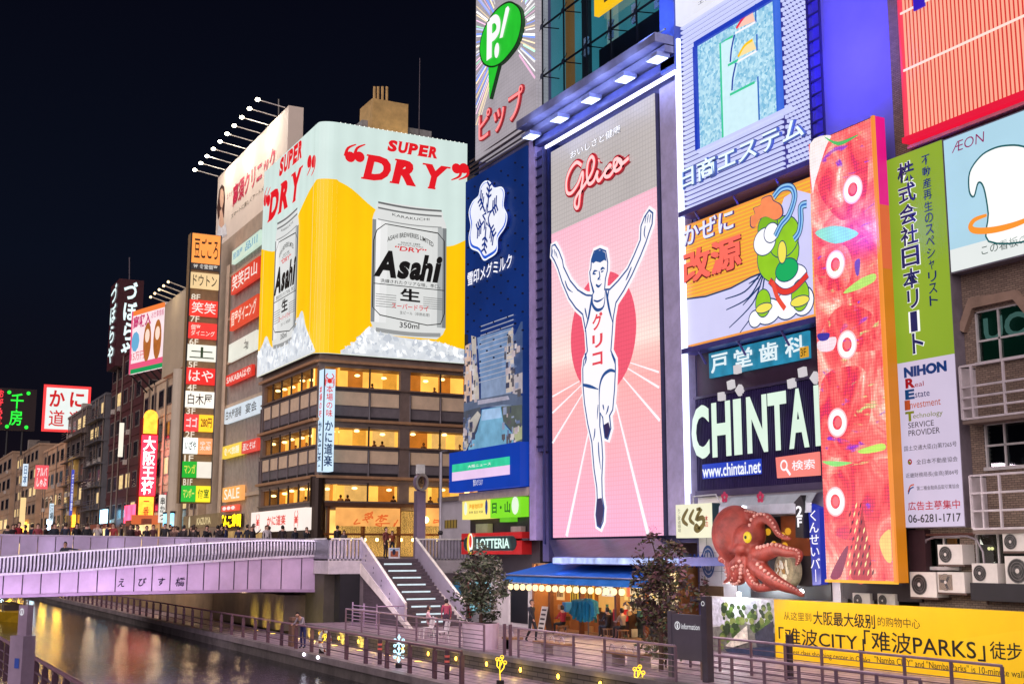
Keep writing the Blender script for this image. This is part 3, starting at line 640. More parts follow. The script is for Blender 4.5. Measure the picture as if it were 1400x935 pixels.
for k, (x, y, rx, rz, mm) in enumerate(((570, 440, 1.15, 1.0, GRN), (600, 350, .85, .75, GRN), (520, 300, .55, .5, E((130, 190, 40), .9, 0)), (505, 375, .62, .5, WC), (540, 330, .4, .35, WC), (640, 560, .85, .45, WC), (620, 520, .6, .4, E((30, 180, 100), .9, 0)), (500, 690, .42, .5, GRN), (690, 650, .45, .55, GRN), (505, 715, .45, .16, E((240, 226, 90), 1, 0)), (690, 680, .48, .17, E((240, 226, 90), 1, 0)), (600, 430, .22, .4, E((240, 226, 90), 1, 0)))):
    a, z = on(PG, Z((x, y)))[0]; a = min(a, s0[2] - rx - .08); b.ell(PG, a, z, rx + .04, rz + .04, .37 + .006 * k, OL); b.ell(PG, a, z, rx, rz, .373 + .006 * k, mm)
fl = C(Z, (440, 300), (440, 250), (462, 235), (455, 205), (490, 190), (500, 155), (545, 140), (560, 165), (600, 190), (608, 240), (570, 268), (520, 250), (480, 270), (462, 305)); b.poly(PG, fl, .46, OL); c_ = (sum(p[0] for p in fl) / len(fl), sum(p[1] for p in fl) / len(fl)); b.poly(PG, [(c_[0] + (p[0] - c_[0]) * .94, c_[1] + (p[1] - c_[1]) * .94) for p in fl], .464, E((245, 140, 90), 1, .1, 3))
for q in (((560, 150), (600, 105), (650, 100), (668, 150), (640, 240), (600, 290), (570, 350)), ((730, 185), (700, 200), (700, 270), (690, 330), (665, 365))):
    p = C(Z, *q, cl=False); p = [(min(x, s0[2] - .14), z) for x, z in p]; b.line(PG, p, .30, .475, OL); b.line(PG, p, .22, .478, E((150, 200, 235), 1, 0)); b.line(PG, p, .07, .481, E((50, 110, 190), 1, 0))
p = C(Z, (540, 575), (600, 630), (660, 620), (735, 545), cl=False); p = [(min(x, s0[2] - .14), z) for x, z in p]; b.line(PG, p, .26, .476, OL); b.line(PG, p, .2, .479, E((225, 60, 50), 1, 0)); p = C(Z, (555, 580), (580, 660), (620, 720), cl=False); b.line(PG, p, .2, .482, E((235, 80, 60), 1, 0))
b.build("cloud_picture", t)
b = MB(); r = rect(PG, *Z((98, 400))[0], *Z((350, 245))[0]); zt = PG.uv(*Z((98, 305))[0])[1]; r = (r[0], r[1], r[2], zt)
b.text(PG, "かぜに", r, .40, M((90, 40, 130)), .045); b.text(PG, "かぜに", r, .46, E((222, 226, 255), 1.1, 0), .02); b.build("upper_lettering", t)
b = MB(); r = rect(PG, *Z((76, 605))[0], *Z((388, 345))[0]); zt = PG.uv(*Z((76, 450))[0])[1]; r = (r[0], r[1], r[2], zt)
r = (r[0] + .3, r[1], r[2], r[3]); b.text(PG, "改源", r, .45, M((140, 40, 50)), bold=.10); b.text(PG, "改源", (r[0], r[1] + .03, r[2], r[3] + .03), .47, E((255, 112, 96), 1.0, 0), bold=.06); b.build("kanji_lettering", t)
# --- dental clinic band
Z = zc(910, 440, 3.896)
t = thing("dental_sign_band", "row of four teal window panels each with one white kanji, above the rental sign", "sign", tuple(PG.pt(-36.5, 10, .1)))
zr0, zr1 = 9.72, 11.45
b = MB(); b.pbox(PG, -40.4, zr0, -32.7, zr1, -0.5, -0.1, M((60, 40, 60), .5)); b.pbox(PG, -40.4, zr0 - .1, -32.7, zr0, -.5, .1, M((70, 60, 90), .4)); b.build("backing", t)
for c, x0, x1, y0, y1 in (("戸", 188, 303, 145, 265), ("堂", 308, 434, 98, 238), ("歯", 442, 572, 75, 218), ("科", 578, 712, 30, 186)):
    r = rect(PG, *Z((x0, y1))[0], *Z((x1, y0 + 12))[0]); f = MB(); f.pbox(PG, r[0], 10.38, r[2], 11.36, -.1, .0, E((44, 140, 176), .8, .4, 1.6)); o = f.build("kanji_panel", t)
    f = MB(); f.text(PG, c, (r[0] + .2, 10.55, r[2] - .2, 11.24), .03, E((225, 240, 245), 1, 0), bold=.025); f.build("lettering", t)
f = MB(); r = rect(PG, *Z((675, 165))[0], *Z((715, 105))[0]); f.pbox(PG, r[0], 10.42, r[2], 10.8, 0.01, .06, E((230, 170, 50), .8)); f.text(PG, "3F", (r[0] + .06, 10.47, r[2] - .06, 10.74), .08, BLACK); f.build("floor_tag", t)
# --- rental sign
t = thing("rental_sign", "dark purple ribbed sign with huge white capital letters and tumbling white squares", "sign", tuple(PG.pt(-36.5, 5.9, .1)))
s0 = (-40.3, 5.95, -32.5, 9.6); PU = M((46, 34, 84), .5, 0, .3, 1.2)
b = MB(); b.pbox(PG, s0[0], s0[1], s0[2], s0[3], -.3, 0.05, PU)
for i in range(78): b.pbox(PG, s0[0] + i * .1, s0[1], s0[0] + i * .1 + .03, s0[3], .05, .09, PU)
b.build("panel", t)
r = rect(PG, *Z((116, 722))[0], *Z((806, 335))[0]); r = (r[0], PG.uv(*Z((300, 700))[0])[1], r[2], PG.uv(*Z((300, 405))[0])[1])
b = MB(); LT = E((222, 244, 226), .98, .05)
xs = [(116, 215), (224, 330), (340, 388), (410, 525), (524, 630), (632, 745), (772, 806)]
for ch, (xa, xb) in zip("CHINTAI", xs):
    a0 = PG.uv(*Z((xa, 560))[0])[0]; a1 = PG.uv(*Z((xb, 560))[0])[0]; b.text(PG, ch, (a0 + .02, r[1] - .1, a1 - .04, r[3] - .1), .22, LT, .04 if ch != 'I' else .0, tight=True)
b.build("lettering", t)
b = MB()
for (x, y, rot) in ((318, 332, .15), (365, 362, .7), (268, 395, 0), (352, 250, .05), (640, 325, .1), (697, 265, .12), (765, 295, .75)):
    a, z = on(PG, Z((x, y)))[0]; w = .16; b.prism(PG, [(a + w * 1.41 * math.cos(rot + math.pi / 4 + k * math.pi / 2), z + w * 1.41 * math.sin(rot + math.pi / 4 + k * math.pi / 2)) for k in range(4)], .05, .2, E((220, 214, 218), .85, .05))
b.build("square_marks", t)
b = MB(); r = rect(PG, *Z((168, 835))[0], *Z((475, 735))[0]); b.pbox(PG, r[0], PG.uv(*Z((168, 835))[0])[1], r[2], PG.uv(*Z((168, 758))[0])[1], .09, .14, E((40, 70, 200), .85)); o = b.build("web_plate", t)
b = MB(); z0 = PG.uv(*Z((168, 828))[0])[1]; z1 = PG.uv(*Z((168, 765))[0])[1]; b.text(PG, "www.chintai.net", (r[0] + .04, z0, r[2] + .02, z1), .16, E((240, 245, 250), 1, 0), .02); b.build("web_lettering", t)
b = MB(); z0 = PG.uv(*Z((570, 830))[0])[1]; z1 = PG.uv(*Z((562, 720))[0])[1]; r = rect(PG, *Z((566, 830))[0], *Z((785, 665))[0]); q = [(r[0], z0), (r[2], z0 - .02), (r[2], z1 + .05), (r[0] - .05, z1)]
b.prism(PG, q, .09, .16, E((245, 132, 122), .95)); b.text(PG, "検索", (r[0] + .85, z0 + .22, r[2] - .2, z1 - .18), .18, WH, .008); ca = (r[0] + .42, (z0 + z1) / 2 + .06); b.ell(PG, *ca, .2, .2, .18, WH, 16, .65); b.line(PG, [(ca[0] + .13, ca[1] - .14), (ca[0] + .33, ca[1] - .36)], .1, .18, WH); b.build("search_plate", t)
b = MB()
for i in range(22): b.pbox(PG, -32.52, 5.9 + i * .3, -31.9, 5.95 + i * .3, .3, .35, M((90, 50, 80), .5, .3))
for x in (-32.5, -31.95): b.pbox(PG, x, 5.8, x + .05, 12.4, .28, .36, M((110, 60, 90), .5, .3))
b.build("edge_ladder", t)
# ================================================================ octopus restaurant front
Z = zc(920, 660, 5.5)
t = thing("octopus_restaurant", "pale restaurant front with a ridged metal hood behind the giant octopus", "restaurant front", (-36.5, 29, 0))
FW = M((214, 208, 212), .6, 0, .12, 1.5)
b = MB(); b.pbox(PG, -40.4, 1.95, -32.5, 5.75, -.3, 0, FW)
for x in (-39.9, -39.0, -38.4): b.pbox(PG, x, 2.4, x + .02, 4.3, 0, .015, M((150, 146, 150)))
for z in (2.9, 3.6, 4.3): b.pbox(PG, -40.4, z, -38.2, z + .02, 0, .015, M((150, 146, 150)))
b.pbox(PG, -40.4, 5.75, -32.5, 6.0, -.3, .12, M((70, 60, 90), .5)); b.pbox(PG, -40.3, 1.95, -38.9, 2.35, 0, .1, M((96, 70, 44), .6)); b.pbox(PG, -40.4, 1.75, -33.2, 1.95, -.3, .5, M((70, 66, 70), .5)); b.build("wall", t)
b = MB(); hd = M((196, 206, 214), .35, .35, .15, 2)
for i in range(14):
    x = -38.1 + i * .37
    pts = [(0.0, 5.7), (.5, 5.62), (.72, 5.3), (.75, 4.95)]
    for (d0, z0), (d1, z1) in zip(pts, pts[1:]): b.face([PG.pt(x, z0, d0), PG.pt(x + .36, z0, d0), PG.pt(x + .36, z1, d1), PG.pt(x, z1, d1)], hd)
b.build("metal_hood", t)
b = MB(); b.pbox(PG, -38.0, 2.0, -32.9, 4.9, 0.0, .06, M((40, 34, 36), .4)); b.pbox(PG, -35.3, 3.5, -33.1, 4.9, .06, .12, M((132, 64, 24), .5, 0, .3, 1.2)); b.pbox(PG, -37.9, 2.0, -37.2, 3.6, .06, .1, E((210, 226, 240), .4)); b.build("back_board", t)
b = MB()
for q in ((-36.4, 4.15), (-36.0, 4.35), (-35.2, 4.2), (-34.9, 4.35), (-35.7, 3.9), (-35.1, 3.85)): b.ell(PG, q[0], q[1], .17, .13, .14, E((230, 170, 40), .8), 10)
b.build("food_picture", t)
for c, x, y in (("❀", 430, 108), ("❀", 700, 108)):
    f = MB(); a, z = on(PG, Z((x, y)))[0]
    for k in range(5): f.ell(PG, a + .13 * math.cos(k * 1.2566 + .3), z + .13 * math.sin(k * 1.2566 + .3), .09, .09, .66, M((190, 50, 90)), 8)
    f.build("flower_mark", t)
b = MB(); a, z = on(PG, Z((220, 590)))[0]
b.ell(PG, a, z, .42, .62, .12, M((50, 80, 130), .4), 28, .82); b.ell(PG, a, z, .30, .46, .12, M((60, 90, 140), .4), 24, .8)
for k in (-.25, 0, .25): b.line(PG, [(a + k, z - .4), (a + k * .6, z + .42)], .05, .13, M((60, 90, 140), .4))
b.build("ring_ornament", t)
b = MB(); x0 = PG.uv(935, 765)[0]
for k in range(8): b.ell(PG, x0 + k * .13, z + (.06 if k % 2 else -.03), .06, .22, .2, M((24, 60, 150), .4), 8, th=.05)
b.build("banner_characters", t)
for x, z_, p in ((-37.0, 2.12, 45), (-36.6, 5.2, 30), (-33.6, 2.3, 25)):
    f = MB(); f.ball(PG.pt(x, z_, .75), .09, E((235, 245, 255), 14), 8); f.build("spot_lamp", t)
lamp('POINT', PG.pt(-36.9, 2.3, 1.3), 150, (.9, .95, 1), .15); lamp('POINT', PG.pt(-36.4, 4.7, 1.5), 130, (.9, .95, 1), .15); lamp('POINT', PG.pt(-33.7, 2.5, 1.5), 90, (1, .9, .85), .15); lamp('POINT', PG.pt(-37.5, 3.6, 3.2), 75, (1, .9, .9), .5); lamp('POINT', PG.pt(-34.6, 3.6, 3.4), 60, (1, .9, .9), .5)
# box sign
t = thing("cream_box_sign", "cream box sign with brushed brown hiragana left of the octopus", "sign", tuple(PG.pt(-39.4, 4.3, .3)))
r = rect(PG, *Z((60, 414))[0], *Z((325, 150))[0]); z0 = r[1]; z1 = PG.uv(*Z((60, 165))[0])[1]
b = MB(); b.pbox(PG, r[0], z0, r[2], z1, .2, .62, E((240, 238, 206), .95)); b.pbox(PG, r[2], z0, r[2] + .03, z1, .15, .6, M((30, 60, 70))); b.build("panel", t)
b = MB(); OB = M((122, 112, 50), .5)
for q, w in ((((150, 195), (112, 275), (150, 318)), .12), (((195, 200), (165, 270), (200, 310)), .11), (((215, 200), (245, 200), (215, 270), (262, 262), (268, 310), (228, 355), (205, 345), (215, 318), (240, 345)), .13)):
    b.line(PG, smooth(on(PG, Z(*q)), 4), w * 1.2, .64, OB, taper=lambda k: .7 + .6 * math.sin(3.1 * k))
b.text(PG, "たこ家道頓堀", rect(PG, *Z((76, 370))[0], *Z((94, 195))[0]), .64, OB, 0, vert=True); b.text(PG, "本店", rect(PG, *Z((278, 330))[0], *Z((302, 245))[0]), .64, M((210, 70, 40)), .01, vert=True); b.build("lettering", t)
b = MB(); b.tube([PG.pt(r[0] + .9, z1, .4), PG.pt(r[0] + .9, z1 + .3, .4), PG.pt(r[2], z1 + .32, .4), PG.pt(r[2] + .15, z1 - .2, .2)], .03, PALEM, 6); b.build("hanger", t)
# octopus
def Pz(x, y, d): q_ = PY(29.4 - d); return q_.pt(*q_.uv(*Z((x, y))[0]))
def octo():
    bb = MB(); RED = M((150, 62, 50), .5, 0, .5, 1.8, .6)
    bb.ball(Pz(470, 385, 1.1), 1.0, RED, 18, (.92, .85, 1.05), 12); bb.ball(Pz(560, 430, 1.35), .55, RED, 14, (1, .9, 1), 10); bb.ball(Pz(600, 560, 1.1), .5, RED, 14, (1, .9, 1.2), 10)
    arms = [(((585, 470, 1.2), (640, 400, 1.2), (640, 300, 1.3), (700, 265, 1.4), (760, 320, 1.4), (800, 390, 1.3), (890, 425, 1.2)), .34, .07),
            (((560, 400, 1.0), (540, 280, .9), (570, 240, .95), (620, 245, 1.0), (680, 270, .9)), .24, .12),
            (((600, 540, 1.3), (690, 530, 1.5), (780, 500, 1.6), (870, 520, 1.55), (945, 530, 1.5), (950, 570, 1.5), (925, 620, 1.5)), .33, .07),
            (((610, 600, 1.3), (680, 670, 1.6), (770, 740, 1.7), (850, 780, 1.6), (920, 810, 1.5), (985, 850, 1.4)), .36, .08),
            (((580, 600, 1.2), (580, 700, 1.5), (630, 780, 1.6), (720, 790, 1.6), (805, 795, 1.6)), .30, .06),
            (((560, 560, 1.3), (520, 640, 1.6), (510, 710, 1.6), (470, 720, 1.5), (430, 650, 1.4), (420, 570, 1.3), (380, 545, 1.2), (350, 575, 1.2), (385, 600, 1.25)), .30, .06),
            (((545, 560, 1.4), (500, 590, 1.7), (455, 620, 1.7), (460, 690, 1.7), (420, 730, 1.6), (385, 745, 1.6)), .26, .07),
            (((570, 500, 1.4), (530, 490, 1.7), (490, 505, 1.8), (450, 500, 1.6)), .24, .14)]
    for p, r0, r1 in arms:
        q = smooth([tuple(Pz(*c)) for c in p], 7); bb.tube(q, r0, RED, 10, r1)
    return bb, arms
t = thing("octopus_sculpture", "giant red octopus sculpture with yellow eye and curling arms on the restaurant front", "sculpture", tuple(PG.pt(-36, 2.0, 1.0)))
bb, arms = octo(); o = bb.build("octopus_body", t, smooth=True)
m_ = o.modifiers.new("r", 'REMESH'); m_.mode = 'VOXEL'; m_.voxel_size = .06; m_.use_smooth_shade = True
m2 = o.modifiers.new("s", 'SMOOTH'); m2.iterations = 5; m2.factor = .5
dg = bpy.context.evaluated_depsgraph_get(); me = bpy.data.meshes.new_from_object(o.evaluated_get(dg)); o.modifiers.clear(); o.data = me
b = MB(); c = Pz(560, 408, 1.92); b.ball(c, .2, E((240, 206, 30), .85), 14, (1, .5, 1)); b.ball(c + Vector((0.02, -.1, 0)), .06, BLACK, 10, (1, .5, 1)); b.build("eye", t, smooth=True)
b = MB(); SU = M((206, 150, 138), .5, 0, .3, 8)
for p, r0, r1 in arms[:7]:
    q = smooth([tuple(Pz(*c)) for c in p], 7); n = len(q)
    for i in range(6, n - 1, 2):
        k = i / n; rr = r0 + (r1 - r0) * k; tv = (Vector(q[i]) - Vector(q[i - 1])).normalized(); nn = tv.cross(Vector((0, 1, 0)));
        if nn.length < .1: continue
        nn.normalize(); cc = Vector(q[i]) + nn * rr * .72 + Vector((0, -rr * .72, 0)); b.ball(cc, rr * .27, SU, 8, (1, 1, 1), 5)
b.build("suckers", t, smooth=True)
# takoyaki disc
a, z = on(PG, Z((870, 655)))[0]
t = thing("food_disc", "round bowl-shaped plate of pale fish flakes beside the octopus arms", "ornament", tuple(PG.pt(a, z, .3)))
b = MB(); b.ell(PG, a, z, .5, .58, .62, M((170, 160, 130), .4, 0, .5, 6), 24, th=.4); b.build("plate", t)
b = MB()
for k in range(40): b.ball(PG.pt(a + random.uniform(-.3, .3), z + random.uniform(-.38, .3), .68), .06, M(random.choice(((232, 226, 200), (170, 130, 70), (246, 244, 232))), .5), 6, (1, .6, 1.6), 4)
b.build("flakes", t)
# 2F post sign and blue banner sign
t = thing("floor_sign", "black house-shaped sign reading 2F beside the tall red screen", "sign", tuple(PG.pt(-33.2, 4, .6)))
q = on(PG, Z((990, 410), (1050, 415), (1050, 150), (1028, 92), (975, 150), (990, 160))); b = MB(); b.prism(PG, q, .5, .8, M((34, 32, 36), .4)); b.build("panel", t)
b = MB(); b.text(PG, "2", rect(PG, *Z((1003, 255))[0], *Z((1042, 175))[0]), .83, WH, .03); b.text(PG, "F", rect(PG, *Z((1012, 330))[0], *Z((1040, 265))[0]), .83, WH, .03); b.build("lettering", t)
t = thing("blue_vertical_sign", "narrow blue vertical sign with white characters squeezed beside the tall red screen", "sign", tuple(PG.pt(-32.2, 2.6, .4)))
q = on(PG, Z((1050, 155), (1136, 190), (1150, 760), (1085, 770))); b = MB(); b.prism(PG, q, .3, .6, E((46, 60, 190), .7)); b.build("panel", t)
b = MB(); b.text(PG, "くんせいバー", rect(PG, *Z((1078, 740))[0], *Z((1128, 205))[0]), .62, WH, .01, vert=True); b.build("lettering", t)
# ================================================================ tall LED screen
def fishy(off=(0, 0, 0), dark=0.0):
    m = bpy.data.materials.new("led_picture"); m.use_nodes = True; n = m.node_tree; p = n.nodes["Principled BSDF"]; p.inputs["Base Color"].default_value = (.02, .02, .02, 1)
    tcn = n.nodes.new("ShaderNodeTexCoord"); mp = n.nodes.new("ShaderNodeMapping"); mp.inputs["Scale"].default_value = (1, 1, .55); mp.inputs["Location"].default_value = off; n.links.new(tcn.outputs["Object"], mp.inputs[0])
    no = n.nodes.new("ShaderNodeTexNoise"); no.inputs["Scale"].default_value = .9; no.inputs["Detail"].default_value = 7; no.inputs["Roughness"].default_value = .62; no.inputs["Distortion"].default_value = 1.4; n.links.new(mp.outputs[0], no.inputs["Vector"])
    r0 = n.nodes.new("ShaderNodeValToRGB"); c = r0.color_ramp
    c.elements[0].position = .30 + dark; c.elements[0].color = lin((226, 50, 96)) + (1,); c.elements[1].position = .72; c.elements[1].color = lin((255, 244, 236)) + (1,)
    for q, col in ((.37 + dark, (244, 66, 82)), (.44 + dark, (255, 96, 98)), (.51 + dark, (255, 122, 118)), (.57 + dark, (255, 156, 142)), (.64 + dark, (255, 210, 190))):
        e_ = c.elements.new(q); e_.color = lin(col) + (1,)
    n.links.new(no.outputs["Fac"], r0.inputs[0])
    n2 = n.nodes.new("ShaderNodeTexNoise"); n2.inputs["Scale"].default_value = .7; n2.inputs["Detail"].default_value = 3; n2.inputs["Distortion"].default_value = 2.5
    mp2 = n.nodes.new("ShaderNodeMapping"); mp2.inputs["Scale"].default_value = (.7, 1, 1.5); mp2.inputs["Location"].default_value = (7, 3, 5); n.links.new(tcn.outputs["Object"], mp2.inputs[0]); n.links.new(mp2.outputs[0], n2.inputs["Vector"])
    rc_ = n.nodes.new("ShaderNodeValToRGB"); c = rc_.color_ramp; c.elements[0].color = lin((150, 60, 210)) + (1,); c.elements[1].color = lin((190, 240, 150)) + (1,); c.elements[0].position = .3; c.elements[1].position = .7
    rf = n.nodes.new("ShaderNodeValToRGB"); c = rf.color_ramp; c.elements[0].position = .27; c.elements[0].color = (1, 1, 1, 1); c.elements[1].position = .73; c.elements[1].color = (.9, .9, .9, 1)
    for q in (.34, .655):
        e_ = c.elements.new(q); e_.color = (0, 0, 0, 1)
    n.links.new(n2.outputs["Fac"], rc_.inputs[0]); n.links.new(n2.outputs["Fac"], rf.inputs[0])
    r = n.nodes.new("ShaderNodeMix"); r.data_type = 'RGBA'; n.links.new(rf.outputs[0], r.inputs[0]); n.links.new(r0.outputs[0], r.inputs[6]); n.links.new(rc_.outputs[0], r.inputs[7])
    sx = n.nodes.new("ShaderNodeSeparateXYZ"); n.links.new(tcn.outputs["Object"], sx.inputs[0])
    outs = []
    for k in (0, 2):
        a = n.nodes.new("ShaderNodeMath"); a.operation = 'DIVIDE'; n.links.new(sx.outputs[k], a.inputs[0]); a.inputs[1].default_value = .11
        bq = n.nodes.new("ShaderNodeMath"); bq.operation = 'PINGPONG'; n.links.new(a.outputs[0], bq.inputs[0]); bq.inputs[1].default_value = .5
        g_ = n.nodes.new("ShaderNodeMath"); g_.operation = 'GREATER_THAN'; n.links.new(bq.outputs[0], g_.inputs[0]); g_.inputs[1].default_value = .14; outs.append(g_.outputs[0])
    a = n.nodes.new("ShaderNodeMath"); a.operation = 'MULTIPLY'; n.links.new(outs[0], a.inputs[0]); n.links.new(outs[1], a.inputs[1])
    a2 = n.nodes.new("ShaderNodeMapRange"); n.links.new(a.outputs[0], a2.inputs[0]); a2.inputs[3].default_value = .8; a2.inputs[4].default_value = 1.25
    n.links.new(r.outputs[2], p.inputs["Emission Color"]); n.links.new(a2.outputs[0], p.inputs["Emission Strength"]); return m
t = thing("tall_led_screen", "tall glowing LED screen of red fish shapes with white ring eyes, orange edge", "screen", (-30.3, 28.2, 2.72))
PL_ = PY(28.2); Zl = zc(1090, 150, 2.833); Zm = zc(1090, 470, 2.833)
b = MB(); b.box(-31.85, -28.72, 28.25, 28.68, 2.68, 17.55, M((70, 30, 20), .5)); b.build("casing", t)
b = MB(); b.pbox(PL_, -31.8, 2.75, -28.78, 17.5, -.05, 0, fishy()); b.build("screen", t)
b = MB()
b.box(-28.72, -28.68, 28.2, 28.68, 2.7, 12.5, E((236, 140, 20), .62, .1)); b.box(-28.72, -28.68, 28.2, 28.68, 12.5, 14.6, E((238, 110, 60), .75)); b.box(-28.72, -28.68, 28.2, 28.68, 14.6, 17.55, E((240, 20, 140), .8))
b.pbox(PL_, -28.78, 2.7, -28.66, 17.55, -.05, .03, E((250, 150, 60), .9)); b.pbox(PL_, -31.86, 2.66, -28.66, 2.75, -.05, .03, E((250, 180, 40), 1)); b.build("edge_light", t)
b = MB(); WR = E((255, 248, 248), 1.1, 0)
fishes = [((270, 310, Zl)), (150, 600, Zl), (195, 910, Zl), (158, 305, Zm), (150, 610, Zm)]
for x, y, zf in fishes:
    a, z = PL_.uv(*zf((x if x != 270 else 217, y if y != 310 else 310))[0]); b.ell(PL_, a, z, .40, .42, .03, WR, 28, .56); b.ell(PL_, a, z, .46, .48, .029, E((255, 200, 205), 1.0, 0), 28, .86); b.ell(PL_, a + .02, z, .15, .16, .03, E((250, 120, 130), .95, 0), 14)
eyes = b; b = MB()
def blob(zf, col, s, *p, d=.012):
    q = smooth([PL_.uv(*c) for c in zf(*p)], 4, True); q = [(min(max(x, -31.78), -28.82), z) for x, z in q]; b.poly(PL_, q, d, E(col, s, .12, 2.5, grid=.11))
def fish(zf, off, *p):
    q = smooth([PL_.uv(*c) for c in zf(*p)], 4, True); q = [(min(max(x, -31.78), -28.82), z) for x, z in q]; b.poly(PL_, q, .016 + .0007 * len(b.f), fishy(off, .07))
blob(Zl, (250, 240, 236), 1, (50, 135), (130, 100), (110, 150), (70, 280), (60, 320)); fish(Zl, (3, 1, 2), (120, 150), (200, 110), (262, 140), (275, 250), (255, 380), (180, 430), (120, 380), (80, 290)); fish(Zl, (5, 2, 9), (75, 560), (130, 520), (190, 530), (215, 600), (190, 690), (120, 700), (80, 650)); fish(Zl, (8, 2, 4), (100, 850), (170, 760), (280, 780), (315, 860), (320, 930), (90, 930)); fish(Zm, (1, 2, 4), (95, 150), (180, 90), (270, 110), (285, 280), (230, 400), (150, 440), (95, 380)); fish(Zm, (1, 9, 4), (100, 560), (180, 480), (300, 450), (340, 560), (300, 720), (200, 760), (110, 700)); blob(Zl, (90, 200, 110), .9, (105, 105), (160, 125), (235, 98), (220, 112), (160, 140), d=.02)
if 0: blob(Zl, (252, 245, 240), 1, (65, 400), (150, 440), (270, 390), (290, 440), (200, 500), (80, 490), d=.018)
blob(Zl, (150, 225, 190), 1, (70, 478), (150, 450), (240, 480), (150, 520), d=.021); blob(Zl, (130, 90, 200), .9, (225, 590), (245, 580), (240, 640), (228, 635), d=.02); blob(Zl, (190, 235, 120), 1, (180, 710), (240, 660), (300, 635), (300, 665), (230, 700), d=.022)
blob(Zl, (70, 60, 170), .9, (80, 870), (125, 865), (120, 890), (90, 895), d=.021); blob(Zl, (250, 225, 235), 1, (80, 900), (150, 880), (140, 930), (90, 935), d=.019)
if 0: blob(Zm, (250, 230, 255), 1, (240, 400), (270, 300), (320, 290), (340, 380), (280, 420), d=.02)
blob(Zm, (200, 240, 110), 1, (240, 412), (330, 385), (340, 410), (260, 425), d=.024); blob(Zm, (150, 230, 130), 1, (98, 455), (160, 455), (215, 460), (150, 475), d=.024); blob(Zm, (240, 200, 120), 1, (320, 760), (365, 720), (368, 840), (340, 830), d=.02)
blob(Zm, (150, 50, 90), .8, (130, 900), (180, 800), (200, 790), (170, 900), d=.02); blob(Zm, (196, 66, 80), .9, (210, 900), (250, 650), (258, 660), (290, 900), d=.02)
b.v, b.f, b.m, b.mats = b.v, b.f, b.m, b.mats; b.build("fish_picture", t); eyes.build("ring_eye_pattern", t)
b = MB()
for i in range(9):
    for j in range(7):
        z = 3.0 + i * .26; x = -30.85 + j * .2 + (.1 if i % 2 else 0) 
        if abs(x + 30.2) < .7 - i * .06 + random.uniform(-.1, .1): b.poly(PL_, [(x - .05, z - .11), (x + .03, z - .02), (x + .05, z + .11), (x - .03, z + .02)], .035, E((248, 236, 170) if (i + j) % 2 else (90, 40, 60), .95, 0))
b.build("tail_pattern", t)
# ================================================================ landscape poster and yellow banner
PB = PY(28.6)
t = thing("poster_hoarding", "printed poster of green trees along a pale curved path, left of the yellow banner", "poster", (-39, 28.6, 0)); Z = zc(860, 660, 3.4)
zt = PB.uv(1062, 819)[1]; xj = PB.uv(1060, 860)[0]; xl = PB.uv(972, 850)[0]; zbm = PB.uv(1062, 903)[1]
b = MB(); b.pbox(PB, xl, zbm, xj, zt, -.15, 0, M((196, 190, 190), .5)); b.build("panel", t)
b = MB()
def pp(col, d, *p):
    q = [PB.uv(*c) for c in Z(*p)]; q = [(min(max(x, xl + .02), xj - .02), min(max(z, zbm + .02), zt - .02)) for x, z in q]; b.poly(PB, q, d, M(col, .55, 0, .5, 5))
pp((206, 204, 214), .004, (380, 535), (680, 545), (690, 700), (380, 660)); pp((150, 150, 160), .007, (530, 550), (590, 545), (600, 620), (540, 610)); pp((120, 118, 110), .010, (385, 670), (540, 650), (690, 700), (690, 815), (385, 790))
for k in range(90):
    x, y = random.uniform(435, 670), 0; y = random.uniform(560, 700) if x > 540 else random.uniform(560, 760)
    a, z = PB.uv(*Z((x, y))[0]); w = random.uniform(.08, .2); a = min(max(a, xl + w), xj - w); b.ell(PB, a, z, w, w * .8, .013 + .0004 * k, M(random.choice(((60, 84, 36), (92, 120, 50), (40, 58, 30), (126, 140, 72))), .6, 0, .4, 6), 7)
pp((216, 206, 188), .06, (455, 755), (520, 690), (555, 660), (560, 740), (480, 765)); pp((60, 62, 76), .063, (590, 700), (690, 640), (690, 760), (600, 760)); pp((44, 56, 84), .066, (450, 770), (690, 760), (690, 815), (470, 790))
b.build("picture", t)
t = thing("yellow_banner", "long yellow banner with black Chinese and English writing behind the terrace railing", "banner", (-31, 28.6, 0))
b = MB(); YB = M((252, 202, 4), .5, 0, .06, .4); b.pbox(PB, xj, PB.uv(1062, 910)[1], -20.5, zt, -.15, .02, YB); b.build("panel", t)
Zb = zc(1100, 700, 3.98)
def bt(s, x0, x1, yb0, yt0, off=0.0, zf=Zb):
    a0 = PB.uv(*zf((x0, yb0))[0])[0]; a1 = PB.uv(*zf((x1, yb0))[0])[0]; z0 = PB.uv(*zf((x0, yb0))[0])[1]; z1 = PB.uv(*zf((x0, yt0))[0])[1]; b.text(PB, s, (a0, z0, a1, z1), .025, BLACK, off)
b = MB()
bt("从这里到", 722, 850, 634, 596, .0, Z); bt("大阪最大级别", 860, 1146, 656, 594, .015, Z); bt("的购物中心", 402, 632, 618, 566)
bt("「难波CITY」", 700, 1095, 745, 668, .008, Z); bt("「难波PARKS」", 330, 985, 748, 640, .008); bt("徒步10分钟", 1015, 1480, 795, 700, .008)
bt("Largest class shopping center in Osaka", 726, 1124, 800, 768, 0, Z); bt('"Namba CITY" and "Namba Parks" is 10-minute walk from here', 385, 1400, 815, 780, 0)
b.build("lettering", t)
for x in (-34, -30.5, -27, -23.5): lamp('AREA', (x, 25.2, 3.6), 46, (1, .93, .8), .8, (x, 28.6, .9), sy=2)  # unseen area lamps added to brighten the banner
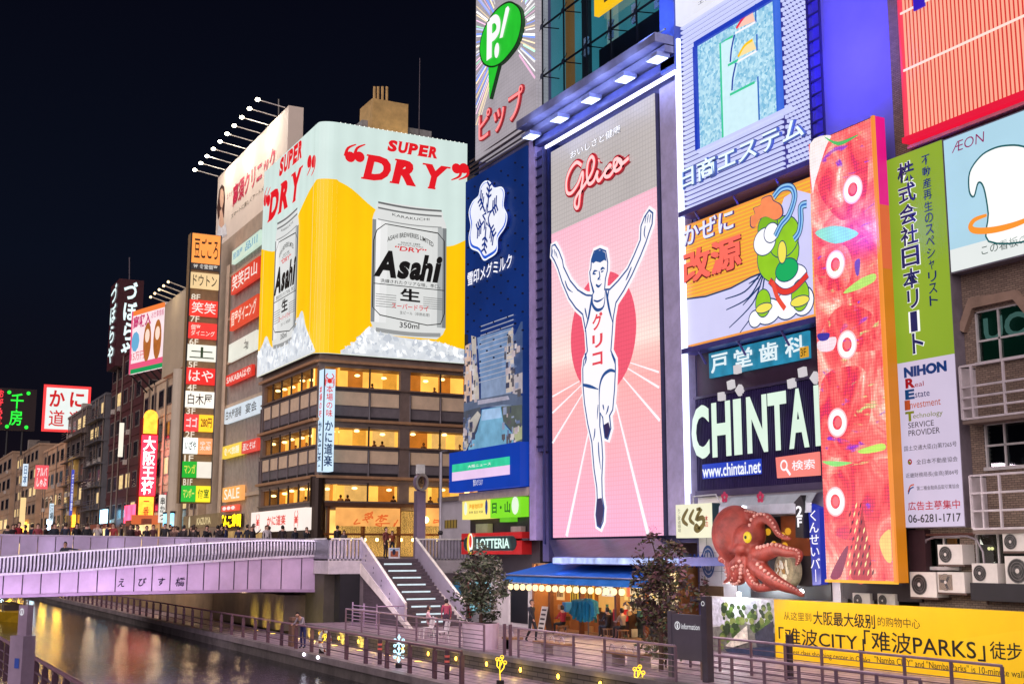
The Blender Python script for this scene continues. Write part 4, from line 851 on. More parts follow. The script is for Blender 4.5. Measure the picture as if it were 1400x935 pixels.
b = MB(); q = [PB.uv(*c) for c in Zb((830, 690), (1194, 640), (1500, 600), (1500, 960), (900, 960))]; b.poly(PB, [(min(x, -20.55), max(z, PB.uv(1062, 908)[1])) for x, z in q], .0225, M((250, 206, 20), .5, 0, .06, .4)); b.build("pale_stripe", t)
# ================================================================ brick building on the right
PBK = PY(29.4)

t = thing("brick_building", "brown brick building with green lettered bay window and white balcony rails", "building", (-24, 29, 0))
BR = BRICK((150, 128, 112), (124, 104, 92), (70, 60, 58), .20, .065)
wins = [rect(PBK, 1336, 497, 1420, 408), rect(PBK, 1348, 640, 1420, 571), rect(PBK, 1336, 800, 1420, 727), rect(PBK, 1268, 775, 1312, 733)]
b = MB(); b.box(-29.0, -16, 29.8, 42, -.1, 36, M((84, 72, 66), .8))
# front skin pierced by the windows
zs_ = [0, 12.3, 36]
def skin(x0, x1, z0, z1): b.pbox(PBK, x0, z0, x1, z1, -.4, 0, BR)
w0, w1, w2, w3 = wins
skin(-29.0, w0[0], w0[1], w0[3]); skin(w0[2], -16, w0[1], w0[3]); skin(-29.0, -16, w0[3], 30)
skin(-29.0, -16, w1[3], w0[1]); skin(-29.0, w1[0], w1[1], w1[3]); skin(w1[2], -16, w1[1], w1[3])
skin(-29.0, -16, w2[3], w1[1]); skin(-29.0, w3[0], w2[1], w2[3]); skin(w3[2], w2[0], w2[1], w2[3]); skin(w2[2], -16, w2[1], w2[3]); skin(-29, -16, 0, w2[1])
b.build("wall", t)
FR = M((190, 184, 184), .5)
for k, w in enumerate(wins):
    f = MB(); f.pbox(PBK, w[0], w[1], w[2], w[3], -.38, -.3, [E((14, 62, 44), .5, .3, 1), M((16, 16, 24), .3), E((96, 70, 60), .5, .5, 1.5), M((20, 18, 22), .4)][k])
    if k == 2:
        for x in (.3, .42, 1.3): f.ball(PBK.pt(w[0] + x, w[3] - .45, -.25), .05, E((255, 220, 150), 4), 6)
    o = f.build("window", t)
    f = MB(); f.pbox(PBK, w[0], w[1], w[2], w[3], -.1, -.09, GLASS((190, 205, 205), .1)); g2 = f.build("pane", o)
    f = MB(); xm = w[0] + (w[2] - w[0]) * (.36 if k != 3 else .5); zm = w[1] + (w[3] - w[1]) * (.42 if k == 0 else .5)
    f.pbox(PBK, w[0], w[1] - .08, w[2], w[1] + .02, -.1, .1, FR); f.pbox(PBK, w[0], w[3] - .05, w[2], w[3], -.1, -.02, FR); f.pbox(PBK, w[0], w[1], w[0] + .06, w[3], -.1, -.02, FR); f.pbox(PBK, xm - .03, w[1], xm + .03, w[3], -.08, -.03, FR)
    if k < 2: f.pbox(PBK, w[0], zm - .03, w[2], zm + .03, -.08, -.03, FR)
    f.build("frame", o)
    for q in (g2,): pass
b = MB(); zq = zc(1190, 380, 4.25); r = rect(PBK, *zq((640, 365))[0], *zq((860, 190))[0]); b.text(PBK, "UC", r, -.2, E((150, 190, 180), .6, 0), .03); b.build("window_lettering", t)
b = MB(); ar = on(PBK, zq((545, 310), (600, 150), (855, 100), (990, 260))); b.line(PBK, ar, .26, .16, M((150, 124, 108), .7), th=.16); b.build("window_surround", t)
for (pts) in (((1315, 503, 1420, 480), (1322, 574, 1420, 560), 5), ((1329, 651, 1420, 640), (1332, 723, 1420, 717), 3)):
    a = PG.uv(*pts[0][:2]); c = PG.uv(*pts[1][:2]); x0, zt_, zb_ = a[0] + .1, a[1], c[1]; f = MB(); RLM = M((206, 196, 200), .4)
    n = pts[2]
    for i in range(n + 1):
        z = zb_ + (zt_ - zb_) * i / n
        if n == 5 and i == 4: continue
        f.pbox(PG, x0, z - .03, -20.5, z + .03, .55, .62, RLM)
    for x in (x0, x0 + .42, x0 + 1.05 * (1.5 if n == 5 else 1), x0 + 2.4, x0 + 3.6): f.pbox(PG, x - .03, zb_, x + .03, zt_, .56, .63, RLM)
    f.pbox(PG, x0, zb_, x0 + .05, zt_, 0, .6, RLM); f.pbox(PG, x0, zt_ - .04, x0 + .05, zt_ + .02, 0, .6, RLM); f.pbox(PG, x0, zb_ - .15, -20.5, zb_ - .05, 0, .62, M((120, 104, 96), .7)); f.build("balcony_rail", t)
b = MB(); b.pbox(PG, -29.1, 2.3, -28.4, 4.3, 0, .25, M((60, 34, 40), .5)); b.pbox(PG, -32.3, 2.1, -28.8, 2.66, -.2, .1, M((50, 36, 44), .6)); b.pbox(PG, PG.uv(1335, 830)[0], 2.25, -20, 2.75, 0, .6, M((30, 26, 34), .6)); b.build("dark_awning", t)
b = MB()

zq = zc(1190, 580, 3.738)
b.tube([PG.pt(*PG.uv(*c), .2) for c in zq((250, 745), (235, 660), (262, 590), (310, 575), (470, 570), (520, 590), (550, 650), (560, 740))], .035, M((150, 140, 146), .4, .4), 6); b.tube([PG.pt(*PG.uv(*c), .15) for c in zq((190, 565), (420, 560), (500, 560))], .04, M((120, 80, 70), .4, .4), 6)
b.tube([PG.pt(*PG.uv(*c), .15) for c in zq((530, 828), (700, 838), (785, 845))], .05, M((140, 84, 44), .5, .4), 6); b.tube([PG.pt(*PG.uv(*c), .15) for c in zq((560, 740), (568, 920))], .035, M((90, 60, 50), .4, .4), 6); b.build("pipe", t)
# AC units
def ac(label, x0, y0, x1, y1, d=.55, fan=.3, dark=True):
    r = rect(PG, x0, y1, x1, y0); o = thing("air_conditioner", label, "air conditioner", tuple(PG.pt((r[0] + r[2]) / 2, r[1], .3)), "air conditioner units on the brick wall")
    f = MB(); CS = M((214, 206, 200), .45, 0, .1, 3); f.pbox(PG, r[0], r[1], r[2], r[3], .05, d, CS); f.build("casing", o)
    w, h = r[2] - r[0], r[3] - r[1]; rr = min(h * .42, w * .36); ca = (r[0] + rr * 1.25, (r[1] + r[3]) / 2); f = MB()
    if dark: f.ell(PG, ca[0], ca[1], rr, rr, d + .01, M((38, 34, 36), .5), 20)
    else: f.pbox(PG, r[0] + .05, r[1] + h * .12, r[0] + w * .55, r[3] - h * .12, d, d + .012, M((150, 132, 116), .6))
    for k in range(1, 5): f.ell(PG, ca[0], ca[1], rr * k / 4, rr * k / 4, d + .02, M((110, 104, 104), .4), 20, .93)
    for k in range(3):
        th = k * 2.09 + .4; f.line(PG, [(ca[0] + rr * .15 * math.cos(th), ca[1] + rr * .15 * math.sin(th)), (ca[0] + rr * .85 * math.cos(th + .5), ca[1] + rr * .85 * math.sin(th + .5))], rr * .35, d + .014, M((66, 60, 62), .4))
    f.ell(PG, ca[0], ca[1], rr * .2, rr * .2, d + .025, CS, 10); f.build("fan_grille", o)
    f = MB(); f.pbox(PG, r[0] - .02, r[1] - .06, r[2] + .05, r[1], 0, d, M((90, 70, 64), .5, .3)); f.build("bracket", o)
ac("air conditioner with round dark fan, lowest left of the three below the green sign", 1250, 782, 1284, 815); ac("air conditioner with square tan grille, right of the lowest left unit", 1288, 782, 1323, 809, dark=False); ac("air conditioner mounted highest, straight below the white phone number", 1288, 744, 1320, 771)
ac("squat air conditioner on the rusty pipe shelf between the other wall units", 1335, 770, 1368, 796); ac("air conditioner beside the lit lower window, at the photo's right edge", 1377, 727, 1412, 753); ac("tall air conditioner with big fan at the right edge, under another unit", 1381, 760, 1420, 800)
ac("air conditioner half hidden under the red screen, the left one of two", 1160, 811, 1183, 830, .2); ac("air conditioner half hidden under the red screen, the right one of two", 1194, 812, 1217, 830, .2)
# green and white company sign
t = thing("green_vertical_sign", "tall sign, lime green above with blue kanji and white below with company details", "sign", tuple(PG.pt(-27.7, 4.35, .2)))
s0 = (-29.0, 4.35, -26.6, 16.25); zsp = PG.uv(1226, 498)[1]
b = MB(); b.pbox(PG, s0[0], s0[1], s0[2], s0[3], 0, .42, M((120, 110, 120), .5)); b.build("casing", t)
b = MB(); b.pbox(PG, s0[0] + .03, zsp, s0[2] - .03, s0[3] - .03, .42, .45, E((152, 184, 52), .78, .12, .3)); b.build("green_panel", t)
b = MB(); b.pbox(PG, s0[0] + .03, s0[1] + .03, s0[2] - .03, zsp, .42, .45, E((214, 200, 226), .86, .05)); b.build("white_panel", t)
ZA = zc(1190, 180, 4.25); ZB = zc(1190, 380, 4.25); ZC = zc(1190, 580, 3.738)
b = MB(); NB = M((24, 50, 130), .4); WO = E((250, 250, 250), 1.0, 0)
ks = "株式会社日本リート"; zt_ = PG.uv(*ZA((205, 185))[0])[1]; zb_ = PG.uv(*ZB((262, 455))[0])[1]; h = (zt_ - zb_) / 9
xa, xb = -28.48, -27.78; bw = MB()
for i, ch in enumerate(ks):
    hh = .88 if ch not in 'リ' else .8; c_ = '｜' if ch == 'ー' else ch; zz1 = zt_ - i * h; zz0 = zz1 - h * hh
    rr = (xa, zz0, xb, zz1) if ch not in 'ー' else (-28.2, zz0, -28.06, zz1)
    if ch == 'リ': rr = (xa + .14, zz0, xb - .12, zz1)
    if ch == 'ト': rr = (xa + .25, zz0, xb - .02, zz1)
    bw.text(PG, c_, rr, .46, WO, .048); b.text(PG, c_, rr, .475, NB, .022)
bw.build("kanji_outline", t); b.build("kanji_lettering", t)
b = MB(); zt2 = PG.uv(*ZA((330, 140))[0])[1]; zb2 = PG.uv(*ZB((385, 170))[0])[1]; ss = "不動産再生のスペシャリスト"; h = (zt2 - zb2) / len(ss)
for i, ch in enumerate(ss):
    sc = .30 if ch != 'ャ' else .2; b.text(PG, ch, (-27.28 - sc / 2 * 1.1, zt2 - i * h - h * .82, -27.28 + sc / 2 * 1.1, zt2 - i * h), .47, NB, .012)
b.build("small_kanji", t)
def ln(s, zf, x0, x1, yb, yt, col, off=0.0):
    a0 = PG.uv(*zf((x0, yb))[0])[0]; a1 = PG.uv(*zf((x1, yb))[0])[0]; z0 = PG.uv(*zf((x0, yb))[0])[1]; z1 = PG.uv(*zf((x0, yt))[0])[1]; b.text(PG, s, (a0, z0, a1, z1), .47, col, off)
b = MB(); RE = M((190, 30, 50), .4); BU = M((20, 90, 160), .4); OG = M((226, 110, 60), .4); LG = M((150, 170, 40), .4); BK = M((40, 36, 44), .4)
ln("NIHON", ZB, 210, 452, 578, 525, M((30, 80, 160), .4), .06)
for Lt, rest, y, c1 in (("R", "eal", 640, RE), ("E", "state", 705, BU), ("I", "nvestment", 766, OG), ("T", "echnology", 832, LG)):
    ln(Lt, ZB, 218, 262 if Lt != 'I' else 234, y, y - 50, c1, .05)
ln("eal", ZB, 268, 320, 634, 606, RE); ln("state", ZB, 270, 355, 696, 666, M((30, 50, 120), .4)); ln("nvestment", ZB, 240, 420, 760, 726, OG); ln("echnology", ZB, 258, 432, 826, 788, LG)
ln("SERVICE", ZB, 230, 380, 874, 842, BK); ln("PROVIDER", ZB, 232, 415, 920, 886, BK)
ln("国土交通大臣(2)第7265号", ZC, 182, 452, 142, 112, BK); ln("全日本不動産協会", ZC, 244, 456, 206, 180, BK); ln("近畿財務局長(金商)第84号", ZC, 190, 460, 278, 250, BK); ln("第二種金融商品取引業協会", ZC, 246, 464, 338, 316, BK)
ln("広告主募集中", ZC, 202, 468, 440, 396, M((200, 40, 70), .4), .01); ln("06-6281-1717", ZC, 204, 472, 502, 462, BK, .012)
a, z = PG.uv(*ZC((210, 192))[0]); b.ell(PG, a, z, .09, .09, .47, RE, 12, .5); b.ell(PG, a - .02, z - .02, .05, .05, .472, LG, 8)
a, z = PG.uv(*ZC((215, 325))[0]); b.line(PG, smooth([(a - .12, z - .12), (a - .02, z + .06), (a + .14, z + .1)], 4), .04, .47, OG); b.line(PG, smooth([(a - .12, z - .18), (a - .02, z - .02), (a + .12, z + .02)], 4), .04, .47, BU)
b.build("details_lettering", t)
# white creature sign: plain rounded shape with orange hoop
t = thing("pale_blue_sign", "pale blue sign with a plain rounded white shape inside an orange hoop", "sign", tuple(PG.pt(-24, 12, .3)))
s0 = (-26.55, 11.95, -20, 16.2); b = MB(); b.pbox(PG, *s0, 0, .45, M((120, 116, 130), .5)); b.build("casing", t)
zw = PG.uv(*ZA((470, 692))[0])[1]
b = MB(); b.pbox(PG, s0[0] + .04, zw, s0[2], s0[3] - .05, .45, .48, E((176, 216, 234), .95, .05)); b.pbox(PG, s0[0] + .04, s0[1] + .05, s0[2], zw, .45, .48, E((232, 238, 236), .95, .03)); b.build("panel", t)
b = MB(); sh = smooth(on(PG, ZA((700, 640), (698, 480), (672, 330), (640, 300), (615, 380), (588, 350), (590, 240), (650, 150), (720, 105), (800, 85), (900, 90), (1010, 150), (1050, 260), (1030, 380), (990, 330), (930, 500), (940, 630))), 4, True)
b.poly(PG, sh, .49, E((250, 252, 250), 1.0, 0)); b.line(PG, sh, .055, .495, M((30, 130, 130), .5), True); b.build("white_shape", t)
b = MB(); a, z = PG.uv(*ZA((760, 540))[0]); hp = [(a + .72 * math.cos(q), z + .02 + .21 * math.sin(q) + .16 * .72 * math.cos(q)) for q in [2 * math.pi * k / 30 for k in range(30)]]
hp = smooth(on(PG, ZA((690, 488), (620, 515), (595, 555), (625, 578), (720, 575), (830, 550), (920, 515), (960, 480))), 5); b.line(PG, hp, .14, .5, E((246, 150, 50), 1, 0), taper=lambda k: .5 + .9 * math.sin(math.pi * min(1, k * .9 + .05))); b.build("orange_hoop", t)
b = MB(); zz0 = PG.uv(*ZA((485, 140))[0])[1]; zz1 = PG.uv(*ZA((485, 70))[0])[1]; a0 = PG.uv(*ZA((488, 140))[0])[0]; a1 = PG.uv(*ZA((680, 140))[0])[0]; MG = M((190, 60, 130), .4)
b.text(PG, "ÆON", (a0, zz0 + .05, a1, zz1), .49, MG, -.006, shear=.12); b.build("logo_lettering", t)
b = MB(); ln_ = on(PG, ZA((660, 722), (660, 665), (950, 722)));
b.text(PG, "この看板の裏側", (ln_[0][0], ln_[0][1], ln_[0][0] + 2.35, ln_[1][1]), .49, M((90, 120, 110), .5), 0); b.build("lettering", t)
# red ribbed screen
t = thing("red_ribbed_screen", "huge red and white vertically ribbed lit screen at the top right corner", "screen", tuple(PG.pt(-24, 16.6, .4)))
s0 = (-27.98, 16.62, -18.5, 29)
b = MB(); b.pbox(PG, *s0, 0, .4, E((214, 44, 40), .9, .05)); b.build("panel", t)
b = MB(); x = s0[0] + .06
while x < s0[2]: b.pbox(PG, x, s0[1] + .1, x + .065, s0[3], .4, .44, E((255, 176, 150), .95, .05)); x += .155
b.build("ribs", t)
b = MB(); RDL = E((236, 24, 60), .9, 0); b.pbox(PG, s0[0] - .1, s0[1] - .1, s0[2], s0[1] + .08, 0, .62, RDL); b.pbox(PG, s0[0] - .05, s0[1], s0[0] + .03, s0[3], 0, .55, E((240, 60, 90), 1, 0))
b.pbox(PG, s0[0], s0[1] - .3, s0[2], s0[1] - .2, 0, .5, M((230, 130, 150), .4))
for z in (18.9, 20.85, 22.8): b.pbox(PG, s0[0], z, s0[2], z + .07, .5, .53, E((255, 225, 215), 1, 0))
b.build("trim", t)
b = MB(); r = rect(PG, 1254, 17, 1267, -20); b.pbox(PG, r[0], r[1], r[2], r[3], .5, .56, E((60, 30, 200), .8)); b.build("blue_tab", t)
# blue floodlights on the recessed wall and the tower top
for z in (14, 20, 26): lamp('AREA', (-30.0, 27.0, z), 190, (.12, .10, 1.0), 1.2, (-30.6, 29.2, z + 1.5))
# ================================================================ crab restaurant with the beer billboard
class PR:                       # upright plane through a point, its right vector turned by yaw
    def __init__(s, x, y, yaw): s.x, s.y = x, y; s.c, s.s = math.cos(yaw), math.sin(yaw)
    def uv(s, px, py):
        d = ray(px, py); nx, ny = s.s, -s.c; t = (s.x * nx + s.y * ny) / (d[0] * nx + d[1] * ny)
        x, y = d[0] * t, d[1] * t; return ((x - s.x) * s.c + (y - s.y) * s.s, EYE + d[2] * t)
    def pt(s, a, z, d=0.0): return Vector((s.x + a * s.c + s.s * d, s.y + a * s.s - s.c * d, z))
FX = PX(-85.7); FY = PY(29.0)
t = thing("crab_restaurant", "dark corner building with glowing amber restaurant floors under the wraparound beer billboard", "building", (-90, 34, 3.3))
ZR = zc(340, 470, 3.465)
zl = [FX.uv(*ZR((560, y))[0])[1] for y in (100, 372, 638)]            # three ledges
zbot = FX.uv(*ZR((560, 755))[0])[1]
CON = M((146, 128, 118), .6, 0, .25, 1.0); LEDGE = M((190, 146, 110), .5, .2); SPB = M((232, 204, 172), .6, 0, .15, 1.2); SPD = M((120, 112, 116), .5); PIER = M((126, 108, 100), .55)
b = MB(); b.box(-100.2, -88.2, 31.5, 46, 3.3, 34, M((90, 84, 82), .7)); b.box(-100.2, -85.75, 29.05, 46, 17.0, 18.2, CON); b.box(-86.4, -85.75, 43, 46, 3.3, 18, CON)
for z in zl[1:] + [zbot]: b.box(-100.2, -85.75, 29.05, 46, z - .45, z - .2, CON)
b.build("wall", t)
DIN = []; AMB = E((255, 205, 110), 1.7, .25, .55); AMB2 = E((255, 190, 80), .95, .3, .8)
def band(pl, a0, a1, zt, cuts, piers, zb, spandrel=True):
    """one storey of one face: glowing room, mullions, sill, spandrel panels, ledge"""
    wt = zt - .30; wb = zt - 1.78 if spandrel else zb + .1
    bb = MB(); bb.pbox(pl, a0, wb, a1, wt, -1.7, -1.6, AMB); bb.pbox(pl, a0, wt, a1, wt + .1, -1.6, -.1, E((255, 200, 104), 1.5, .25, .7)); bb.pbox(pl, a0, wb - .1, a1, wb, -1.6, -.1, M((120, 76, 40), .6))
    n = int((a1 - a0) / 2.2)
    for k in range(n):
        a = a0 + (k + .35 + .3 * random.random()) * (a1 - a0) / n; w = random.uniform(.5, .9)
        bb.pbox(pl, a - w, wb, a + w, wt, -1.59, -1.54, E(random.choice(((255, 220, 150), (240, 160, 60), (255, 196, 90), (214, 140, 60))), 1.0, .2, 1.5))
    bb.build("lit_room", t)
    bb = MB()
    for k in range(n):
        a = a0 + (k + .2 + .6 * random.random()) * (a1 - a0) / n; zz = wt - random.uniform(.25, .5); bb = MB(); bb.ball(pl.pt(a, zz, -.9), .17, E((255, 236, 180), 5.5, 0), 8, (1.3, 1.3, .6), 5); bb.build("pendant_lamp", t)
    for k in range(int(n * 1.3) if pl is FX else 2): DIN.append((pl.pt(random.uniform(a0 + .3, a1 - .3), wb - .78, -.75), pl))
    bb = MB(); bb.pbox(pl, a0, wb, a1, wt, -.22, -.21, GLASS((250, 236, 214), .07)); bb.build("window_pane", t)
    bb = MB(); bb.pbox(pl, a0 - .2, wt, a1 + .2, zt, -.3, .02, CON); bb.pbox(pl, a0 - .25, zt - .04, a1 + .2, zt + .16, -.3, .32, LEDGE)
    bb.pbox(pl, a0, wb - .28, a1, wb, -.3, .04, M((96, 88, 90), .5)); bb.pbox(pl, a0, wb - .08, a1, wb + .04, .04, .16, M((120, 100, 90), .5))
    for c in cuts: bb.pbox(pl, c - .05, wb, c + .05, wt, -.1, .03, M((60, 50, 46), .5))
    for c, w in piers: bb.pbox(pl, c - w / 2, zb, c + w / 2, wt, -.3, .05, PIER)
    if spandrel:
        bb.pbox(pl, a0, zb, a1, wb - .28, -.3, -.04, SPD)
        ed = sorted([a0] + list(cuts) + [c - w / 2 for c, w in piers] + [c + w / 2 for c, w in piers] + [a1])
        for x0, x1 in zip(ed, ed[1:]):
            if any(abs((x0 + x1) / 2 - c) < w / 2 for c, w in piers): continue
            zm_ = (zb + wb - .28) / 2 + .08; bb.pbox(pl, x0 + .1, zm_, x1 - .1, wb - .30, -.04, .03, SPB); bb.pbox(pl, x0 + .1, zb + .12, x1 - .1, zb + .4, -.04, .02, M((36, 32, 38)))
            bb.tube([pl.pt(x0, wb - .3, .1), pl.pt(x0, zb + .05, .1)], .05, M((120, 110, 112), .4, .4), 5)
    bb.build("facade_storey", t)
aR = lambda x: FX.uv(*ZR((x, 300))[0])[0]
aL = lambda x: FY.uv(*ZR((x, 300))[0])[0]
rc = [aR(572), aR(908)]; rp_ = [(aR(740), aR(765) - aR(718))]
lc = [aL(x) for x in (112, 152, 198, 246, 292)]
zbs = zl[1:] + [zbot]
for k in range(3):
    band(FX, 29.15, 43, zl[k], rc, rp_, zbs[k] if k < 2 else zbot, k < 2); band(FY, -99.9, -86.0, zl[k], lc, [(-99.6, .6)], zbs[k] if k < 2 else zbot, k < 2)
b = MB(); b.tube([(-85.95, 29.2, 3.3), (-85.95, 29.2, 9.0)], .55, M((60, 46, 40), .35, .5), 14); b.pbox(FX, 29.0, 9, 29.4, 17.6, -.4, .1, PIER); b.build("corner_column", t)
# ground storey: amber shop front
b = MB(); b.pbox(FX, 29.6, 3.3, 43, zbot, -2.6, -2.5, E((255, 196, 104), 1.5, .4, .6)); b.pbox(FX, 29.6, 3.2, 43, 3.35, -2.5, 0.4, M((140, 110, 80), .6)); b.pbox(FY, -99.9, 3.3, -86.4, zbot, -1.0, -.9, M((60, 44, 36), .6)); b.build("shop_interior", t)
b = MB()
for y in (29.9, 32.6, 35.4, 37.2, 40): b.pbox(FX, y, 3.3, y + .16, zbot, -.4, .05, M((130, 78, 40), .5))
b.pbox(FX, 29.6, 4.85, 43, 5.0, -.3, .1, M((120, 70, 30), .5)); b.pbox(FX, 29.6, zbot - .25, 43, zbot, -.4, .25, M((90, 60, 44), .5)); b.build("shop_frame", t)
for k in range(12): b = MB(); b.ball(FX.pt(30.2 + k * .95, 4.55, -.7), .13, E((255, 226, 150), 5, 0), 7); b.build("shop_lamp", t)
lamp('POINT', FX.pt(37.4, 6.1, 1.0), 120, (1, .66, .25), .2)
b = MB(); b.ball(FX.pt(37.3, 6.0, .6), .24, E((255, 214, 130), 12, 0), 10); b.tube([FX.pt(37.3, 6.0, .6), FX.pt(37.3, 6.0, 0)], .04, DARK, 5); b.build("wall_lamp", t)
def sg(name, label, cat, pl, r, mat, d0=.1, d1=.45, edge=None, group=None):
    o = thing(name, label, cat, tuple(pl.pt((r[0] + r[2]) / 2, r[1], d0)), group); bb = MB(); bb.pbox(pl, r[0], r[1], r[2], r[3], d0, d1, edge or mat)
    if edge: bb.pbox(pl, r[0] + .06, r[1] + .06, r[2] - .06, r[3] - .06, d1, d1 + .02, mat)
    bb.build("panel", o); return o
def wr(o, pl, items, name="lettering"):
    bb = MB()
    for it in items:
        s_, r, d, m_ = it[:4]; off = it[4] if len(it) > 4 else 0.0; v = it[5] if len(it) > 5 else False; bb.text(pl, s_, r, d, m_, off, vert=v, ls=(it[6] if len(it) > 6 else 1.0))
    return bb.build(name, o)
def sub(r, u0, v0, u1, v1): return (r[0] + (r[2] - r[0]) * u0, r[1] + (r[3] - r[1]) * v0, r[0] + (r[2] - r[0]) * u1, r[1] + (r[3] - r[1]) * v1)
REDL = E((224, 50, 40), .95, 0); KB = M((24, 34, 70), .5)
# beige banner signs on the side face
for x0, x1, lb in ((408, 710, "long amber banner sign above the crab restaurant door, red brush strokes on it"), (835, 1000, "short amber banner sign behind the ring-topped clock pole")):
    r = rect(FX, *ZR((x0, 862))[0], *ZR((x1, 780))[0]); o = sg("banner_sign", lb, "sign", FX, r, E((250, 176, 96), .9, .2, 1.2), .1, .3)
    bb = MB()
    for k in range(9 if x0 < 500 else 4):
        a = random.uniform(r[0] + .4, r[2] - .4); z = random.uniform(r[1] + .2, r[3] - .2); bb.line(FX, smooth([(a + random.uniform(-.6, .6), z + random.uniform(-.3, .3)) for _ in range(4)], 4), .09, .32, E((232, 110, 50), .9, 0))
    bb.build("brush_picture", o)
# crab sign on the canal face
r = rect(PY(28.6), *ZR((38, 898))[0], *ZR((302, 770))[0]); P28 = PY(28.6); r = (r[0], P28.uv(*ZR((38, 893))[0])[1], r[2], P28.uv(*ZR((38, 800))[0])[1])
o = sg("crab_sign", "white lit sign with a red crab at each end above the bridge", "sign", P28, r, E((252, 236, 226), 1.05, .06), .05, .5)
def crab(bb, pl, ca, cz, s, mat, d):
    bb.ell(pl, ca, cz, .3 * s, .34 * s, d, mat, 12)
    for sg_ in (-1, 1):
        for k in range(4): bb.line(pl, smooth([(ca + sg_ * .2 * s, cz + (.2 - .14 * k) * s), (ca + sg_ * .62 * s, cz + (.3 - .22 * k) * s), (ca + sg_ * .5 * s, cz + (-.05 - .26 * k) * s)], 4), .08 * s, d, mat)
        bb.line(pl, smooth([(ca + sg_ * .2 * s, cz + .3 * s), (ca + sg_ * .55 * s, cz + .55 * s), (ca + sg_ * .3 * s, cz + .95 * s)], 4), .13 * s, d, mat)
bb = MB(); h = r[3] - r[1]; crab(bb, P28, r[0] + 2.0, r[1] + h * .46, h * .46, REDL, .53); crab(bb, P28, r[2] - 2.0, r[1] + h * .46, h * .46, REDL, .53); bb.build("crab_emblem", o)
wr(o, P28, [("かに道楽", sub(r, .33, .28, .67, .75), .53, REDL, .02)])
# corner vertical sign
t2 = thing("corner_sign", "tall white lit sign with crab crest and blue characters on the building corner", "sign", (-84.8, 28.6, 9))
PC = PX(-84.6); rC = rect(PC, *ZR((345, 602))[0], *ZR((412, 122))[0]); b = MB(); x1 = -84.6
b.box(x1 - 1.0, x1, rC[0], rC[2], rC[1], rC[3], E((206, 232, 252), 1.05, .06)); b.build("panel", t2)
b = MB(); b.pbox(PC, rC[0], rC[1], rC[0] + .08, rC[3], 0, .03, DARK); crab(b, PC, (rC[0] + rC[2]) / 2, rC[3] - .85, .55, REDL, .04); b.build("crab_emblem", t2)
b = MB(); P2 = PY(rC[0]); b.text(PC, "本場の味", sub(rC, .24, .53, .8, .84), .04, REDL, .008, vert=True); b.text(PC, "かに道楽", sub(rC, .18, .05, .86, .49), .04, E((26, 64, 120), .5, 0), .02, vert=True)
b.text(P2, "本場の味", (x1 - .8, sub(rC, 0, .53, 1, .84)[1], x1 - .25, sub(rC, 0, .53, 1, .84)[3]), .02, REDL, .02, vert=True); b.text(P2, "かに道楽", (x1 - .85, sub(rC, 0, .05, 1, .49)[1], x1 - .2, sub(rC, 0, 0, 1, .49)[3]), .02, E((26, 64, 120), .5, 0), .03, vert=True); b.build("lettering", t2)
lamp('POINT', (-83.5, 28.0, 13), 70, (.7, .88, 1), .5)
# ---- wraparound beer billboard
t = thing("beer_billboard", "wraparound lit billboard of a silver beer can in yellow beer under white foam", "billboard", (-88, 31, 17.9))
AX = PX(-85.5); AY = PY(28.6); ZK = zc(350, 140, 2.597)
zb_, zt_ = 17.92, 35.55; Yc0 = 29.95; Xc0 = -86.25; Y1 = AX.uv(638, 350)[0]; X0 = -100.3
FO = E((214, 234, 228), .93, .05, .3, grid=0, tubes=1.5); YE = E((255, 200, 4), .98, .05, .3, tubes=1.5)
corner = [(Xc0 + (Yc0 - 28.6) * 0 + .75 * math.sin(q), 28.6 + 1.35 * (1 - math.cos(q))) for q in [math.pi / 2 * k / 6 for k in range(7)]]
path = [(X0, 28.6)] + corner + [(-85.5, Y1)]
b = MB()
def strip(p, q, z0a, z0b, z1a, z1b, d, mat):
    dx, dy = q[0] - p[0], q[1] - p[1]; l = math.hypot(dx, dy); nx, ny = dy / l * d, -dx / l * d
    b.face([(p[0] + nx, p[1] + ny, z0a), (q[0] + nx, q[1] + ny, z0b), (q[0] + nx, q[1] + ny, z1b), (p[0] + nx, p[1] + ny, z1a)], mat)
for p, q in zip(path, path[1:]): strip(p, q, zb_, zb_, zt_, zt_, 0, FO)
BK_ = M((90, 92, 96), .6)
b.face([(x, y, zt_) for x, y in path] + [(-88, Y1, zt_), (X0, 31.5, zt_)], BK_); b.face([(x, y, zb_) for x, y in path][::-1] + [(X0, 31.5, zb_), (-88, Y1, zb_)], BK_); b.face([(X0, 28.6, zb_), (X0, 28.6, zt_), (X0, 31.5, zt_), (X0, 31.5, zb_)], BK_)
b.build("foam_panel", t)
# beer level as (plane, pixel) samples
L_ = [AY.uv(*c) for c in ZK((20, 522), (72, 528), (120, 480), (155, 390), (190, 315))]; R_ = [AX.uv(*c) for c in ZK((285, 277), (340, 308), (420, 378), (520, 440), (600, 485), (680, 512), (752, 488))]
L_[0] = (X0 + .02, L_[0][1]); R_[-1] = (Y1 - .02, R_[-1][1])
L_ = smooth(L_, 4); R_ = smooth(R_, 4); zc_ = (L_[-1][1] + R_[0][1]) / 2 + .25
b = MB()
P_ = [((x, 28.6), z) for x, z in L_ if x < Xc0 - .05] + [(c, zc_) for c in corner] + [((-85.5, y), z) for y, z in R_ if y > Yc0 + .05]
for (p, z0), (q, z1) in zip(P_, P_[1:]): strip(p, q, zb_ + .03, zb_ + .03, z0, z1, .02, YE)
b.build("beer_panel", t)
# seams
b = MB(); SE = E((196, 214, 206), .85, 0)
for k in range(12):
    x = X0 + .8 + k * 1.15; b.pbox(AY, x, zb_, x + .03, zt_, .035, .04, SE) if x > -200 and k in (0, 11) else None
b.build("seam", t) if b.v else None
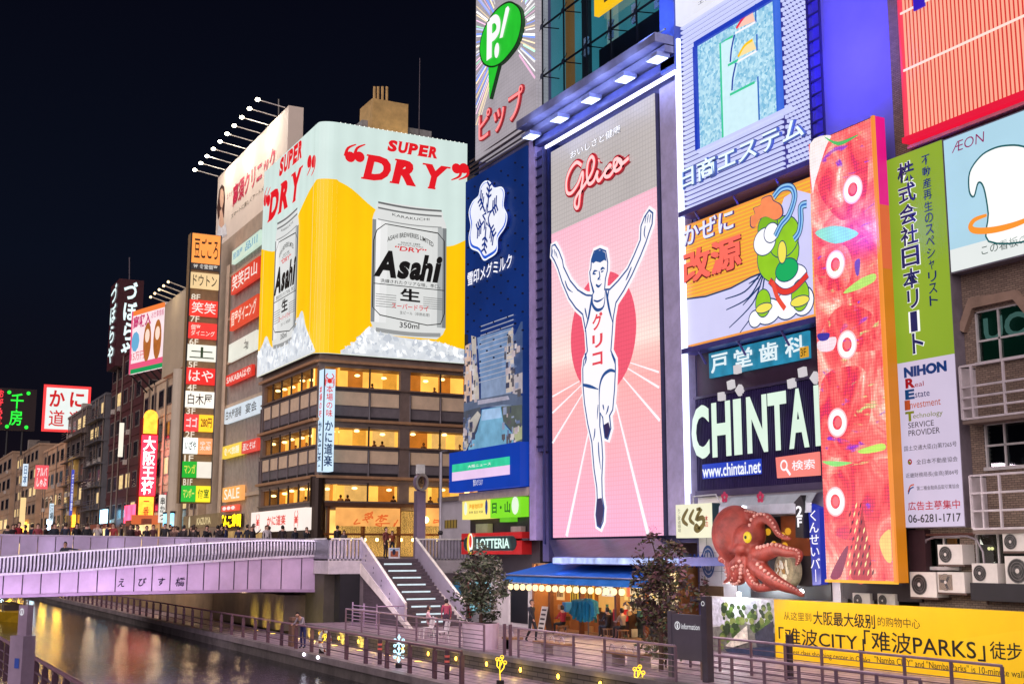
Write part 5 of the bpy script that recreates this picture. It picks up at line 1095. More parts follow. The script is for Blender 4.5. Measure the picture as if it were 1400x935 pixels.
# ice along the bottom
ICE = [E(c, s, .1, 2) for c, s in (((232, 236, 240), .95), ((222, 227, 233), .92), ((248, 250, 252), 1.0), ((204, 211, 221), .88))]
b = MB(); rn = random.Random(5)
def ice(pl, lo, hi, top, bot):
    n = 260; k = 0
    tops = smooth(top, 6)
    q = [(lo, bot)] + [c for c in tops if lo <= c[0] <= hi] + [(hi, bot)]; b.poly(pl, q, .05, ICE[1])
    for i in range(n):
        a = rn.uniform(lo + .3, hi - .3); zt2 = min((c for c in tops), key=lambda c: abs(c[0] - a))[1]; z = bot + .2 + (zt2 - bot - .4) * rn.random() ** .8
        if z < bot + .25: continue
        s_ = rn.uniform(.16, .42); th = rn.uniform(0, 6); el = rn.uniform(.35, 1.0); pts = [(a + s_ * rn.uniform(.6, 1.3) * math.cos(u) * math.cos(th) - s_ * el * math.sin(u) * math.sin(th), max(bot + .02, z + s_ * math.cos(u) * math.sin(th) + s_ * el * math.sin(u) * math.cos(th))) for u in (0, 1.5, 3.0, 4.5)]
        b.poly(pl, pts, .052 + i * .0004, rn.choice(ICE))
ice(AX, AX.uv(*ZK((300, 880))[0])[0], Y1 - .05, [AX.uv(*c) for c in ZK((300, 880), (340, 860), (400, 800), (450, 820), (520, 835), (640, 850), (700, 868), (752, 880))], zb_ + .03)
ice(AY, X0 + .02, AY.uv(*ZK((212, 880))[0])[0], [AY.uv(*c) for c in ZK((8, 900), (25, 860), (40, 830), (60, 870), (110, 850), (140, 800), (165, 740), (180, 800), (212, 880))], zb_ + .03)
b.build("ice_picture", t)
# the can
def can(pl, r, nm):
    U = lambda u, v: (r[0] + (r[2] - r[0]) * u, r[1] + (r[3] - r[1]) * v)
    bb = MB(); rows = 10
    sil = [(.10, 1.0), (.90, 1.0), (.95, .975), (.95, .945), (.985, .90), (1.0, .86), (1.0, .09), (.96, .04), (.88, .0), (.12, .0), (.04, .04), (0, .09), (0, .86), (.015, .90), (.05, .945), (.05, .975)]
    bb.poly(pl, [U(*p) for p in sil], .06, E((224, 226, 224), .95, .03))
    for u0, u1, c in ((0.0, .05, (140, 144, 146)), (.05, .11, (250, 250, 250)), (.11, .2, (240, 241, 240)), (.8, .88, (226, 228, 226)), (.88, .95, (176, 180, 180)), (.95, 1.0, (128, 132, 134))):
        bb.poly(pl, [U(u0, .09), U(u1, .09), U(u1, .86), U(u0, .86)], .065, E(c, .9, .02))
    for z0, z1, c in ((.985, 1.0, (110, 112, 112)), (.945, .958, (120, 122, 122)), (.86, .868, (150, 152, 152)), (.02, .05, (160, 162, 162))):
        q = [U(.07 + .4 * k / 8 * 2.15, z0 - .012 * math.sin(math.pi * k / 8)) for k in range(9)] + [U(.93 - .86 * k / 8, z1 - .012 * math.sin(math.pi * (1 - k / 8))) for k in range(9)]
        bb.poly(pl, q, .07, E(c, .85, 0))
    bb.build("can_picture", t)
    bb = MB(); K = E((30, 28, 28), .5, 0); RR = E((214, 36, 44), .95, 0); oct_ = [U(*p) for p in ((.13, .15), (.83, .09), (.96, .16), (.985, .74), (.93, .79), (.12, .82), (.03, .74), (.03, .19))]
    bb.line(pl, [U(*p) for p in ((.12, .145), (.75, .10), (.93, .12), (.98, .2), (.97, .76), (.88, .815), (.17, .835), (.06, .78), (.02, .70), (.02, .2))], .07, .075, K, True)
    T = lambda s_, u0, v0, u1, v1, m_, o_=0, sh=0, arc=0: bb.text(pl, s_, (*U(u0, v0), *U(u1, v1)), .08, m_, o_, sh, arc=arc)
    wd = r[2] - r[0]
    T("ASAHI BREWERIES LIMITED", .2, .70, .82, .735, K, .01, 0, wd * .09); T("KARAKUCHI", .26, .905, .76, .925, K, 0, 0, -wd * .02); T("SINCE 1889", .38, .70, .64, .715, K); T("BEER FOR ALL THE WORLD", .34, .685, .68, .696, K)
    T("“DRY”", .3, .645, .72, .678, RR, .02, .2); T("洗練されたクリアな味、辛口。", .12, .388, .92, .418, K, .005); T("生", .39, .27, .64, .36, K, .03); T("スーパードライ", .27, .205, .76, .245, RR, .012); T("生ビール（非熱処理）", .38, .165, .78, .19, K); T("350ml", .38, .065, .64, .105, K, .01)
    # bold slanted brand lettering
    for ch, u0, u1, v1 in (("A", .06, .36, .635), ("s", .35, .50, .57), ("a", .51, .665, .57), ("h", .67, .82, .635), ("i", .84, .92, .635)):
        bb.text(pl, ch, (*U(u0, .43), *U(u1, v1)), .085, K, .05, .2, tight=True)
    for v in range(6):
        bb.line(pl, [U(.06, .30 - v * .018), U(.33, .30 - v * .018)], .04, .08, E((110, 110, 110), .6, 0)); bb.line(pl, [U(.69, .31 - v * .016), U(.95, .31 - v * .016)], .04, .08, E((110, 110, 110), .6, 0))
    bb.line(pl, [U(.03, .377), U(.97, .377)], .06, .08, K)
    bb.build("can_lettering", t)
rA = rect(AX, *ZK((408, 870))[0], *ZK((676, 372))[0]); zt2 = AX.uv(*ZK((430, 352))[0])[1]; zb2 = AX.uv(*ZK((410, 822))[0])[1]; can(AX, (AX.uv(*ZK((409, 600))[0])[0], zb2, AX.uv(*ZK((674, 600))[0])[0], zt2), "a")
rB = (AY.uv(*ZK((66, 650))[0])[0], AY.uv(*ZK((66, 885))[0])[1], AY.uv(*ZK((148, 650))[0])[0], AY.uv(*ZK((70, 460))[0])[1] + .6); can(AY, rB, "b")
# slab-serif red words
def serif(bb, pl, word, r, d, mat, sh, sf=.15, off=.06):
    n = len(word); wdt = {'I': .5}; gap = .06 * (r[2] - r[0]) / n; cw = ((r[2] - r[0]) - gap * (n - 1)) / n; h = r[3] - r[1]; cz = (r[1] + r[3]) / 2
    for i, ch in enumerate(word):
        a0 = r[0] + i * (cw + gap); rr = (a0, r[1], a0 + cw * .94, r[3]); bb.text(pl, ch, rr, d, mat, off, sh, tight=True)
        feet = {'D': ((0, 0), (0, 1)), 'R': ((0, 0), (0, 1), (.8, 0)), 'Y': ((.5, 0), (.08, 1), (.92, 1)), 'P': ((0, 0), (0, 1)), 'E': ((0, 0), (0, 1)), 'U': ((.08, 1), (.92, 1)), 'S': ()}[ch]
        for u, v in feet:
            z = r[1] + v * h; z0, z1 = (z, z + h * .07) if v == 0 else (z - h * .07, z); ca = a0 + cw * .94 * (u if u else .09); w = cw * sf
            bb.poly(pl, [(ca - w + sh * (z0 - cz), z0), (ca + w + sh * (z0 - cz), z0), (ca + w + sh * (z1 - cz), z1), (ca - w + sh * (z1 - cz), z1)], d + .004, mat)
b = MB(); RT = E((226, 22, 34), .98, 0)
ru = lambda pl, x0, y0, x1, y1: (pl.uv(*ZK((x0, y0))[0])[0], pl.uv(*ZK((x0, y0))[0])[1], pl.uv(*ZK((x1, y0))[0])[0], pl.uv(*ZK((x0, y1))[0])[1])
serif(b, AX, "SUPER", ru(AX, 468, 174, 648, 132), .03, RT, .18); serif(b, AX, "DRY", ru(AX, 388, 274, 680, 184), .03, RT, .22)
serif(b, AY, "SUPER", ru(AY, 84, 266, 164, 205), .03, RT, .18); serif(b, AY, "DRY", ru(AY, 48, 424, 158, 326), .03, RT, .25)
for pl, x0, x1, y, s_ in ((AX, 320, 385, 190, 1), (AX, 698, 760, 240, -1), (AY, 30, 52, 345, 1), (AY, 184, 214, 215, -1)):
    for x in (x0 + (x1 - x0) * .22, x0 + (x1 - x0) * .72):
        ca, cz2 = pl.uv(*ZK((x, y))[0]); ca = min(ca, Y1 - .3) if pl is AX else ca; rr_ = .42 if pl is AX else .5; b.ell(pl, ca, cz2 - .1 * s_, rr_, rr_, .03, RT, 14)
        b.line(pl, smooth([(ca - .38 * s_, cz2 - .1 * s_), (ca - .2 * s_, cz2 + .55 * s_), (ca + .45 * s_, cz2 + .95 * s_)] if s_ > 0 else [(ca + .38, cz2 + .05), (ca + .25, cz2 - .5), (ca - .45, cz2 - .9)], 4), .26, .034, RT, taper=lambda k: 1.2 - .9 * k)
b.build("red_lettering", t)
for i in range(28): b = MB(); b.ball((-85.5 - .1, Yc0 + .2 + i * .38, zt_ + .03), .05, E((255, 255, 245), 1.6, 0), 6); b.build("edge_bulb", t)
# roof plant and masts
t = thing("rooftop_tank", "yellowish rooftop tank cluster with pipes behind the beer billboard", "rooftop plant", (-95, 38, 34))
PT = PX(-95.0); b = MB(); TK = M((206, 170, 110), .6, 0, .25, 1.5); r = rect(PT, 503, 170, 552, 148); b.box(-97, -94, r[0], r[2], 34, r[3], TK); b.build("tank", t)
b = MB(); b.box(-98, -95, PT.uv(495, 170)[0], PT.uv(590, 170)[0], 34, PT.uv(520, 168)[1], M((150, 150, 150), .6))
for x in (512, 517, 523, 529): p, q = PT.uv(x, 165), PT.uv(x, 119); b.tube([(-95, p[0], 35), (-95, q[0], q[1])], .12, TK, 6)
b.build("pipe", t); lamp('POINT', (-92, 38, 38.5), 60, (1, .8, .5), .4)
t = thing("roof_mast", "thin dark lightning mast on the roof behind the beer billboard", "mast", (-95, 45, 34)); p, q = PT.uv(573, 175), PT.uv(574, 80); b = MB(); b.tube([(-95, p[0], 34), (-95, q[0], q[1])], .06, M((90, 80, 90), .5), 5, .03); b.build("pole", t)
# ================================================================ cream building with stacked restaurant signs
t = thing("cream_building", "cream building with ribbed curtain wall and rows of slanting restaurant signs", "building", (-108, 29.5, 3.3))
CRM = M((206, 186, 160), .65, 0, .2, .8); NY = PY(29.5)
b = MB(); b.box(-119.5, -100.5, 29.55, 46, 3.3, 33.2, CRM); b.build("wall", t)
b = MB(); RIB = M((190, 180, 170), .5, .2)
for k in range(28): x = -112.6 + k * .44; b.pbox(NY, x, 5.5, x + .2, 31.5, 0, .16, RIB)
for z in (8.5, 12.6, 16.7, 20.8, 24.9, 29.0): b.pbox(NY, -113, z - .15, -100.6, z + .15, 0, .3, CRM)
for k in range(3): b.tube([NY.pt(-112.9 + k * .35, 5, .5), NY.pt(-112.9 + k * .35, 30, .5)], .07, CRM, 6)
b.pbox(NY, -113, 4.5, -100.6, 9.2, -.02, .04, E((236, 190, 120), .45, .7, .6)); b.build("curtain_wall", t)
SYN = PY(29.2); Z7 = zc(240, 310, 4.25); Z8 = zc(240, 510, 4.25)
def slant(label, zf, bl, tr_y, tr_x, col, txt, tcol, es=.9, off=.02, grp="restaurant signs on the cream facade"):
    a0, z0 = SYN.uv(*zf(bl)[0]); a1 = SYN.uv(*zf((tr_x, bl[1]))[0])[0]; z1 = SYN.uv(*zf((bl[0], tr_y))[0])[1]; r = (a0, z0, a1, z1); o = sg("restaurant_sign", label, "sign", SYN, r, E(col, es, .08), .0, .3, None, grp)
    wr(o, SYN, [(s_, sub(r, *u), .33, E(tcol, .9 if sum(tcol) > 300 else .4, 0), .008) for s_, u in txt])
slant("pale green facade sign with blue mark, topmost of the slanting signs", Z7, (345, 222), 150, 505, (206, 232, 214), [("品川", (.5, .2, .92, .8)), ("居酒屋", (.05, .25, .4, .75))], (70, 150, 190))
slant("red facade sign with white brush characters, second from the top", Z7, (340, 398), 292, 497, (220, 60, 44), [("笑笑", (.05, .12, .48, .9)), ("日山", (.52, .2, .95, .85))], (255, 245, 235))
slant("orange red facade sign with white characters, third from the top", Z7, (333, 608), 495, 490, (226, 74, 44), [("個室ダイニング", (.05, .15, .97, .85))], (255, 240, 220))
slant("white facade sign with two small black characters, fourth from the top", Z7, (325, 790), 690, 484, (232, 232, 218), [("土", (.58, .35, .68, .8)), ("間", (.66, .2, .74, .6))], (30, 30, 34))
slant("thin red facade sign with white letters just below the white one", Z7, (310, 928), 870, 458, (220, 50, 36), [("SAKABAはや", (.05, .15, .97, .85))], (255, 240, 230))
slant("bluish white facade sign with black characters halfway down", Z8, (302, 298), 212, 508, (214, 226, 236), [("白木屋酒場", (.05, .2, .5, .8)), ("宴会", (.62, .2, .92, .8))], (30, 30, 40))
slant("yellow facade sign beside the red one low on the wall", Z8, (290, 500), 430, 400, (248, 212, 70), [("食べ放題", (.1, .2, .9, .8))], (255, 255, 240))
slant("red facade sign beside the yellow one low on the wall", Z8, (402, 470), 402, 494, (226, 70, 60), [("酒とそば", (.1, .2, .9, .8))], (255, 240, 235))
slant("glowing orange sign with white letters above the yellow neon", Z8, (290, 750), 668, 402, (246, 170, 96), [("SALE", (.12, .15, .9, .85))], (255, 250, 235), 1.0)
slant("small red neon sign between the orange sign and the yellow neon", Z8, (285, 806), 772, 374, (232, 90, 70), [("●●●", (.1, .2, .9, .8))], (255, 240, 235), 1.0)
t = thing("yellow_neon_sign", "yellow neon brush characters glowing low on the cream building over the bridge", "sign", tuple(SYN.pt(-110, 5, 0))); b = MB()
r = rect(SYN, *Z8((268, 900))[0], *Z8((395, 815))[0]); r = (r[0], r[1], r[2], SYN.uv(*Z8((268, 828))[0])[1]); b.pbox(SYN, r[0], r[1], r[2], r[3], 0, .2, M((50, 36, 20))); b.build("panel", t); b = MB(); b.text(SYN, "がんこ寿司", r, .24, E((250, 200, 14), 6, 0), .03); b.build("lettering", t)
# clinic billboard with lamp arms
PCn = PY(31.8); t = thing("clinic_billboard", "cream rooftop billboard with a woman's portrait and red characters under ten arm lamps", "billboard", (-113, 31.8, 33)); Z9 = zc(250, 150, 4.452)
a0, z0 = PCn.uv(*Z9((196, 862))[0]); a1 = PCn.uv(393, 200)[0]; z1 = PCn.uv(*Z9((200, 430))[0])[1]; r = (a0, z0, a1, z1)
b = MB(); BG = M((240, 224, 206), .6, 0, .06, .5); b.box(a0, a1, 31.8, 33.2, z0, z1, BG); b.build("panel", t)
b = MB(); b.box(a0, a1, 31.9, 33.1, 32.0, z0, M((80, 74, 70), .6))
for k in range(14): x = a0 + (a1 - a0) * k / 13; b.tube([(x, 31.7, z0), (x + .8, 31.9, z0 - 1.6)], .06, M((130, 120, 110), .5), 5)
b.build("frame", t)
CRD = M((216, 40, 80), .5); q = lambda x0, y0, x1, y1: (PCn.uv(*Z9((x0, y0))[0])[0], PCn.uv(*Z9((x0, y0))[0])[1], PCn.uv(*Z9((x1, y0))[0])[0], PCn.uv(*Z9((x0, y1))[0])[1])
wr(t, PCn, [("高須クリニック", q(305, 590, 552, 470), .03, CRD, .03), ("スマートに美しくアートメイク専門", q(295, 668, 560, 640), .03, M((90, 70, 40)), 0), ("エステ", q(268, 552, 302, 525), .03, M((200, 120, 130)), 0)])
b = MB(); SKN = M((236, 190, 160), .6); HR = M((80, 50, 40), .6)
pg = lambda *p: [PCn.uv(*c) for c in Z9(*p)]
b.poly(PCn, pg((215, 670), (208, 600), (222, 490), (238, 455), (252, 470), (258, 540), (250, 660), (240, 640), (228, 640)), .02, HR); b.poly(PCn, pg((226, 540), (230, 490), (240, 480), (250, 500), (250, 560), (240, 600), (230, 590)), .03, SKN); b.poly(PCn, pg((222, 735), (226, 620), (238, 600), (246, 640), (252, 700)), .025, SKN); b.poly(PCn, pg((205, 800), (218, 700), (236, 720), (262, 690), (270, 760)), .028, M((240, 240, 240)))
b.build("portrait", t)
for k in range(10):
    f = k / 9; xa = a0 + (a1 - a0) * (.02 + .95 * f); f_ = MB(); p0 = Vector((xa, 31.7, z1)); p1 = Vector((xa - .6, 29.3, z1 + .55)); f_.tube([p0, p1], .055, M((220, 214, 205), .5), 5); ar = f_.build("lamp_arm", t)
    g2 = MB(); g2.ball(p1, .22, E((255, 246, 220), 16, 0), 10, (1.2, 1, .7)); g2.build("lamp_head", ar)
for f in (.2, .5, .8): lamp('AREA', (a0 + (a1 - a0) * f, 29.3, z1 + .4), 340, (1, .93, .8), 1.5, (a0 + (a1 - a0) * f, 32.2, z0 + 2), sy=4)
t = thing("roof_mast", "thin pole standing left of the clinic billboard's top lamp", "mast", (-104, 36, 36)); b = MB(); pm = PY(36.0); p, q_ = pm.uv(381, 185), pm.uv(381, 136); b.tube([pm.pt(*p), pm.pt(*q_)], .08, M((120, 116, 110)), 5); b.build("pole", t)
# sign tower facing the viewer
PS = PX(-113.0); t = thing("sign_tower_column", "tall slim column of stacked floor signs from 1F to 9F on the cream building", "sign", (-113, 28, 5)); 
ax = lambda zf, x, y: PS.uv(*zf((x, y))[0])
y0 = ax(Z8, 45, 400)[0]; y1 = ax(Z8, 212, 400)[0]; zlo = ax(Z8, 100, 755)[1]; zhi = PS.uv(280, 320)[1]
b = MB(); b.box(-114.2, -113.0, y0 - .1, y1 + .05, zlo, zhi, M((150, 124, 88), .6)); b.pbox(PS, y0 - .14, zlo, y0 - .02, zhi, 0, .12, DARK); b.pbox(PS, y1 + .02, zlo, y1 + .12, zhi, 0, .12, STEEL); b.build("casing", t)
rows = [(Z7, 45, 215, (250, 150, 70), "豆ごころ", (40, 20, 20)), (Z7, 215, 252, (50, 44, 44), "9F 食堂個室", (240, 235, 225)), (Z7, 270, 362, (220, 190, 140), "ドウトン", (30, 24, 20)), (Z7, 428, 522, (224, 56, 44), "笑笑", (255, 244, 235)), (Z7, 560, 652, (224, 56, 50), "個室\nダイニング", (255, 240, 225)), (Z7, 688, 782, (228, 226, 214), "土", (60, 90, 60)), (Z7, 822, 918, (220, 40, 36), "はや", (255, 246, 240)),
        (Z8, 108, 202, (244, 236, 224), "白木屋", (50, 34, 30))]
for k, (zf, ya, yb, col, s_, tcl) in enumerate(rows):
    za, zb3 = ax(zf, 150, ya)[1], ax(zf, 150, yb)[1]; f = MB(); f.pbox(PS, y0, zb3, y1, za, .0, .14, E(col, 1.25, .08)); o = f.build("floor_sign", t); f = MB(); f.text(PS, s_, (y0 + .2, zb3 + .18 * (za - zb3), y1 - .2, za - .14 * (za - zb3)), .17, E(tcl, .9, 0) if sum(tcl) > 300 else M(tcl), .008); f.build("lettering", o)
for ya, yb, c1, s1, t1, c2, s2, t2_ in ((242, 340, (226, 60, 60), "ゴゴ", (255, 240, 240), (246, 190, 40), "280円", (150, 60, 20)), (378, 470, (236, 240, 236), "いざや", (40, 70, 60), (222, 140, 90), "ゆで\n太郎", (255, 240, 225)), (515, 608, (20, 150, 40), "マンガ", (230, 240, 90), (206, 198, 186), "", (0, 0, 0)), (655, 748, (30, 160, 50), "マンボー", (240, 240, 110), (226, 206, 40), "個室", (60, 140, 60))):
    za, zb3 = ax(Z8, 140, ya)[1], ax(Z8, 140, yb)[1]; ym = (y0 + y1) / 2
    for c, s_, tt, p, q_ in ((c1, s1, t1, y0, ym - .02), (c2, s2, t2_, ym + .02, y1)):
        f = MB(); f.pbox(PS, p, zb3, q_, za, 0, .14, E(c, 1.5, .08)); o = f.build("floor_sign", t)
        if s_: f = MB(); f.text(PS, s_, (p + .15, zb3 + .25 * (za - zb3), q_ - .15, za - .2 * (za - zb3)), .17, E(tt, .9, 0) if sum(tt) > 300 else M(tt), .02); f.build("lettering", o)
b = MB()
for s_, zf, y in (("8F", Z7, 408), ("7F", Z7, 535), ("6F", Z7, 668), ("5F", Z7, 802), ("4F", Z8, 84), ("3F", Z8, 220), ("2F", Z8, 356), ("1F", Z8, 494), ("B1F", Z8, 632)):
    z = ax(zf, 120, y)[1]; b.text(PS, s_, (y0 + .15, z - .3, y0 + .95, z + .25), .04, E((250, 236, 215), .9, 0), .01)
b.build("floor_numbers", t)
# ================================================================ houses and signs farther down the canal
WINM = M((30, 30, 38), .25); WLIT = E((250, 214, 150), .9, .3, 2); FRM = M((120, 110, 104), .5)
def house(label, x0, x1, yf, z1, wall, cols, floors, lit=.3, z0=3.3, sidewin=0, dy=14, rail=False):
    o = thing("canal_building", label, "building", ((x0 + x1) / 2, yf, z0), "buildings lining the canal"); b = MB(); b.box(x0, x1, yf, yf + dy, z0, z1, wall); b.box(x0 - .1, x1 + .1, yf - .12, yf + dy, z1, z1 + .35, wall)
    fh = (z1 - z0) / floors; rr = random.Random(int(abs(x0 * 7)))
    for k in range(1, floors): b.box(x0, x1 + .06, yf - .1, yf + .4, z0 + k * fh - .12, z0 + k * fh + .12, wall)
    b.build("wall", o)
    meshes = {}
    for k in range(floors):
        for j in range(cols):
            w = (x1 - x0) / cols; xc = x0 + (j + .5) * w; zc2 = z0 + (k + .5) * fh; l_ = rr.random() < lit; key = ('f', l_)
            if key not in meshes:
                q = MB(); q.box(xc - w * .32, xc + w * .32, yf - .06, yf + .1, zc2 - fh * .27, zc2 + fh * .27, FRM); q.box(xc - w * .28, xc + w * .28, yf - .08, yf - .05, zc2 - fh * .23, zc2 + fh * .23, WLIT if l_ else WINM); wo_ = q.build("window", o); meshes[key] = (wo_, xc, zc2)
            else:
                s_, xo, zo = meshes[key]; c = s_.copy(); COL.objects.link(c); c.parent = o; c.location = (xc - xo, 0, zc2 - zo)
        for j in range(sidewin):
            w = 3.0; yc = yf + 1.6 + j * 3.2; zc2 = z0 + (k + .5) * fh; l_ = rr.random() < lit; key = ('s', l_)
            if key not in meshes:
                q = MB(); q.box(x1 - .1, x1 + .06, yc - .9, yc + .9, zc2 - fh * .27, zc2 + fh * .27, FRM); q.box(x1 + .05, x1 + .08, yc - .8, yc + .8, zc2 - fh * .23, zc2 + fh * .23, WLIT if l_ else WINM); wo_ = q.build("window", o); meshes[key] = (wo_, yc, zc2)
            else:
                s_, yo, zo = meshes[key]; c = s_.copy(); COL.objects.link(c); c.parent = o; c.location = (0, yc - yo, zc2 - zo)
    if rail:
        q = MB()
        for k in range(1, floors):
            z = z0 + k * fh
            for h in (.4, .8, 1.1): q.box(x0, x1, yf - .9, yf - .85, z + h, z + h + .06, STEEL)
            q.box(x0, x1, yf - .9, yf, z - .1, z, wall)
        q.build("balcony", o)
    for k in range(5):
        xx = rr.uniform(x0 + 1, x1 - 2.5); yy = rr.uniform(yf + .6, yf + dy * .5); ww, hh = rr.uniform(.8, 2.4), rr.uniform(.8, 2.6); q = MB(); q.box(xx, xx + ww, yy, yy + ww, z1 + .35, z1 + .35 + hh, M(rr.choice(((150, 140, 130), (96, 90, 88), (180, 170, 156))), .7)); q.build("roof_plant", o)
    for k in range(3):
        xx = rr.uniform(x0 + .3, x1 - .3); q = MB(); q.tube([(xx, yf - .18, z0), (xx, yf - .18, z1)], .09, M((120, 104, 92), .6), 5); q.build("drain_pipe", o)
    for k in range(6):
        xx = rr.uniform(x0 + .5, x1 - 1.2); zz = z0 + fh * rr.randint(1, floors - 1) + .2; q = MB(); q.box(xx, xx + .8, yf - .45, yf - .06, zz, zz + .6, M((190, 182, 172), .5)); q.build("wall_unit", o)
    return o
W1 = M((214, 190, 158), .7, 0, .25, .5); W2 = M((166, 138, 114), .7, 0, .25, .5); W3 = M((84, 44, 46), .6, 0, .2, .5); W4 = M((92, 90, 94), .7, 0, .25, .5); W5 = M((204, 164, 130), .7, 0, .25, .5); W6 = M((104, 92, 88), .7, 0, .3, .4)
o = house("beige building with a round corner column, left of the sign tower", -131, -119.6, 28.8, 21.5, W1, 3, 5, .15)
b = MB(); pc_ = PY(27.6).uv(241, 650)[0]; b.tube([(pc_, 27.6, 3.3), (pc_, 27.6, 21.6)], .75, M((200, 186, 164), .6, 0, .1, .5), 18); b.build("column", o)
house("cream building with square windows behind the vertical red sign", -151, -131.2, 29.4, 22.5, W1, 5, 5, .1, sidewin=1)
house("dark maroon tower under the black rooftop sign, windows mostly dark", -172, -151.3, 29.2, 28.6, W3, 5, 7, .12, sidewin=2)
house("narrow grey building with iron balconies beside the maroon tower", -184, -172.3, 28.6, 24.5, W4, 3, 7, .2, rail=True)
house("dark grey building with irregular roof below the white crab sign", -203, -184.3, 28.2, 24.0, W6, 4, 6, .25, rail=True)
house("tan building carrying the pink lit sign", -228, -203.3, 28.0, 20.5, W5, 5, 5, .3)
house("yellowish building with bright shop windows far along the canal", -262, -228.3, 27.2, 22.0, W2, 6, 6, .35)
house("farthest brown building under the green neon sign", -330, -262.4, 26.4, 23.0, W2, 8, 5, .3)
house("low ochre house wedged between taller grey ones along the canal", -196, -190, 27.6, 17.0, M((206, 170, 90), .7), 2, 5, .3, dy=3)
# tall sign with white hiragana
P_t = PX(-165.0); r = rect(P_t, 157, 500, 197, 384)
t = thing("black_rooftop_sign", "tall dark maroon rooftop sign with glowing white hiragana on two sides", "sign", (-166, 30.8, 28.6))
b = MB(); b.box(-171, -165, r[0], r[2], r[1], r[3], M((70, 26, 34), .5)); b.build("panel", t)
WG = E((220, 244, 244), 1.25, 0); b = MB(); b.text(P_t, "づぼらや", (r[0] + .7, r[1] + .8, r[2] - .8, r[3] - .4), .1, WG, .03, vert=True); q = PY(r[0]); b.text(q, "づぼらや", (-170, r[1] + .8, -166, r[3] - .4), .1, WG, .02, vert=True); b.build("lettering", t)
b = MB()
for x, y in ((-170.5, r[0] + .3), (-165.4, r[0] + .3), (-165.4, r[2] - .3), (-170.5, r[2] - .3)): b.tube([(x, y, 28.5), (x, y, r[1])], .2, M((60, 40, 44)), 6)
b.tube([(-165.4, r[0] + .3, 28.6), (-165.4, r[2] - .3, r[1])], .12, M((90, 70, 70)), 5); b.build("frame", t)
t = thing("roof_mast", "thin mast rising behind the white hiragana sign", "mast", (-170, 32.5, 28.6)); m_ = PX(-170.0); p, q = m_.uv(177, 390), m_.uv(177, 352); b = MB(); b.tube([m_.pt(*p), m_.pt(*q)], .1, M((80, 70, 80)), 5); b.build("pole", t)
# angled job-advert sign
A0 = gz(198, 650, 6); P_j = PR(-140, 29.0 * 140 / 140, .27)
r = rect(P_j, 176, 515, 226, 420); r = (r[0], P_j.uv(172, 513)[1], r[2], P_j.uv(175, 428)[1])
t = thing("advert_board", "pink and white lit advert board with two long-haired women's portraits, green lower edge", "sign", tuple(P_j.pt(0, r[1], .2)))
b = MB(); b.pbox if False else None
def rb(bb, pl, r, d0, d1, mat):
    p = [pl.pt(r[0], r[1], d0), pl.pt(r[2], r[1], d0), pl.pt(r[2], r[1], d1), pl.pt(r[0], r[1], d1)]; v = [tuple(c) for c in p] + [(c.x, c.y, r[3]) for c in p]
    bb.raw(v, [(0, 1, 2, 3), (4, 7, 6, 5), (0, 4, 5, 1), (1, 5, 6, 2), (2, 6, 7, 3), (3, 7, 4, 0)], mat)
rb(b, P_j, r, -.3, 0, E((250, 226, 230), 1.0, .1)); b.build("panel", t)
b = MB(); S = lambda *u: sub(r, *u)
def fl(u, mat, d=.02): q = S(*u); b.poly(P_j, [(q[0], q[1]), (q[2], q[1]), (q[2], q[3]), (q[0], q[3])], d, mat)
fl((0, 0, 1, .07), E((30, 160, 90), .9, 0)); fl((0, .07, 1, .16), E((236, 90, 130), .95, 0)); fl((0, .92, 1, 1), E((246, 130, 60), .95, 0)); fl((0, 0, .05, 1), E((236, 90, 130), .95, 0), .03)
q = S(.16, .5, .16, .5); b.ell(P_j, q[0], q[1], 1.0, 1.2, .04, E((110, 180, 220), .9, 0), 9)
for u in (.52, .82):
    q = S(u, .45, u, .45); b.ell(P_j, q[0], q[1], .95, 2.3, .04, E((190, 110, 50), .8, .2, 2), 16); b.ell(P_j, q[0], q[1] + .7, .55, .8, .05, E((250, 220, 200), 1, 0), 12)
b.build("picture", t)
wr(t, P_j, [("高収入", S(.08, .72, .6, .9), .06, E((214, 60, 120), .8, 0), .04), ("お仕事情報", S(.62, .8, .98, .9), .06, E((214, 60, 120), .8, 0), 0), ("15万円", S(.06, .2, .45, .33), .06, E((226, 80, 90), .9, 0), 0)])
b = MB()
for k in range(6): u = k / 5; p = P_j.pt(r[0] + (r[2] - r[0]) * u, r[1], -.2); b.tube([p, p + Vector((0, 2, -2.0))], .1, DARK, 5)
b.build("frame", t)
# blank back of a rooftop sign
P_b = PY(28.0); r = rect(P_b, 221, 515, 257, 400); r = (r[0], P_b.uv(222, 517)[1], r[2], P_b.uv(225, 417)[1]); t = thing("blank_billboard", "blank beige rooftop billboard with small lamps along its top", "billboard", tuple(P_b.pt(r[0], r[1])))
b = MB(); b.box(r[0], r[2], 28.0, 28.5, r[1], r[3], M((196, 178, 150), .6, 0, .1, .4)); b.build("panel", t)
for k in range(5):
    x = r[0] + (r[2] - r[0]) * (k + .5) / 5; b = MB(); b.tube([(x, 28, r[3]), (x - .4, 26.3, r[3] + .6)], .07, M((190, 180, 160)), 5); o = b.build("lamp_arm", t); b = MB(); b.ball((x - .4, 26.3, r[3] + .55), .14, E((255, 224, 170), 3, 0), 7); b.build("lamp_head", o)
lamp('AREA', ((r[0] + r[2]) / 2, 25.8, r[3] + .6), 120, (1, .85, .62), 1, ((r[0] + r[2]) / 2, 28.2, r[1] + 2), sy=6)
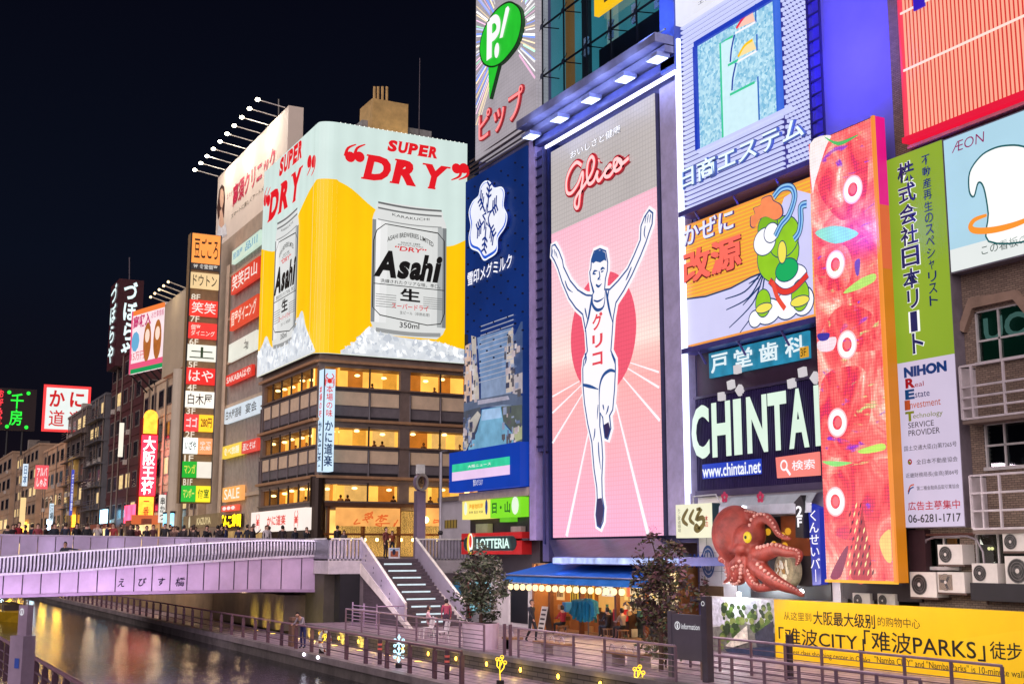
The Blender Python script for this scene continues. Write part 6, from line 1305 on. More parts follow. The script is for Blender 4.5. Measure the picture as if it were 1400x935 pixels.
# vertical dumpling sign
P_o = PX(-140.0); Zo = zc(0, 520, 3.889); r = (P_o.uv(*Zo((735, 600))[0])[0], P_o.uv(*Zo((735, 745))[0])[1], P_o.uv(*Zo((828, 600))[0])[0], P_o.uv(*Zo((735, 160))[0])[1])
t = thing("vertical_red_sign", "tall red neon vertical sign with white kanji and orange top and foot", "sign", (-140, 28, r[1])); z_ = lambda y: P_o.uv(*Zo((780, y))[0])[1]
b = MB(); b.box(-141, -140, r[0], r[2], r[1], r[3] - .8, M((120, 20, 24), .5)); b.pbox(P_o, r[0] + .1, z_(612), r[2] - .1, z_(290), 0, .06, E((244, 34, 52), 4.5, .1)); b.build("panel", t)
b = MB(); am = E((252, 160, 50), 2.6, .3, 1.5); b.pbox(P_o, r[0] + .1, r[1], r[2] - .2, z_(618), 0, .1, am); b.ell(P_o, (r[0] + r[2]) / 2, z_(195), (r[2] - r[0]) * .42, (z_(155) - z_(235)) * .5, .1, am, 16); b.pbox(P_o, r[0] + .2, z_(282), r[2] - .2, z_(195), 0, .098, am); b.build("orange_panel", t)
wr(t, P_o, [("大阪王将", (r[0] + .3, z_(605), r[2] - .3, z_(298)), .1, E((255, 240, 240), 4.0, 0), .018, True), ("一番", (r[0] + .6, z_(720), r[2] - .7, z_(640)), .13, E((220, 90, 40), .8, 0), .02, True)])
lamp('POINT', (-137, 27.5, z_(450)), 160, (1, .3, .3), .5)
# crab sign far away
P_k = PX(-205.0); r = (P_k.uv(60, 560)[0], P_k.uv(90, 589)[1], P_k.uv(121, 560)[0], P_k.uv(90, 529)[1]); t = thing("red_framed_sign", "white rooftop sign with four big red characters in a red neon frame", "sign", (-205, 29, r[1]))
b = MB(); b.box(-206, -205, r[0], r[2], r[1], r[3], E((236, 244, 240), 1.0, .05)); b.build("panel", t); b = MB(); RN2 = E((250, 60, 60), 1.4, 0)
b.line(P_k, [(r[0], r[1]), (r[2], r[1]), (r[2], r[3]), (r[0], r[3])], .42, .1, RN2, True); b.build("neon_frame", t)
R3 = E((216, 30, 34), .9, 0); wr(t, P_k, [("か", sub(r, .12, .55, .44, .9), .08, R3, .03), ("に", sub(r, .58, .56, .88, .88), .08, R3, .03), ("道", sub(r, .12, .1, .46, .46), .08, R3, .008), ("楽", sub(r, .56, .1, .9, .46), .08, R3, .008)])
b = MB()
for y in (r[0] + .5, r[2] - .5, (r[0] + r[2]) / 2): b.tube([(-205.5, y, 23), (-205.5, y, r[1])], .2, DARK, 5)
b.build("frame", t)
P_n = PX(-240.0); r = (P_n.uv(-4, 560)[0], P_n.uv(20, 588)[1], P_n.uv(49, 560)[0], P_n.uv(20, 531)[1]); t = thing("green_neon_sign", "dark rooftop sign with green neon kanji and a column of red neon hiragana", "sign", (-240, 27, r[1]))
b = MB(); b.box(-241, -240, r[0], r[2], r[1], r[3], M((40, 22, 26), .6)); b.build("panel", t); GN2 = E((40, 240, 60), 1.4, 0)
wr(t, P_n, [("千房", sub(r, .33, .12, .66, .88), .1, GN2, .012, True)]); wr(t, P_n, [("お好み焼", sub(r, .02, .12, .14, .95), .1, E((250, 60, 70), 1.3, 0), .03, True)], "red_lettering")
b = MB()
for u in (.28, .78):
    for v in (.08, .9): q = sub(r, u, v, u, v); b.ell(P_n, q[0], q[1], .35, .35, .1, GN2, 8)
b.build("corner_lights", t)
b = MB(); b.tube([(-240.5, r[0] + 2, 21), (-240.5, r[0] + 2, r[1])], .2, DARK, 5); b.tube([(-240.5, r[2] - 2, 21), (-240.5, r[2] - 2, r[1])], .2, DARK, 5); b.build("frame", t)
# small street signs
def small(label, X, x0, y0, x1, y1, col, txt, tcol, vert=False, es=1.0):
    pl = PX(X); r = rect(pl, x0, y1, x1, y0); o = sg("street_sign", label, "sign", pl, r, E(col, es, .08), -.4, .0)
    if txt: wr(o, pl, [(txt, sub(r, .12, .1, .88, .9), .04, E(tcol, .9, 0) if sum(tcol) > 300 else M(tcol), .02, vert)])
small("pink lit sign with white katakana and a red swoosh, far left", -202, 47, 636, 67, 668, (240, 90, 100), "アルバ\nしゃぶ", (255, 245, 245)); small("thin blue and white vertical sign among the dark grey buildings", -183, 95, 642, 102, 704, (70, 80, 190), "千日前店", (240, 240, 255), True)
small("narrow white glowing vertical sign near the bridge people, far left", -202, 67, 688, 74, 712, (214, 236, 250), "酒場", (40, 60, 90), True); small("tall white lit panel at the side of the maroon tower", -151, 162, 578, 170, 624, (252, 244, 226), "", (0, 0, 0)); small("white banner sign with black vertical characters right of the red vertical sign", -136, 217, 676, 227, 714, (236, 232, 224), "串かつ", (30, 30, 30), True)
small("amber lit vertical panel on the yellowish building", -228, 26, 680, 36, 720, (252, 214, 150), "", (0, 0, 0)); small("two small pale square signs stacked on the yellowish building", -228, 30, 634, 39, 664, (220, 236, 250), "日\n本", (90, 120, 160))
P_d = PY(27.0); r = rect(P_d, 250, 722, 299, 702); r = (r[0], P_d.uv(250, 723)[1], r[2], P_d.uv(250, 706)[1]); o = sg("dim_shop_sign", "dim beige shop sign with pale oval and letters just above the bridge people", "sign", P_d, r, M((170, 150, 110), .6), -.3, 0); wr(o, P_d, [("KAZUYA", sub(r, .42, .25, .8, .75), .03, E((236, 214, 160), .8, 0), .03)]); b = MB(); q = sub(r, .2, .5, .2, .5); b.ell(P_d, q[0], q[1], .3, .55, .03, E((240, 225, 190), .8, 0), 10); b.build("oval_mark", o)
small("red lantern-coloured sign cluster at the foot of the vertical red sign", -138, 180, 704, 217, 716, (226, 110, 60), "", (0, 0, 0), es=.8)
# street glow down there (shop fronts)
for x, y, z, p, c in ((-150, 26, 6, 900, (1, .62, .35)), (-185, 25.5, 7, 1100, (1, .7, .4)), (-225, 25, 8, 1600, (1, .72, .42)), (-275, 24, 9, 2200, (1, .7, .4)), (-122, 26, 6, 420, (1, .72, .4)), (-106, 27.5, 7, 260, (1, .7, .4)), (-160, 24, 16, 1200, (1, .7, .48)), (-200, 24, 14, 1500, (1, .72, .5)), (-110, 25.5, 20, 600, (1, .84, .62)), (-250, 23, 14, 1800, (1, .72, .5))): lamp('POINT', (x, y, z), p * .07, c, .3)
for x, w in ((-240, 20), (-215, 12), (-190, 9), (-165, 12), (-142, 10)):
    P_f = PY(27.0 if x < -220 else 28.1); o = thing("shopfront", {-240: "wide bright shop front glowing on the farthest visible street", -215: "glowing shop front below the tan building", -190: "amber shop front below the dark grey building", -165: "amber shop front below the maroon tower", -142: "amber shop front beneath the vertical red sign"}[x], "shop front", (x, P_f.c, 3.3)); b = MB(); b.pbox(P_f, x - w / 2, 3.3, x + w / 2, 6.6, 0, .4, E((255, 214, 150), 1.6, .6, .5)); b.build("lit_front", o); b = MB(); xs_b = x - (5.5 if x == -142 else 0); ws_b = w * (.30 if x == -142 else .16); b.pbox(P_f, xs_b - ws_b, 7.0, xs_b + ws_b, 9.0, .1, .4, E({-240: (255, 190, 60), -215: (200, 230, 255), -190: (255, 170, 40), -165: (150, 220, 255), -142: (255, 60, 90)}[x], 4.5, .5, .6)); b.build("added_glow_band", o); b = MB(); b.pbox(P_f, x - w / 2, 6.6, x + w / 2, 7.2, 0, .9, M((150, 80, 60))); b.build("awning", o)  # glowing bands above the fronts are added to colour the water's reflections

for x, w, c, lb in ((-125, 3.4, (120, 200, 255), "added pale blue glow panel low on the beige building with the round column"),):
    P_f = PY(27.4 if x < -120 else 28.6); o = thing("added_glow_panel", lb, "sign", (x, P_f.c, 6)); b = MB(); b.pbox(P_f, x - w / 2, 6.2, x + w / 2, 7.4, 0, .3, E(c, 3.5, .5, .8)); b.build("panel", o); b = MB(); b.pbox(P_f, x - w / 2 - .1, 7.4, x + w / 2 + .1, 7.6, -.1, .35, DARK); b.build("frame", o)  # glowing panel added for its streak on the canal water
# ================================================================ burger shop corner under the blue sign
Zl_ = zc(620, 660, 6.68)
t = thing("corner_shop", "narrow white shop front with dark balcony between the clock pole and the blue awning", "shop", (-57.5, 29, 0))
b = MB(); WW = M((206, 200, 200), .6, 0, .15, 1); b.pbox(PG, -61.2, 0, -53.4, 2.3, -.35, .0, WW); b.pbox(PG, -61.2, 2.3, -53.4, 6.7, -.35, -.05, M((50, 46, 52), .5)); b.pbox(PG, -61.3, 6.35, -53.4, 6.75, -.3, .6, M((190, 176, 160), .5)); b.pbox(PG, -61.2, 4.2, -53.6, 4.3, -.05, .5, M((70, 66, 72), .5)); b.build("wall", t)
b = MB(); b.pbox(PG, -59.8, 4.35, -58.4, 5.1, 0, .3, M((150, 160, 120), .5)); b.pbox(PG, -57.6, 4.35, -54.4, 4.6, 0, .3, M((140, 130, 130), .5)); b.pbox(PG, -55.9, 4.6, -54.8, 4.9, 0, .25, M((170, 160, 150), .5)); b.build("balcony_clutter", t)
b = MB(); b.pbox(PG, -56.3, .2, -54.4, 2.1, 0, .05, M((30, 30, 36), .3)); b.pbox(PG, -56.45, .1, -56.3, 2.25, 0, .08, WHITE); b.pbox(PG, -54.4, .1, -54.25, 2.25, 0, .08, WHITE); b.build("door", t)
b = MB(); b.pbox(PG, -61.0, .6, -58.6, 2.1, 0.02, .1, E((150, 214, 226), .8, .6, 2)); b.pbox(PG, -61.1, .2, -60.9, 2.3, .0, .14, M((160, 30, 40))); b.build("lit_shelf", t)
r = rect(PG, *Zl_((80, 335))[0], *Zl_((660, 125))[0]); xm = PG.uv(*Zl_((335, 250))[0])[0]; z0 = r[1]; z1 = PG.uv(*Zl_((85, 170))[0])[1]; x1 = PG.uv(*Zl_((615, 200))[0])[0]
t = thing("yellow_green_sign", "lit box sign, yellow half and lime green half, under the blue sign", "sign", (xm, 28.2, z0))
b = MB(); b.pbox(PG, r[0], z0, xm, z1, -.3, .4, E((250, 232, 120), 1.0, .05)); b.build("yellow_panel", t); b = MB(); b.pbox(PG, xm + .02, z0, x1, z1, -.3, .4, E((130, 226, 40), .95, .06)); b.pbox(PG, xm + 1.0, z0 - .22, x1 - 1.2, z0, -.3, .35, E((110, 206, 40), .8)); b.build("green_panel", t)
h = z1 - z0; b = MB(); b.text(PG, "海産物料理", (r[0] + .9, z0 + .55 * h, xm - .8, z0 + .82 * h), .43, E((240, 160, 20), .9, 0), .02); b.text(PG, "新鮮 直送 地酒", (r[0] + .9, z0 + .3 * h, xm - .8, z0 + .44 * h), .43, M((60, 60, 80))); b.ell(PG, r[0] + .45, z0 + .6 * h, .2, .36, .42, E((230, 240, 220), 1, 0), 12); b.ell(PG, xm - .4, z0 + .6 * h, .15, .4, .42, M((50, 80, 180)), 10)
b.text(PG, "日・山", (xm + .3, z0 + .25 * h, x1 - 1.1, z0 + .8 * h), .43, M((30, 130, 40)), .03); b.ell(PG, x1 - .55, z0 + .58 * h, .38, .45, .43, E((230, 244, 220), 1, 0), 14); b.build("lettering", t)
t = thing("red_burger_sign", "red box sign with glowing white capital letters and round red and yellow emblem", "sign", (-57.5, 28, 2.4))
rr = (PG.uv(*Zl_((88, 550))[0])[0], PG.uv(*Zl_((88, 650))[0])[1], PG.uv(*Zl_((640, 550))[0])[0], PG.uv(*Zl_((88, 462))[0])[1]); b = MB(); b.pbox(PG, *rr, -.3, .5, M((206, 40, 40), .35, 0, .1)); b.build("panel", t)
U = lambda u, v: (rr[0] + (rr[2] - rr[0]) * u, rr[1] + (rr[3] - rr[1]) * v)
b = MB(); pl_ = [U(.1 + .06 * math.cos(q), .5 + .34 * math.sin(q)) for q in [math.pi / 2 + math.pi * k / 8 for k in range(9)]] + [U(.86 + .06 * math.cos(q), .5 + .34 * math.sin(q)) for q in [-math.pi / 2 + math.pi * k / 8 for k in range(9)]]
b.poly(PG, pl_, .51, M((200, 170, 160), .3, .6)); b.poly(PG, [(c[0] + .04, c[1] * .94 + .06 * (rr[1] + rr[3]) / 2) for c in pl_], .52, M((36, 60, 60), .3)); b.build("recess", t)
b = MB(); q = U(.17, .5); b.ell(PG, q[0], q[1], .36, .56, .56, E((250, 210, 60), 1.0, .1), 16); b.ell(PG, q[0] + .16, q[1] + .05, .26, .5, .58, E((244, 250, 246), 1.0, 0), 14); b.ell(PG, q[0] + .14, q[1] + .12, .17, .33, .60, E((230, 60, 40), 1.0, 0), 12); b.build("emblem", t)
b = MB(); b.text(PG, "LOTTERIA", (*U(.29, .27), *U(.83, .73)), .57, E((214, 246, 236), 1.15, 0), .025, tight=True); b.build("lettering", t)
lamp('POINT', (-57.5, 26.5, 2.6), 60, (1, .75, .8), .4)
# white service wall left of it
t = thing("service_wall", "white rendered wall with small barred window beside the street lamps, grey blocks painted below", "wall", (-63, 31, 0)); PW = PY(31.0)
a0 = PW.uv(602, 720)[0]; a1 = -61.2; b = MB(); b.pbox(PW, a0, 0, a1, 6.6, -.4, 0, M((196, 190, 196), .6, 0, .15, 1)); b.pbox(PW, a0, 6.6, a1, 6.85, -.4, .2, M((120, 108, 100)))
for i in range(8):
    for j in range(7):
        if j < 5 or (i + j) % 2: b.pbox(PW, a0 + i * .42, 0 + j * .42, a0 + i * .42 + .41, j * .42 + .41, .0, .015, M((96 + 8 * ((i * 3 + j) % 5), 96 + 7 * ((i + j * 2) % 5), 100), .6))
b.build("wall", t); b = MB(); w = rect(PW, 609, 722, 625, 710); b.pbox(PW, *w, 0, .03, E((160, 130, 60), .5, .3)); 
for k in range(5): b.pbox(PW, w[0] + (w[2] - w[0]) * k / 4 - .02, w[1], w[0] + (w[2] - w[0]) * k / 4 + .02, w[3], .03, .05, DARK)
b.build("window", t)
# ================================================================ shop with the blue awning
t = thing("izakaya_facade", "open restaurant front glowing amber beneath the blue awning, menu boards on its walls", "restaurant front", (-46.5, 30, 0))
b = MB(); WD = M((150, 96, 50), .6, 0, .25, 2); b.box(-53.4, -41.2, 32.6, 32.8, 0, 3.2, E((240, 178, 96), .6, .5, .6)); b.box(-53.4, -41.2, 29.2, 32.8, 3.0, 3.12, M((190, 150, 100), .6)); b.box(-53.4, -41.2, 29.0, 32.8, -.02, .012, M((120, 92, 74), .5)); b.box(-41.3, -41.15, 29.0, 32.6, 0, 3.1, WD); b.box(-53.4, -53.2, 29.0, 32.6, 0, 3.1, WD)
for x in (-52.0, -49.2, -46.2, -44.0): b.box(x, x + .16, 29.1, 29.3, 0, 3.05, M((110, 60, 30), .5))
b.box(-47.5, -41.4, 30.3, 30.45, 0, 1.0, M((40, 52, 50), .5)); b.box(-52.6, -49.4, 30.6, 31.2, 0, .95, WD); b.box(-48.8, -46.3, 29.9, 30.4, 0, 1.0, M((70, 46, 34), .5)); b.build("interior", t)
b = MB(); PV = PY(30.2)
for i in range(9):
    for j in range(3):
        x = -46.6 + i * .58; z = 1.25 + j * .56; b.pbox(PV, x, z, x + .5, z + .46, 0, .03, E((250, 226, 180), .75, .15, 3))
        for k in range(3): b.pbox(PV, x + .08 + k * .13, z + .06 + .04 * ((i + k) % 3), x + .15 + k * .13, z + .4 - .05 * ((i * j + k) % 3), .03, .036, M((60, 34, 24)))
b.build("menu_boards", t)
b = MB()
for x, z, w, h_, c in ((-49.9, 1.2, .7, 1.3, (246, 170, 50)), (-51.3, .9, .8, 1.5, (252, 206, 70)), (-52.6, 1.4, .7, 1.0, (240, 190, 120)), (-48.5, 1.7, 1.1, .5, (246, 240, 220)), (-47.4, 1.75, .5, .5, (250, 206, 50))):
    b.box(x, x + w, 29.9, 29.94, z, z + h_, E(c, .85, .1))
    for k in range(4): b.box(x + .08 + k * w / 5, x + .08 + k * w / 5 + .07, 29.88, 29.9, z + .15, z + h_ - .15 - .1 * (k % 2), M((90, 40, 20)))
b.build("paper_signs", t)
b = MB(); b.box(-51.2, -50.9, 29.4, 29.8, .9, 1.35, M((30, 120, 200))); b.box(-46.8, -46.2, 29.4, 29.8, .7, 1.2, M((200, 40, 50))); b.box(-48.9, -48.3, 29.3, 29.6, 1.0, 1.2, M((220, 210, 200))); b.build("counter_items", t)
rq = random.Random(11)
for k in range(34):
    x = rq.uniform(-52.8, -41.6); z = rq.choice((.96, 1.02, .5, .02)); y = rq.uniform(29.4, 30.6); w, h_ = rq.uniform(.08, .3), rq.uniform(.1, .42); b = MB(); b.box(x, x + w, y, y + w, z, z + h_, M(rq.choice(((190, 150, 110), (200, 60, 50), (40, 60, 90), (230, 220, 200), (90, 60, 40), (60, 110, 100))), .5)); b.build("counter_item", t)
for k in range(26):
    x = rq.uniform(-53.0, -41.8); z = rq.uniform(1.9, 2.3); b = MB(); b.box(x, x + rq.uniform(.14, .3), 32.55, 32.58, z - rq.uniform(.3, .7), z + .4, E(rq.choice(((255, 240, 210), (250, 210, 120), (240, 120, 80), (255, 250, 235))), .9, .1)); b.build("paper_strip", t)
for x in (-52, -49.5, -47, -44.5, -42): lamp('POINT', (x, 29.9, 2.75), 210, (1, .66, .28), .25)
for x in (-52, -49.5, -47, -44.5, -42): b = MB(); b.ball((x, 29.9, 2.8), .11, E((255, 220, 150), 8, 0), 8); b.build("ceiling_lamp", t)
t = thing("blue_awning", "bright blue fabric awning with blue valance over the row of lanterns", "awning", (-48, 28, 2.4))
x0, x1 = PY(26.6).uv(692, 790)[0], -39.3; b = MB(); BA = M((24, 96, 200), .6, 0, .1, 1.5); BA2 = M((20, 110, 196), .6, 0, .1, 1.5)
for k in range(14):
    u0, u1 = k / 14, (k + 1) / 14; X = lambda u, y: (x0 + .9 * (1 if y else 0)) + (x1 - x0 - (1.2 if y else 0)) * u; sg_ = .03 if k % 2 else 0
    b.face([(X(u0, 0), 26.4, 2.62 - sg_), (X(u1, 0), 26.4, 2.62 - (.03 - sg_)), (X(u1, 1), 28.9, 3.25), (X(u0, 1), 28.9, 3.25)], BA)
b.build("canvas", t); b = MB()
n = 30
for k in range(n): xa = x0 + (x1 - x0) * k / n; xb_ = x0 + (x1 - x0) * (k + 1) / n; o_ = .03 * math.sin(k * 1.7); b.face([(xa, 26.36 + o_, 2.3), (xb_, 26.36 + .03 * math.sin((k + 1) * 1.7), 2.3), (xb_, 26.38, 2.60), (xa, 26.38, 2.60)], BA2)
b.face([(x0, 26.38, 2.3), (x0, 26.38, 2.6), (x0 + .9, 28.9, 3.25), (x0 + .9, 28.9, 2.9)], BA2); b.build("valance", t)
b = MB(); b.tube([(x0 + .6, 28.95, 3.32), (x1, 28.95, 3.32)], .09, M((210, 200, 214), .4, .3), 8); b.tube([(x0, 26.36, 2.62), (x1, 26.36, 2.62)], .04, M((110, 120, 150), .4, .4), 6); b.build("roller_tube", t)
nl = 17; xa, xb_ = PY(26.9).uv(698, 799)[0], PY(26.9).uv(850, 805)[0]
root = None; LW = E((255, 226, 170), 1.7, .12, 6)
for k in range(nl):
    x = xa + (xb_ - xa) * k / (nl - 1)
    if root is None:
        root = thing("paper_lantern", "glowing white paper lantern under the blue awning, leftmost of the row", "lantern", (x, 26.9, 1.92), "paper lanterns under the blue awning"); b = MB(); b.ball((x, 26.9, 2.08), .135, LW, 12, (1, 1, 1.1), 8); b.build("paper_shade", root, smooth=True)
        b = MB(); b.tube([(x, 26.9, 2.21), (x, 26.9, 2.25)], .05, M((40, 30, 24)), 8); b.tube([(x, 26.9, 1.92), (x, 26.9, 1.95)], .05, M((40, 30, 24)), 8); b.tube([(x, 26.9, 2.25), (x, 26.9, 2.5)], .012, BLACK, 4); b.build("cap", root)
        b = MB(); b.text(PY(26.755), "串", (x - .06, 2.0, x + .06, 2.14), .01, M((120, 50, 20))); b.build("mark", root); x00 = x
    else:
        nm = ["leftmost"] + ["%s from the left" % w for w in ("second", "third", "fourth", "fifth", "sixth", "seventh", "eighth", "ninth", "tenth", "eleventh", "twelfth", "thirteenth", "fourteenth", "fifteenth", "sixteenth")] + ["rightmost by the tree"]
        dup(root, (x - x00, 0, 0), "glowing white paper lantern under the blue awning, " + nm[k])
# pile of teal cloth on the counter
t = thing("teal_cloth_rack", "teal aprons bunched on a rack in the restaurant opening", "cloth", (-48.2, 29, .7)); b = MB(); TE = M((10, 116, 140), .7, 0, .25, 3)
for k in range(16):
    th = math.pi * k / 15; b.tube([(-48.2 + .15 * math.cos(th), 29, 1.5), (-48.2 + .85 * math.cos(th), 28.9 - .15 * (k % 2), 1.45), (-48.2 + 1.05 * math.cos(th), 28.85 - .1 * (k % 3), 1.0 - .4 * math.sin(th))], .13, TE, 7, .07)
b.build("cloth", t, smooth=True); b = MB(); b.tube([(-48.2, 29, 0), (-48.2, 29, 1.5)], .03, STEEL, 6); b.tube([(-48.5, 29, .02), (-47.9, 29, .02)], .03, STEEL, 6); b.build("stand", t)
# warm lit shop corner left of awning shop
t = thing("menu_stand", "white A-frame menu stand leaning beside the restaurant counter", "menu board", (-50.6, 28, 0)); b = MB(); b.face([(-50.9, 27.9, .05), (-50.3, 27.9, .05), (-50.3, 28.15, 1.2), (-50.9, 28.15, 1.2)], M((226, 222, 212), .5)); b.face([(-50.9, 28.4, .05), (-50.3, 28.4, .05), (-50.3, 28.17, 1.2), (-50.9, 28.17, 1.2)], M((90, 60, 40), .5)); b.build("board", t)
b = MB()
for k in range(5): b.face([(-50.82, 27.9 + .045 * k + .02, .2 + .2 * k), (-50.4, 27.9 + .045 * k + .02, .2 + .2 * k), (-50.4, 27.92 + .045 * k + .02, .28 + .2 * k), (-50.82, 27.92 + .045 * k + .02, .28 + .2 * k)], M((60, 50, 50)))
b.build("print", t)
# ================================================================ bridge
Zb3 = zc(0, 695, 3.889); PBn = PX(-66.0)
def prof(pts): 
    q = sorted(PBn.uv(*c) for c in pts)
    def f(y):
        if y <= q[0][0]: return q[0][1] + (q[1][1] - q[0][1]) / (q[1][0] - q[0][0]) * (y - q[0][0])
        for (a, z0), (c, z1) in zip(q, q[1:]):
            if y <= c: return z0 + (z1 - z0) * (y - a) / (c - a)
        return q[-1][1]
    return f
top = prof(Zb3((0, 255), (400, 225), (800, 200), (1050, 183), (1400, 165)) + [(447, 738.5)])
mid = prof(Zb3((0, 350), (400, 330), (800, 300), (1400, 262)) + [(447, 759)])
bot = prof(Zb3((0, 470), (500, 455), (1400, 437)) + [(447, 808)])
Ye = PBn.uv(447, 780)[0]; Ys = -12.0
t = thing("canal_bridge", "pale lilac bridge with slatted steel balustrade and brush writing on its side panels", "bridge", (-72, 10, 0))
FA = M((206, 178, 212), .4, .05, .2, .55); n = 60; ys = [Ys + (Ye - Ys) * k / n for k in range(n + 1)]
endc = [(-66 - 1.3 * (1 - math.cos(q)), Ye + 1.3 * math.sin(q)) for q in [math.pi / 2 * k / 5 for k in range(1, 6)]]
pth = [(-66.0, y) for y in ys] + endc
b = MB()
for (xa, ya), (xb2, yb2) in zip(pth, pth[1:]):
    A_, B_ = min(ya, Ye), min(yb2, Ye); b.face([(xa, ya, bot(A_)), (xb2, yb2, bot(B_)), (xb2, yb2, mid(B_)), (xa, ya, mid(A_))], FA)
    b.face([(xa, ya, bot(A_)), (xb2, yb2, bot(B_)), (xb2 - 5, yb2, bot(B_) - .25), (xa - 5, ya, bot(A_) - .25)], M((80, 74, 84), .7))
    b.face([(xa + .06, ya, bot(A_) - .05), (xb2 + .06, yb2, bot(B_) - .05), (xb2 + .06, yb2, bot(B_) + .1), (xa + .06, ya, bot(A_) + .1)], M((170, 140, 176), .4)); b.face([(xa + .1, ya, mid(A_) - .06), (xb2 + .1, yb2, mid(B_) - .06), (xb2 + .1, yb2, mid(B_) + .06), (xa + .1, ya, mid(A_) + .06)], M((226, 214, 230), .4)); b.face([(xa + .1, ya, mid(A_) + .06), (xb2 + .1, yb2, mid(B_) + .06), (xb2 - .3, yb2, mid(B_) + .08), (xa - .3, ya, mid(A_) + .08)], M((200, 190, 205), .4))
b.build("fascia", t)
b = MB(); J = M((60, 44, 66), .6); xs_ = [18, 120, 218, 317, 416, 517, 614, 713, 808, 904, 994, 1082, 1165, 1243, 1316, 1386] 
yj = [PBn.uv(*Zb3((x, 380))[0])[0] for x in xs_]; step = yj[1] - yj[0]; yj = [yj[0] - step * k for k in range(1, 9)] + yj
while yj[-1] < Ye - 1.2: yj.append(yj[-1] + 1.12)
for y in yj: b.face([(-65.985, y - .025, bot(y) + .1), (-65.985, y + .025, bot(y) + .1), (-65.985, y + .025, mid(y) - .06), (-65.985, y - .025, mid(y) - .06)], J)
b.build("panel_joints", t)
b = MB(); PJ = PX(-65.99)
for ch, x0, x1, y0, y1 in (("え", 628, 664, 415, 372), ("び", 735, 776, 412, 368), ("す", 838, 876, 408, 368), ("橋", 933, 982, 412, 366)):
    r = rect(PJ, *Zb3((x0, y0))[0], *Zb3((x1, y1))[0]); b.text(PJ, ch, (r[0], r[1], r[2], PJ.uv(*Zb3((x0, y1))[0])[1]), .01, M((40, 24, 60), .5), .015, .15)
b.build("lettering", t)
# balustrade of upright fins
b = MB(); FN = M((226, 220, 232), .35, .2); y = Ys; k = 0; 
while y < Ye:
    A_ = y; za, zb4 = mid(A_) + .05, top(A_); w = .04
    v = [(-65.98, A_ - w, za), (-65.78, A_ - w, za + (zb4 - za) * .35), (-65.85, A_ - w, zb4), (-66.12, A_ - w, zb4), (-66.12, A_ - w, za)]; v2 = [(x_, y_ + 2 * w, z_) for x_, y_, z_ in v]
    b.raw(v + v2, [(0, 1, 2, 3, 4), (9, 8, 7, 6, 5), (0, 5, 6, 1), (1, 6, 7, 2), (2, 7, 8, 3), (3, 8, 9, 4)], FN); y += .175; k += 1
for (xa, ya) in endc: b.box(xa - .1, xa + .1, ya - .06, ya + .06, mid(Ye) + .05, top(Ye), FN)
b.build("balustrade_slats", t)
b = MB()
for (xa, ya), (xb2, yb2) in zip(pth, pth[1:]):
    A_, B_ = min(ya, Ye), min(yb2, Ye); b.face([(xa - .2, ya, mid(A_) + .1), (xb2 - .2, yb2, mid(B_) + .1), (xb2 - .2, yb2, top(B_) - .02), (xa - .2, ya, top(A_) - .02)], M((164, 150, 174), .5)); b.face([(xa + .22, ya, top(A_)), (xb2 + .22, yb2, top(B_)), (xb2 - .3, yb2, top(B_) + .03), (xa - .3, ya, top(A_) + .03)], M((232, 226, 236), .4)); b.face([(xa + .22, ya, top(A_) - .07), (xb2 + .22, yb2, top(B_) - .07), (xb2 + .22, yb2, top(B_)), (xa + .22, ya, top(A_))], M((232, 226, 236), .4))
b.build("handrail", t)
# LED strip in the rail
b = MB()
for ya, yb2 in zip(ys, ys[1:]): b.face([(-65.75, ya, top(ya) - .09), (-65.75, yb2, top(yb2) - .09), (-65.69, yb2, top(yb2) - .09), (-65.69, ya, top(ya) - .09)], E((244, 226, 255), 5, .2, 1)); 
b.build("rail_lights", t)
for k in range(7): y = -1 + k * 2.55; lamp('AREA', (-62.6, y, .2), 82, (.86, .70, 1.0), .3, (-66, y, (bot(y) + mid(y)) / 2 + .3), sy=2.6)  # unseen purple area lamps added over the water to light the fascia
# inner parapet and deck
PI_ = PX(-71.0); zt = lambda y: PI_.uv(0, 732)[1] + (PI_.uv(440, 739)[1] - PI_.uv(0, 732)[1]) * (y - PI_.uv(0, 732)[0]) / (PI_.uv(440, 739)[0] - PI_.uv(0, 732)[0])
b = MB(); b.face([(-66.1, Ys, mid(Ys) + .05), (-66.1, Ye, mid(Ye) + .05), (-71, Ye, mid(Ye) + .05), (-71, Ys, mid(Ys) + .05)], M((120, 112, 120), .6)); b.box(-84, -71, Ys, 24.2, 2.9, 3.42, STONE); b.box(-71.2, -66.2, Ye, 24.2, 2.7, 3.25, STONE); b.build("deck", t)
b = MB(); IP = M((196, 180, 206), .3, .15, .2, .5)
for k in range(40):
    y0 = Ys + (24 - Ys) * k / 40; y1 = Ys + (24 - Ys) * (k + 1) / 40 - .05; b.raw([(-71, y0, 2.2), (-71, y1, 2.2), (-71, y1, zt(y1)), (-71, y0, zt(y0)), (-71.12, y0, 2.2), (-71.12, y1, 2.2), (-71.12, y1, zt(y1)), (-71.12, y0, zt(y0))], [(0, 1, 2, 3), (7, 6, 5, 4), (3, 2, 6, 7), (0, 3, 7, 4), (1, 5, 6, 2)], IP)
b.tube([(-71.06, Ys, zt(Ys) + .04), (-71.06, 24, zt(24) + .04)], .06, M((220, 206, 226), .3, .4), 6); b.build("inner_parapet", t)
for k in range(7): lamp('AREA', (-67.5, -1 + k * 3.6, 3.0), 34, (.85, .65, 1.0), .3, (-71, -1 + k * 3.6, 4.0), sy=3)
b = MB(); b.box(-83, -67.5, 21.2, 22.4, -.6, 1.3, M((110, 96, 84), .7)); b.build("abutment", t)
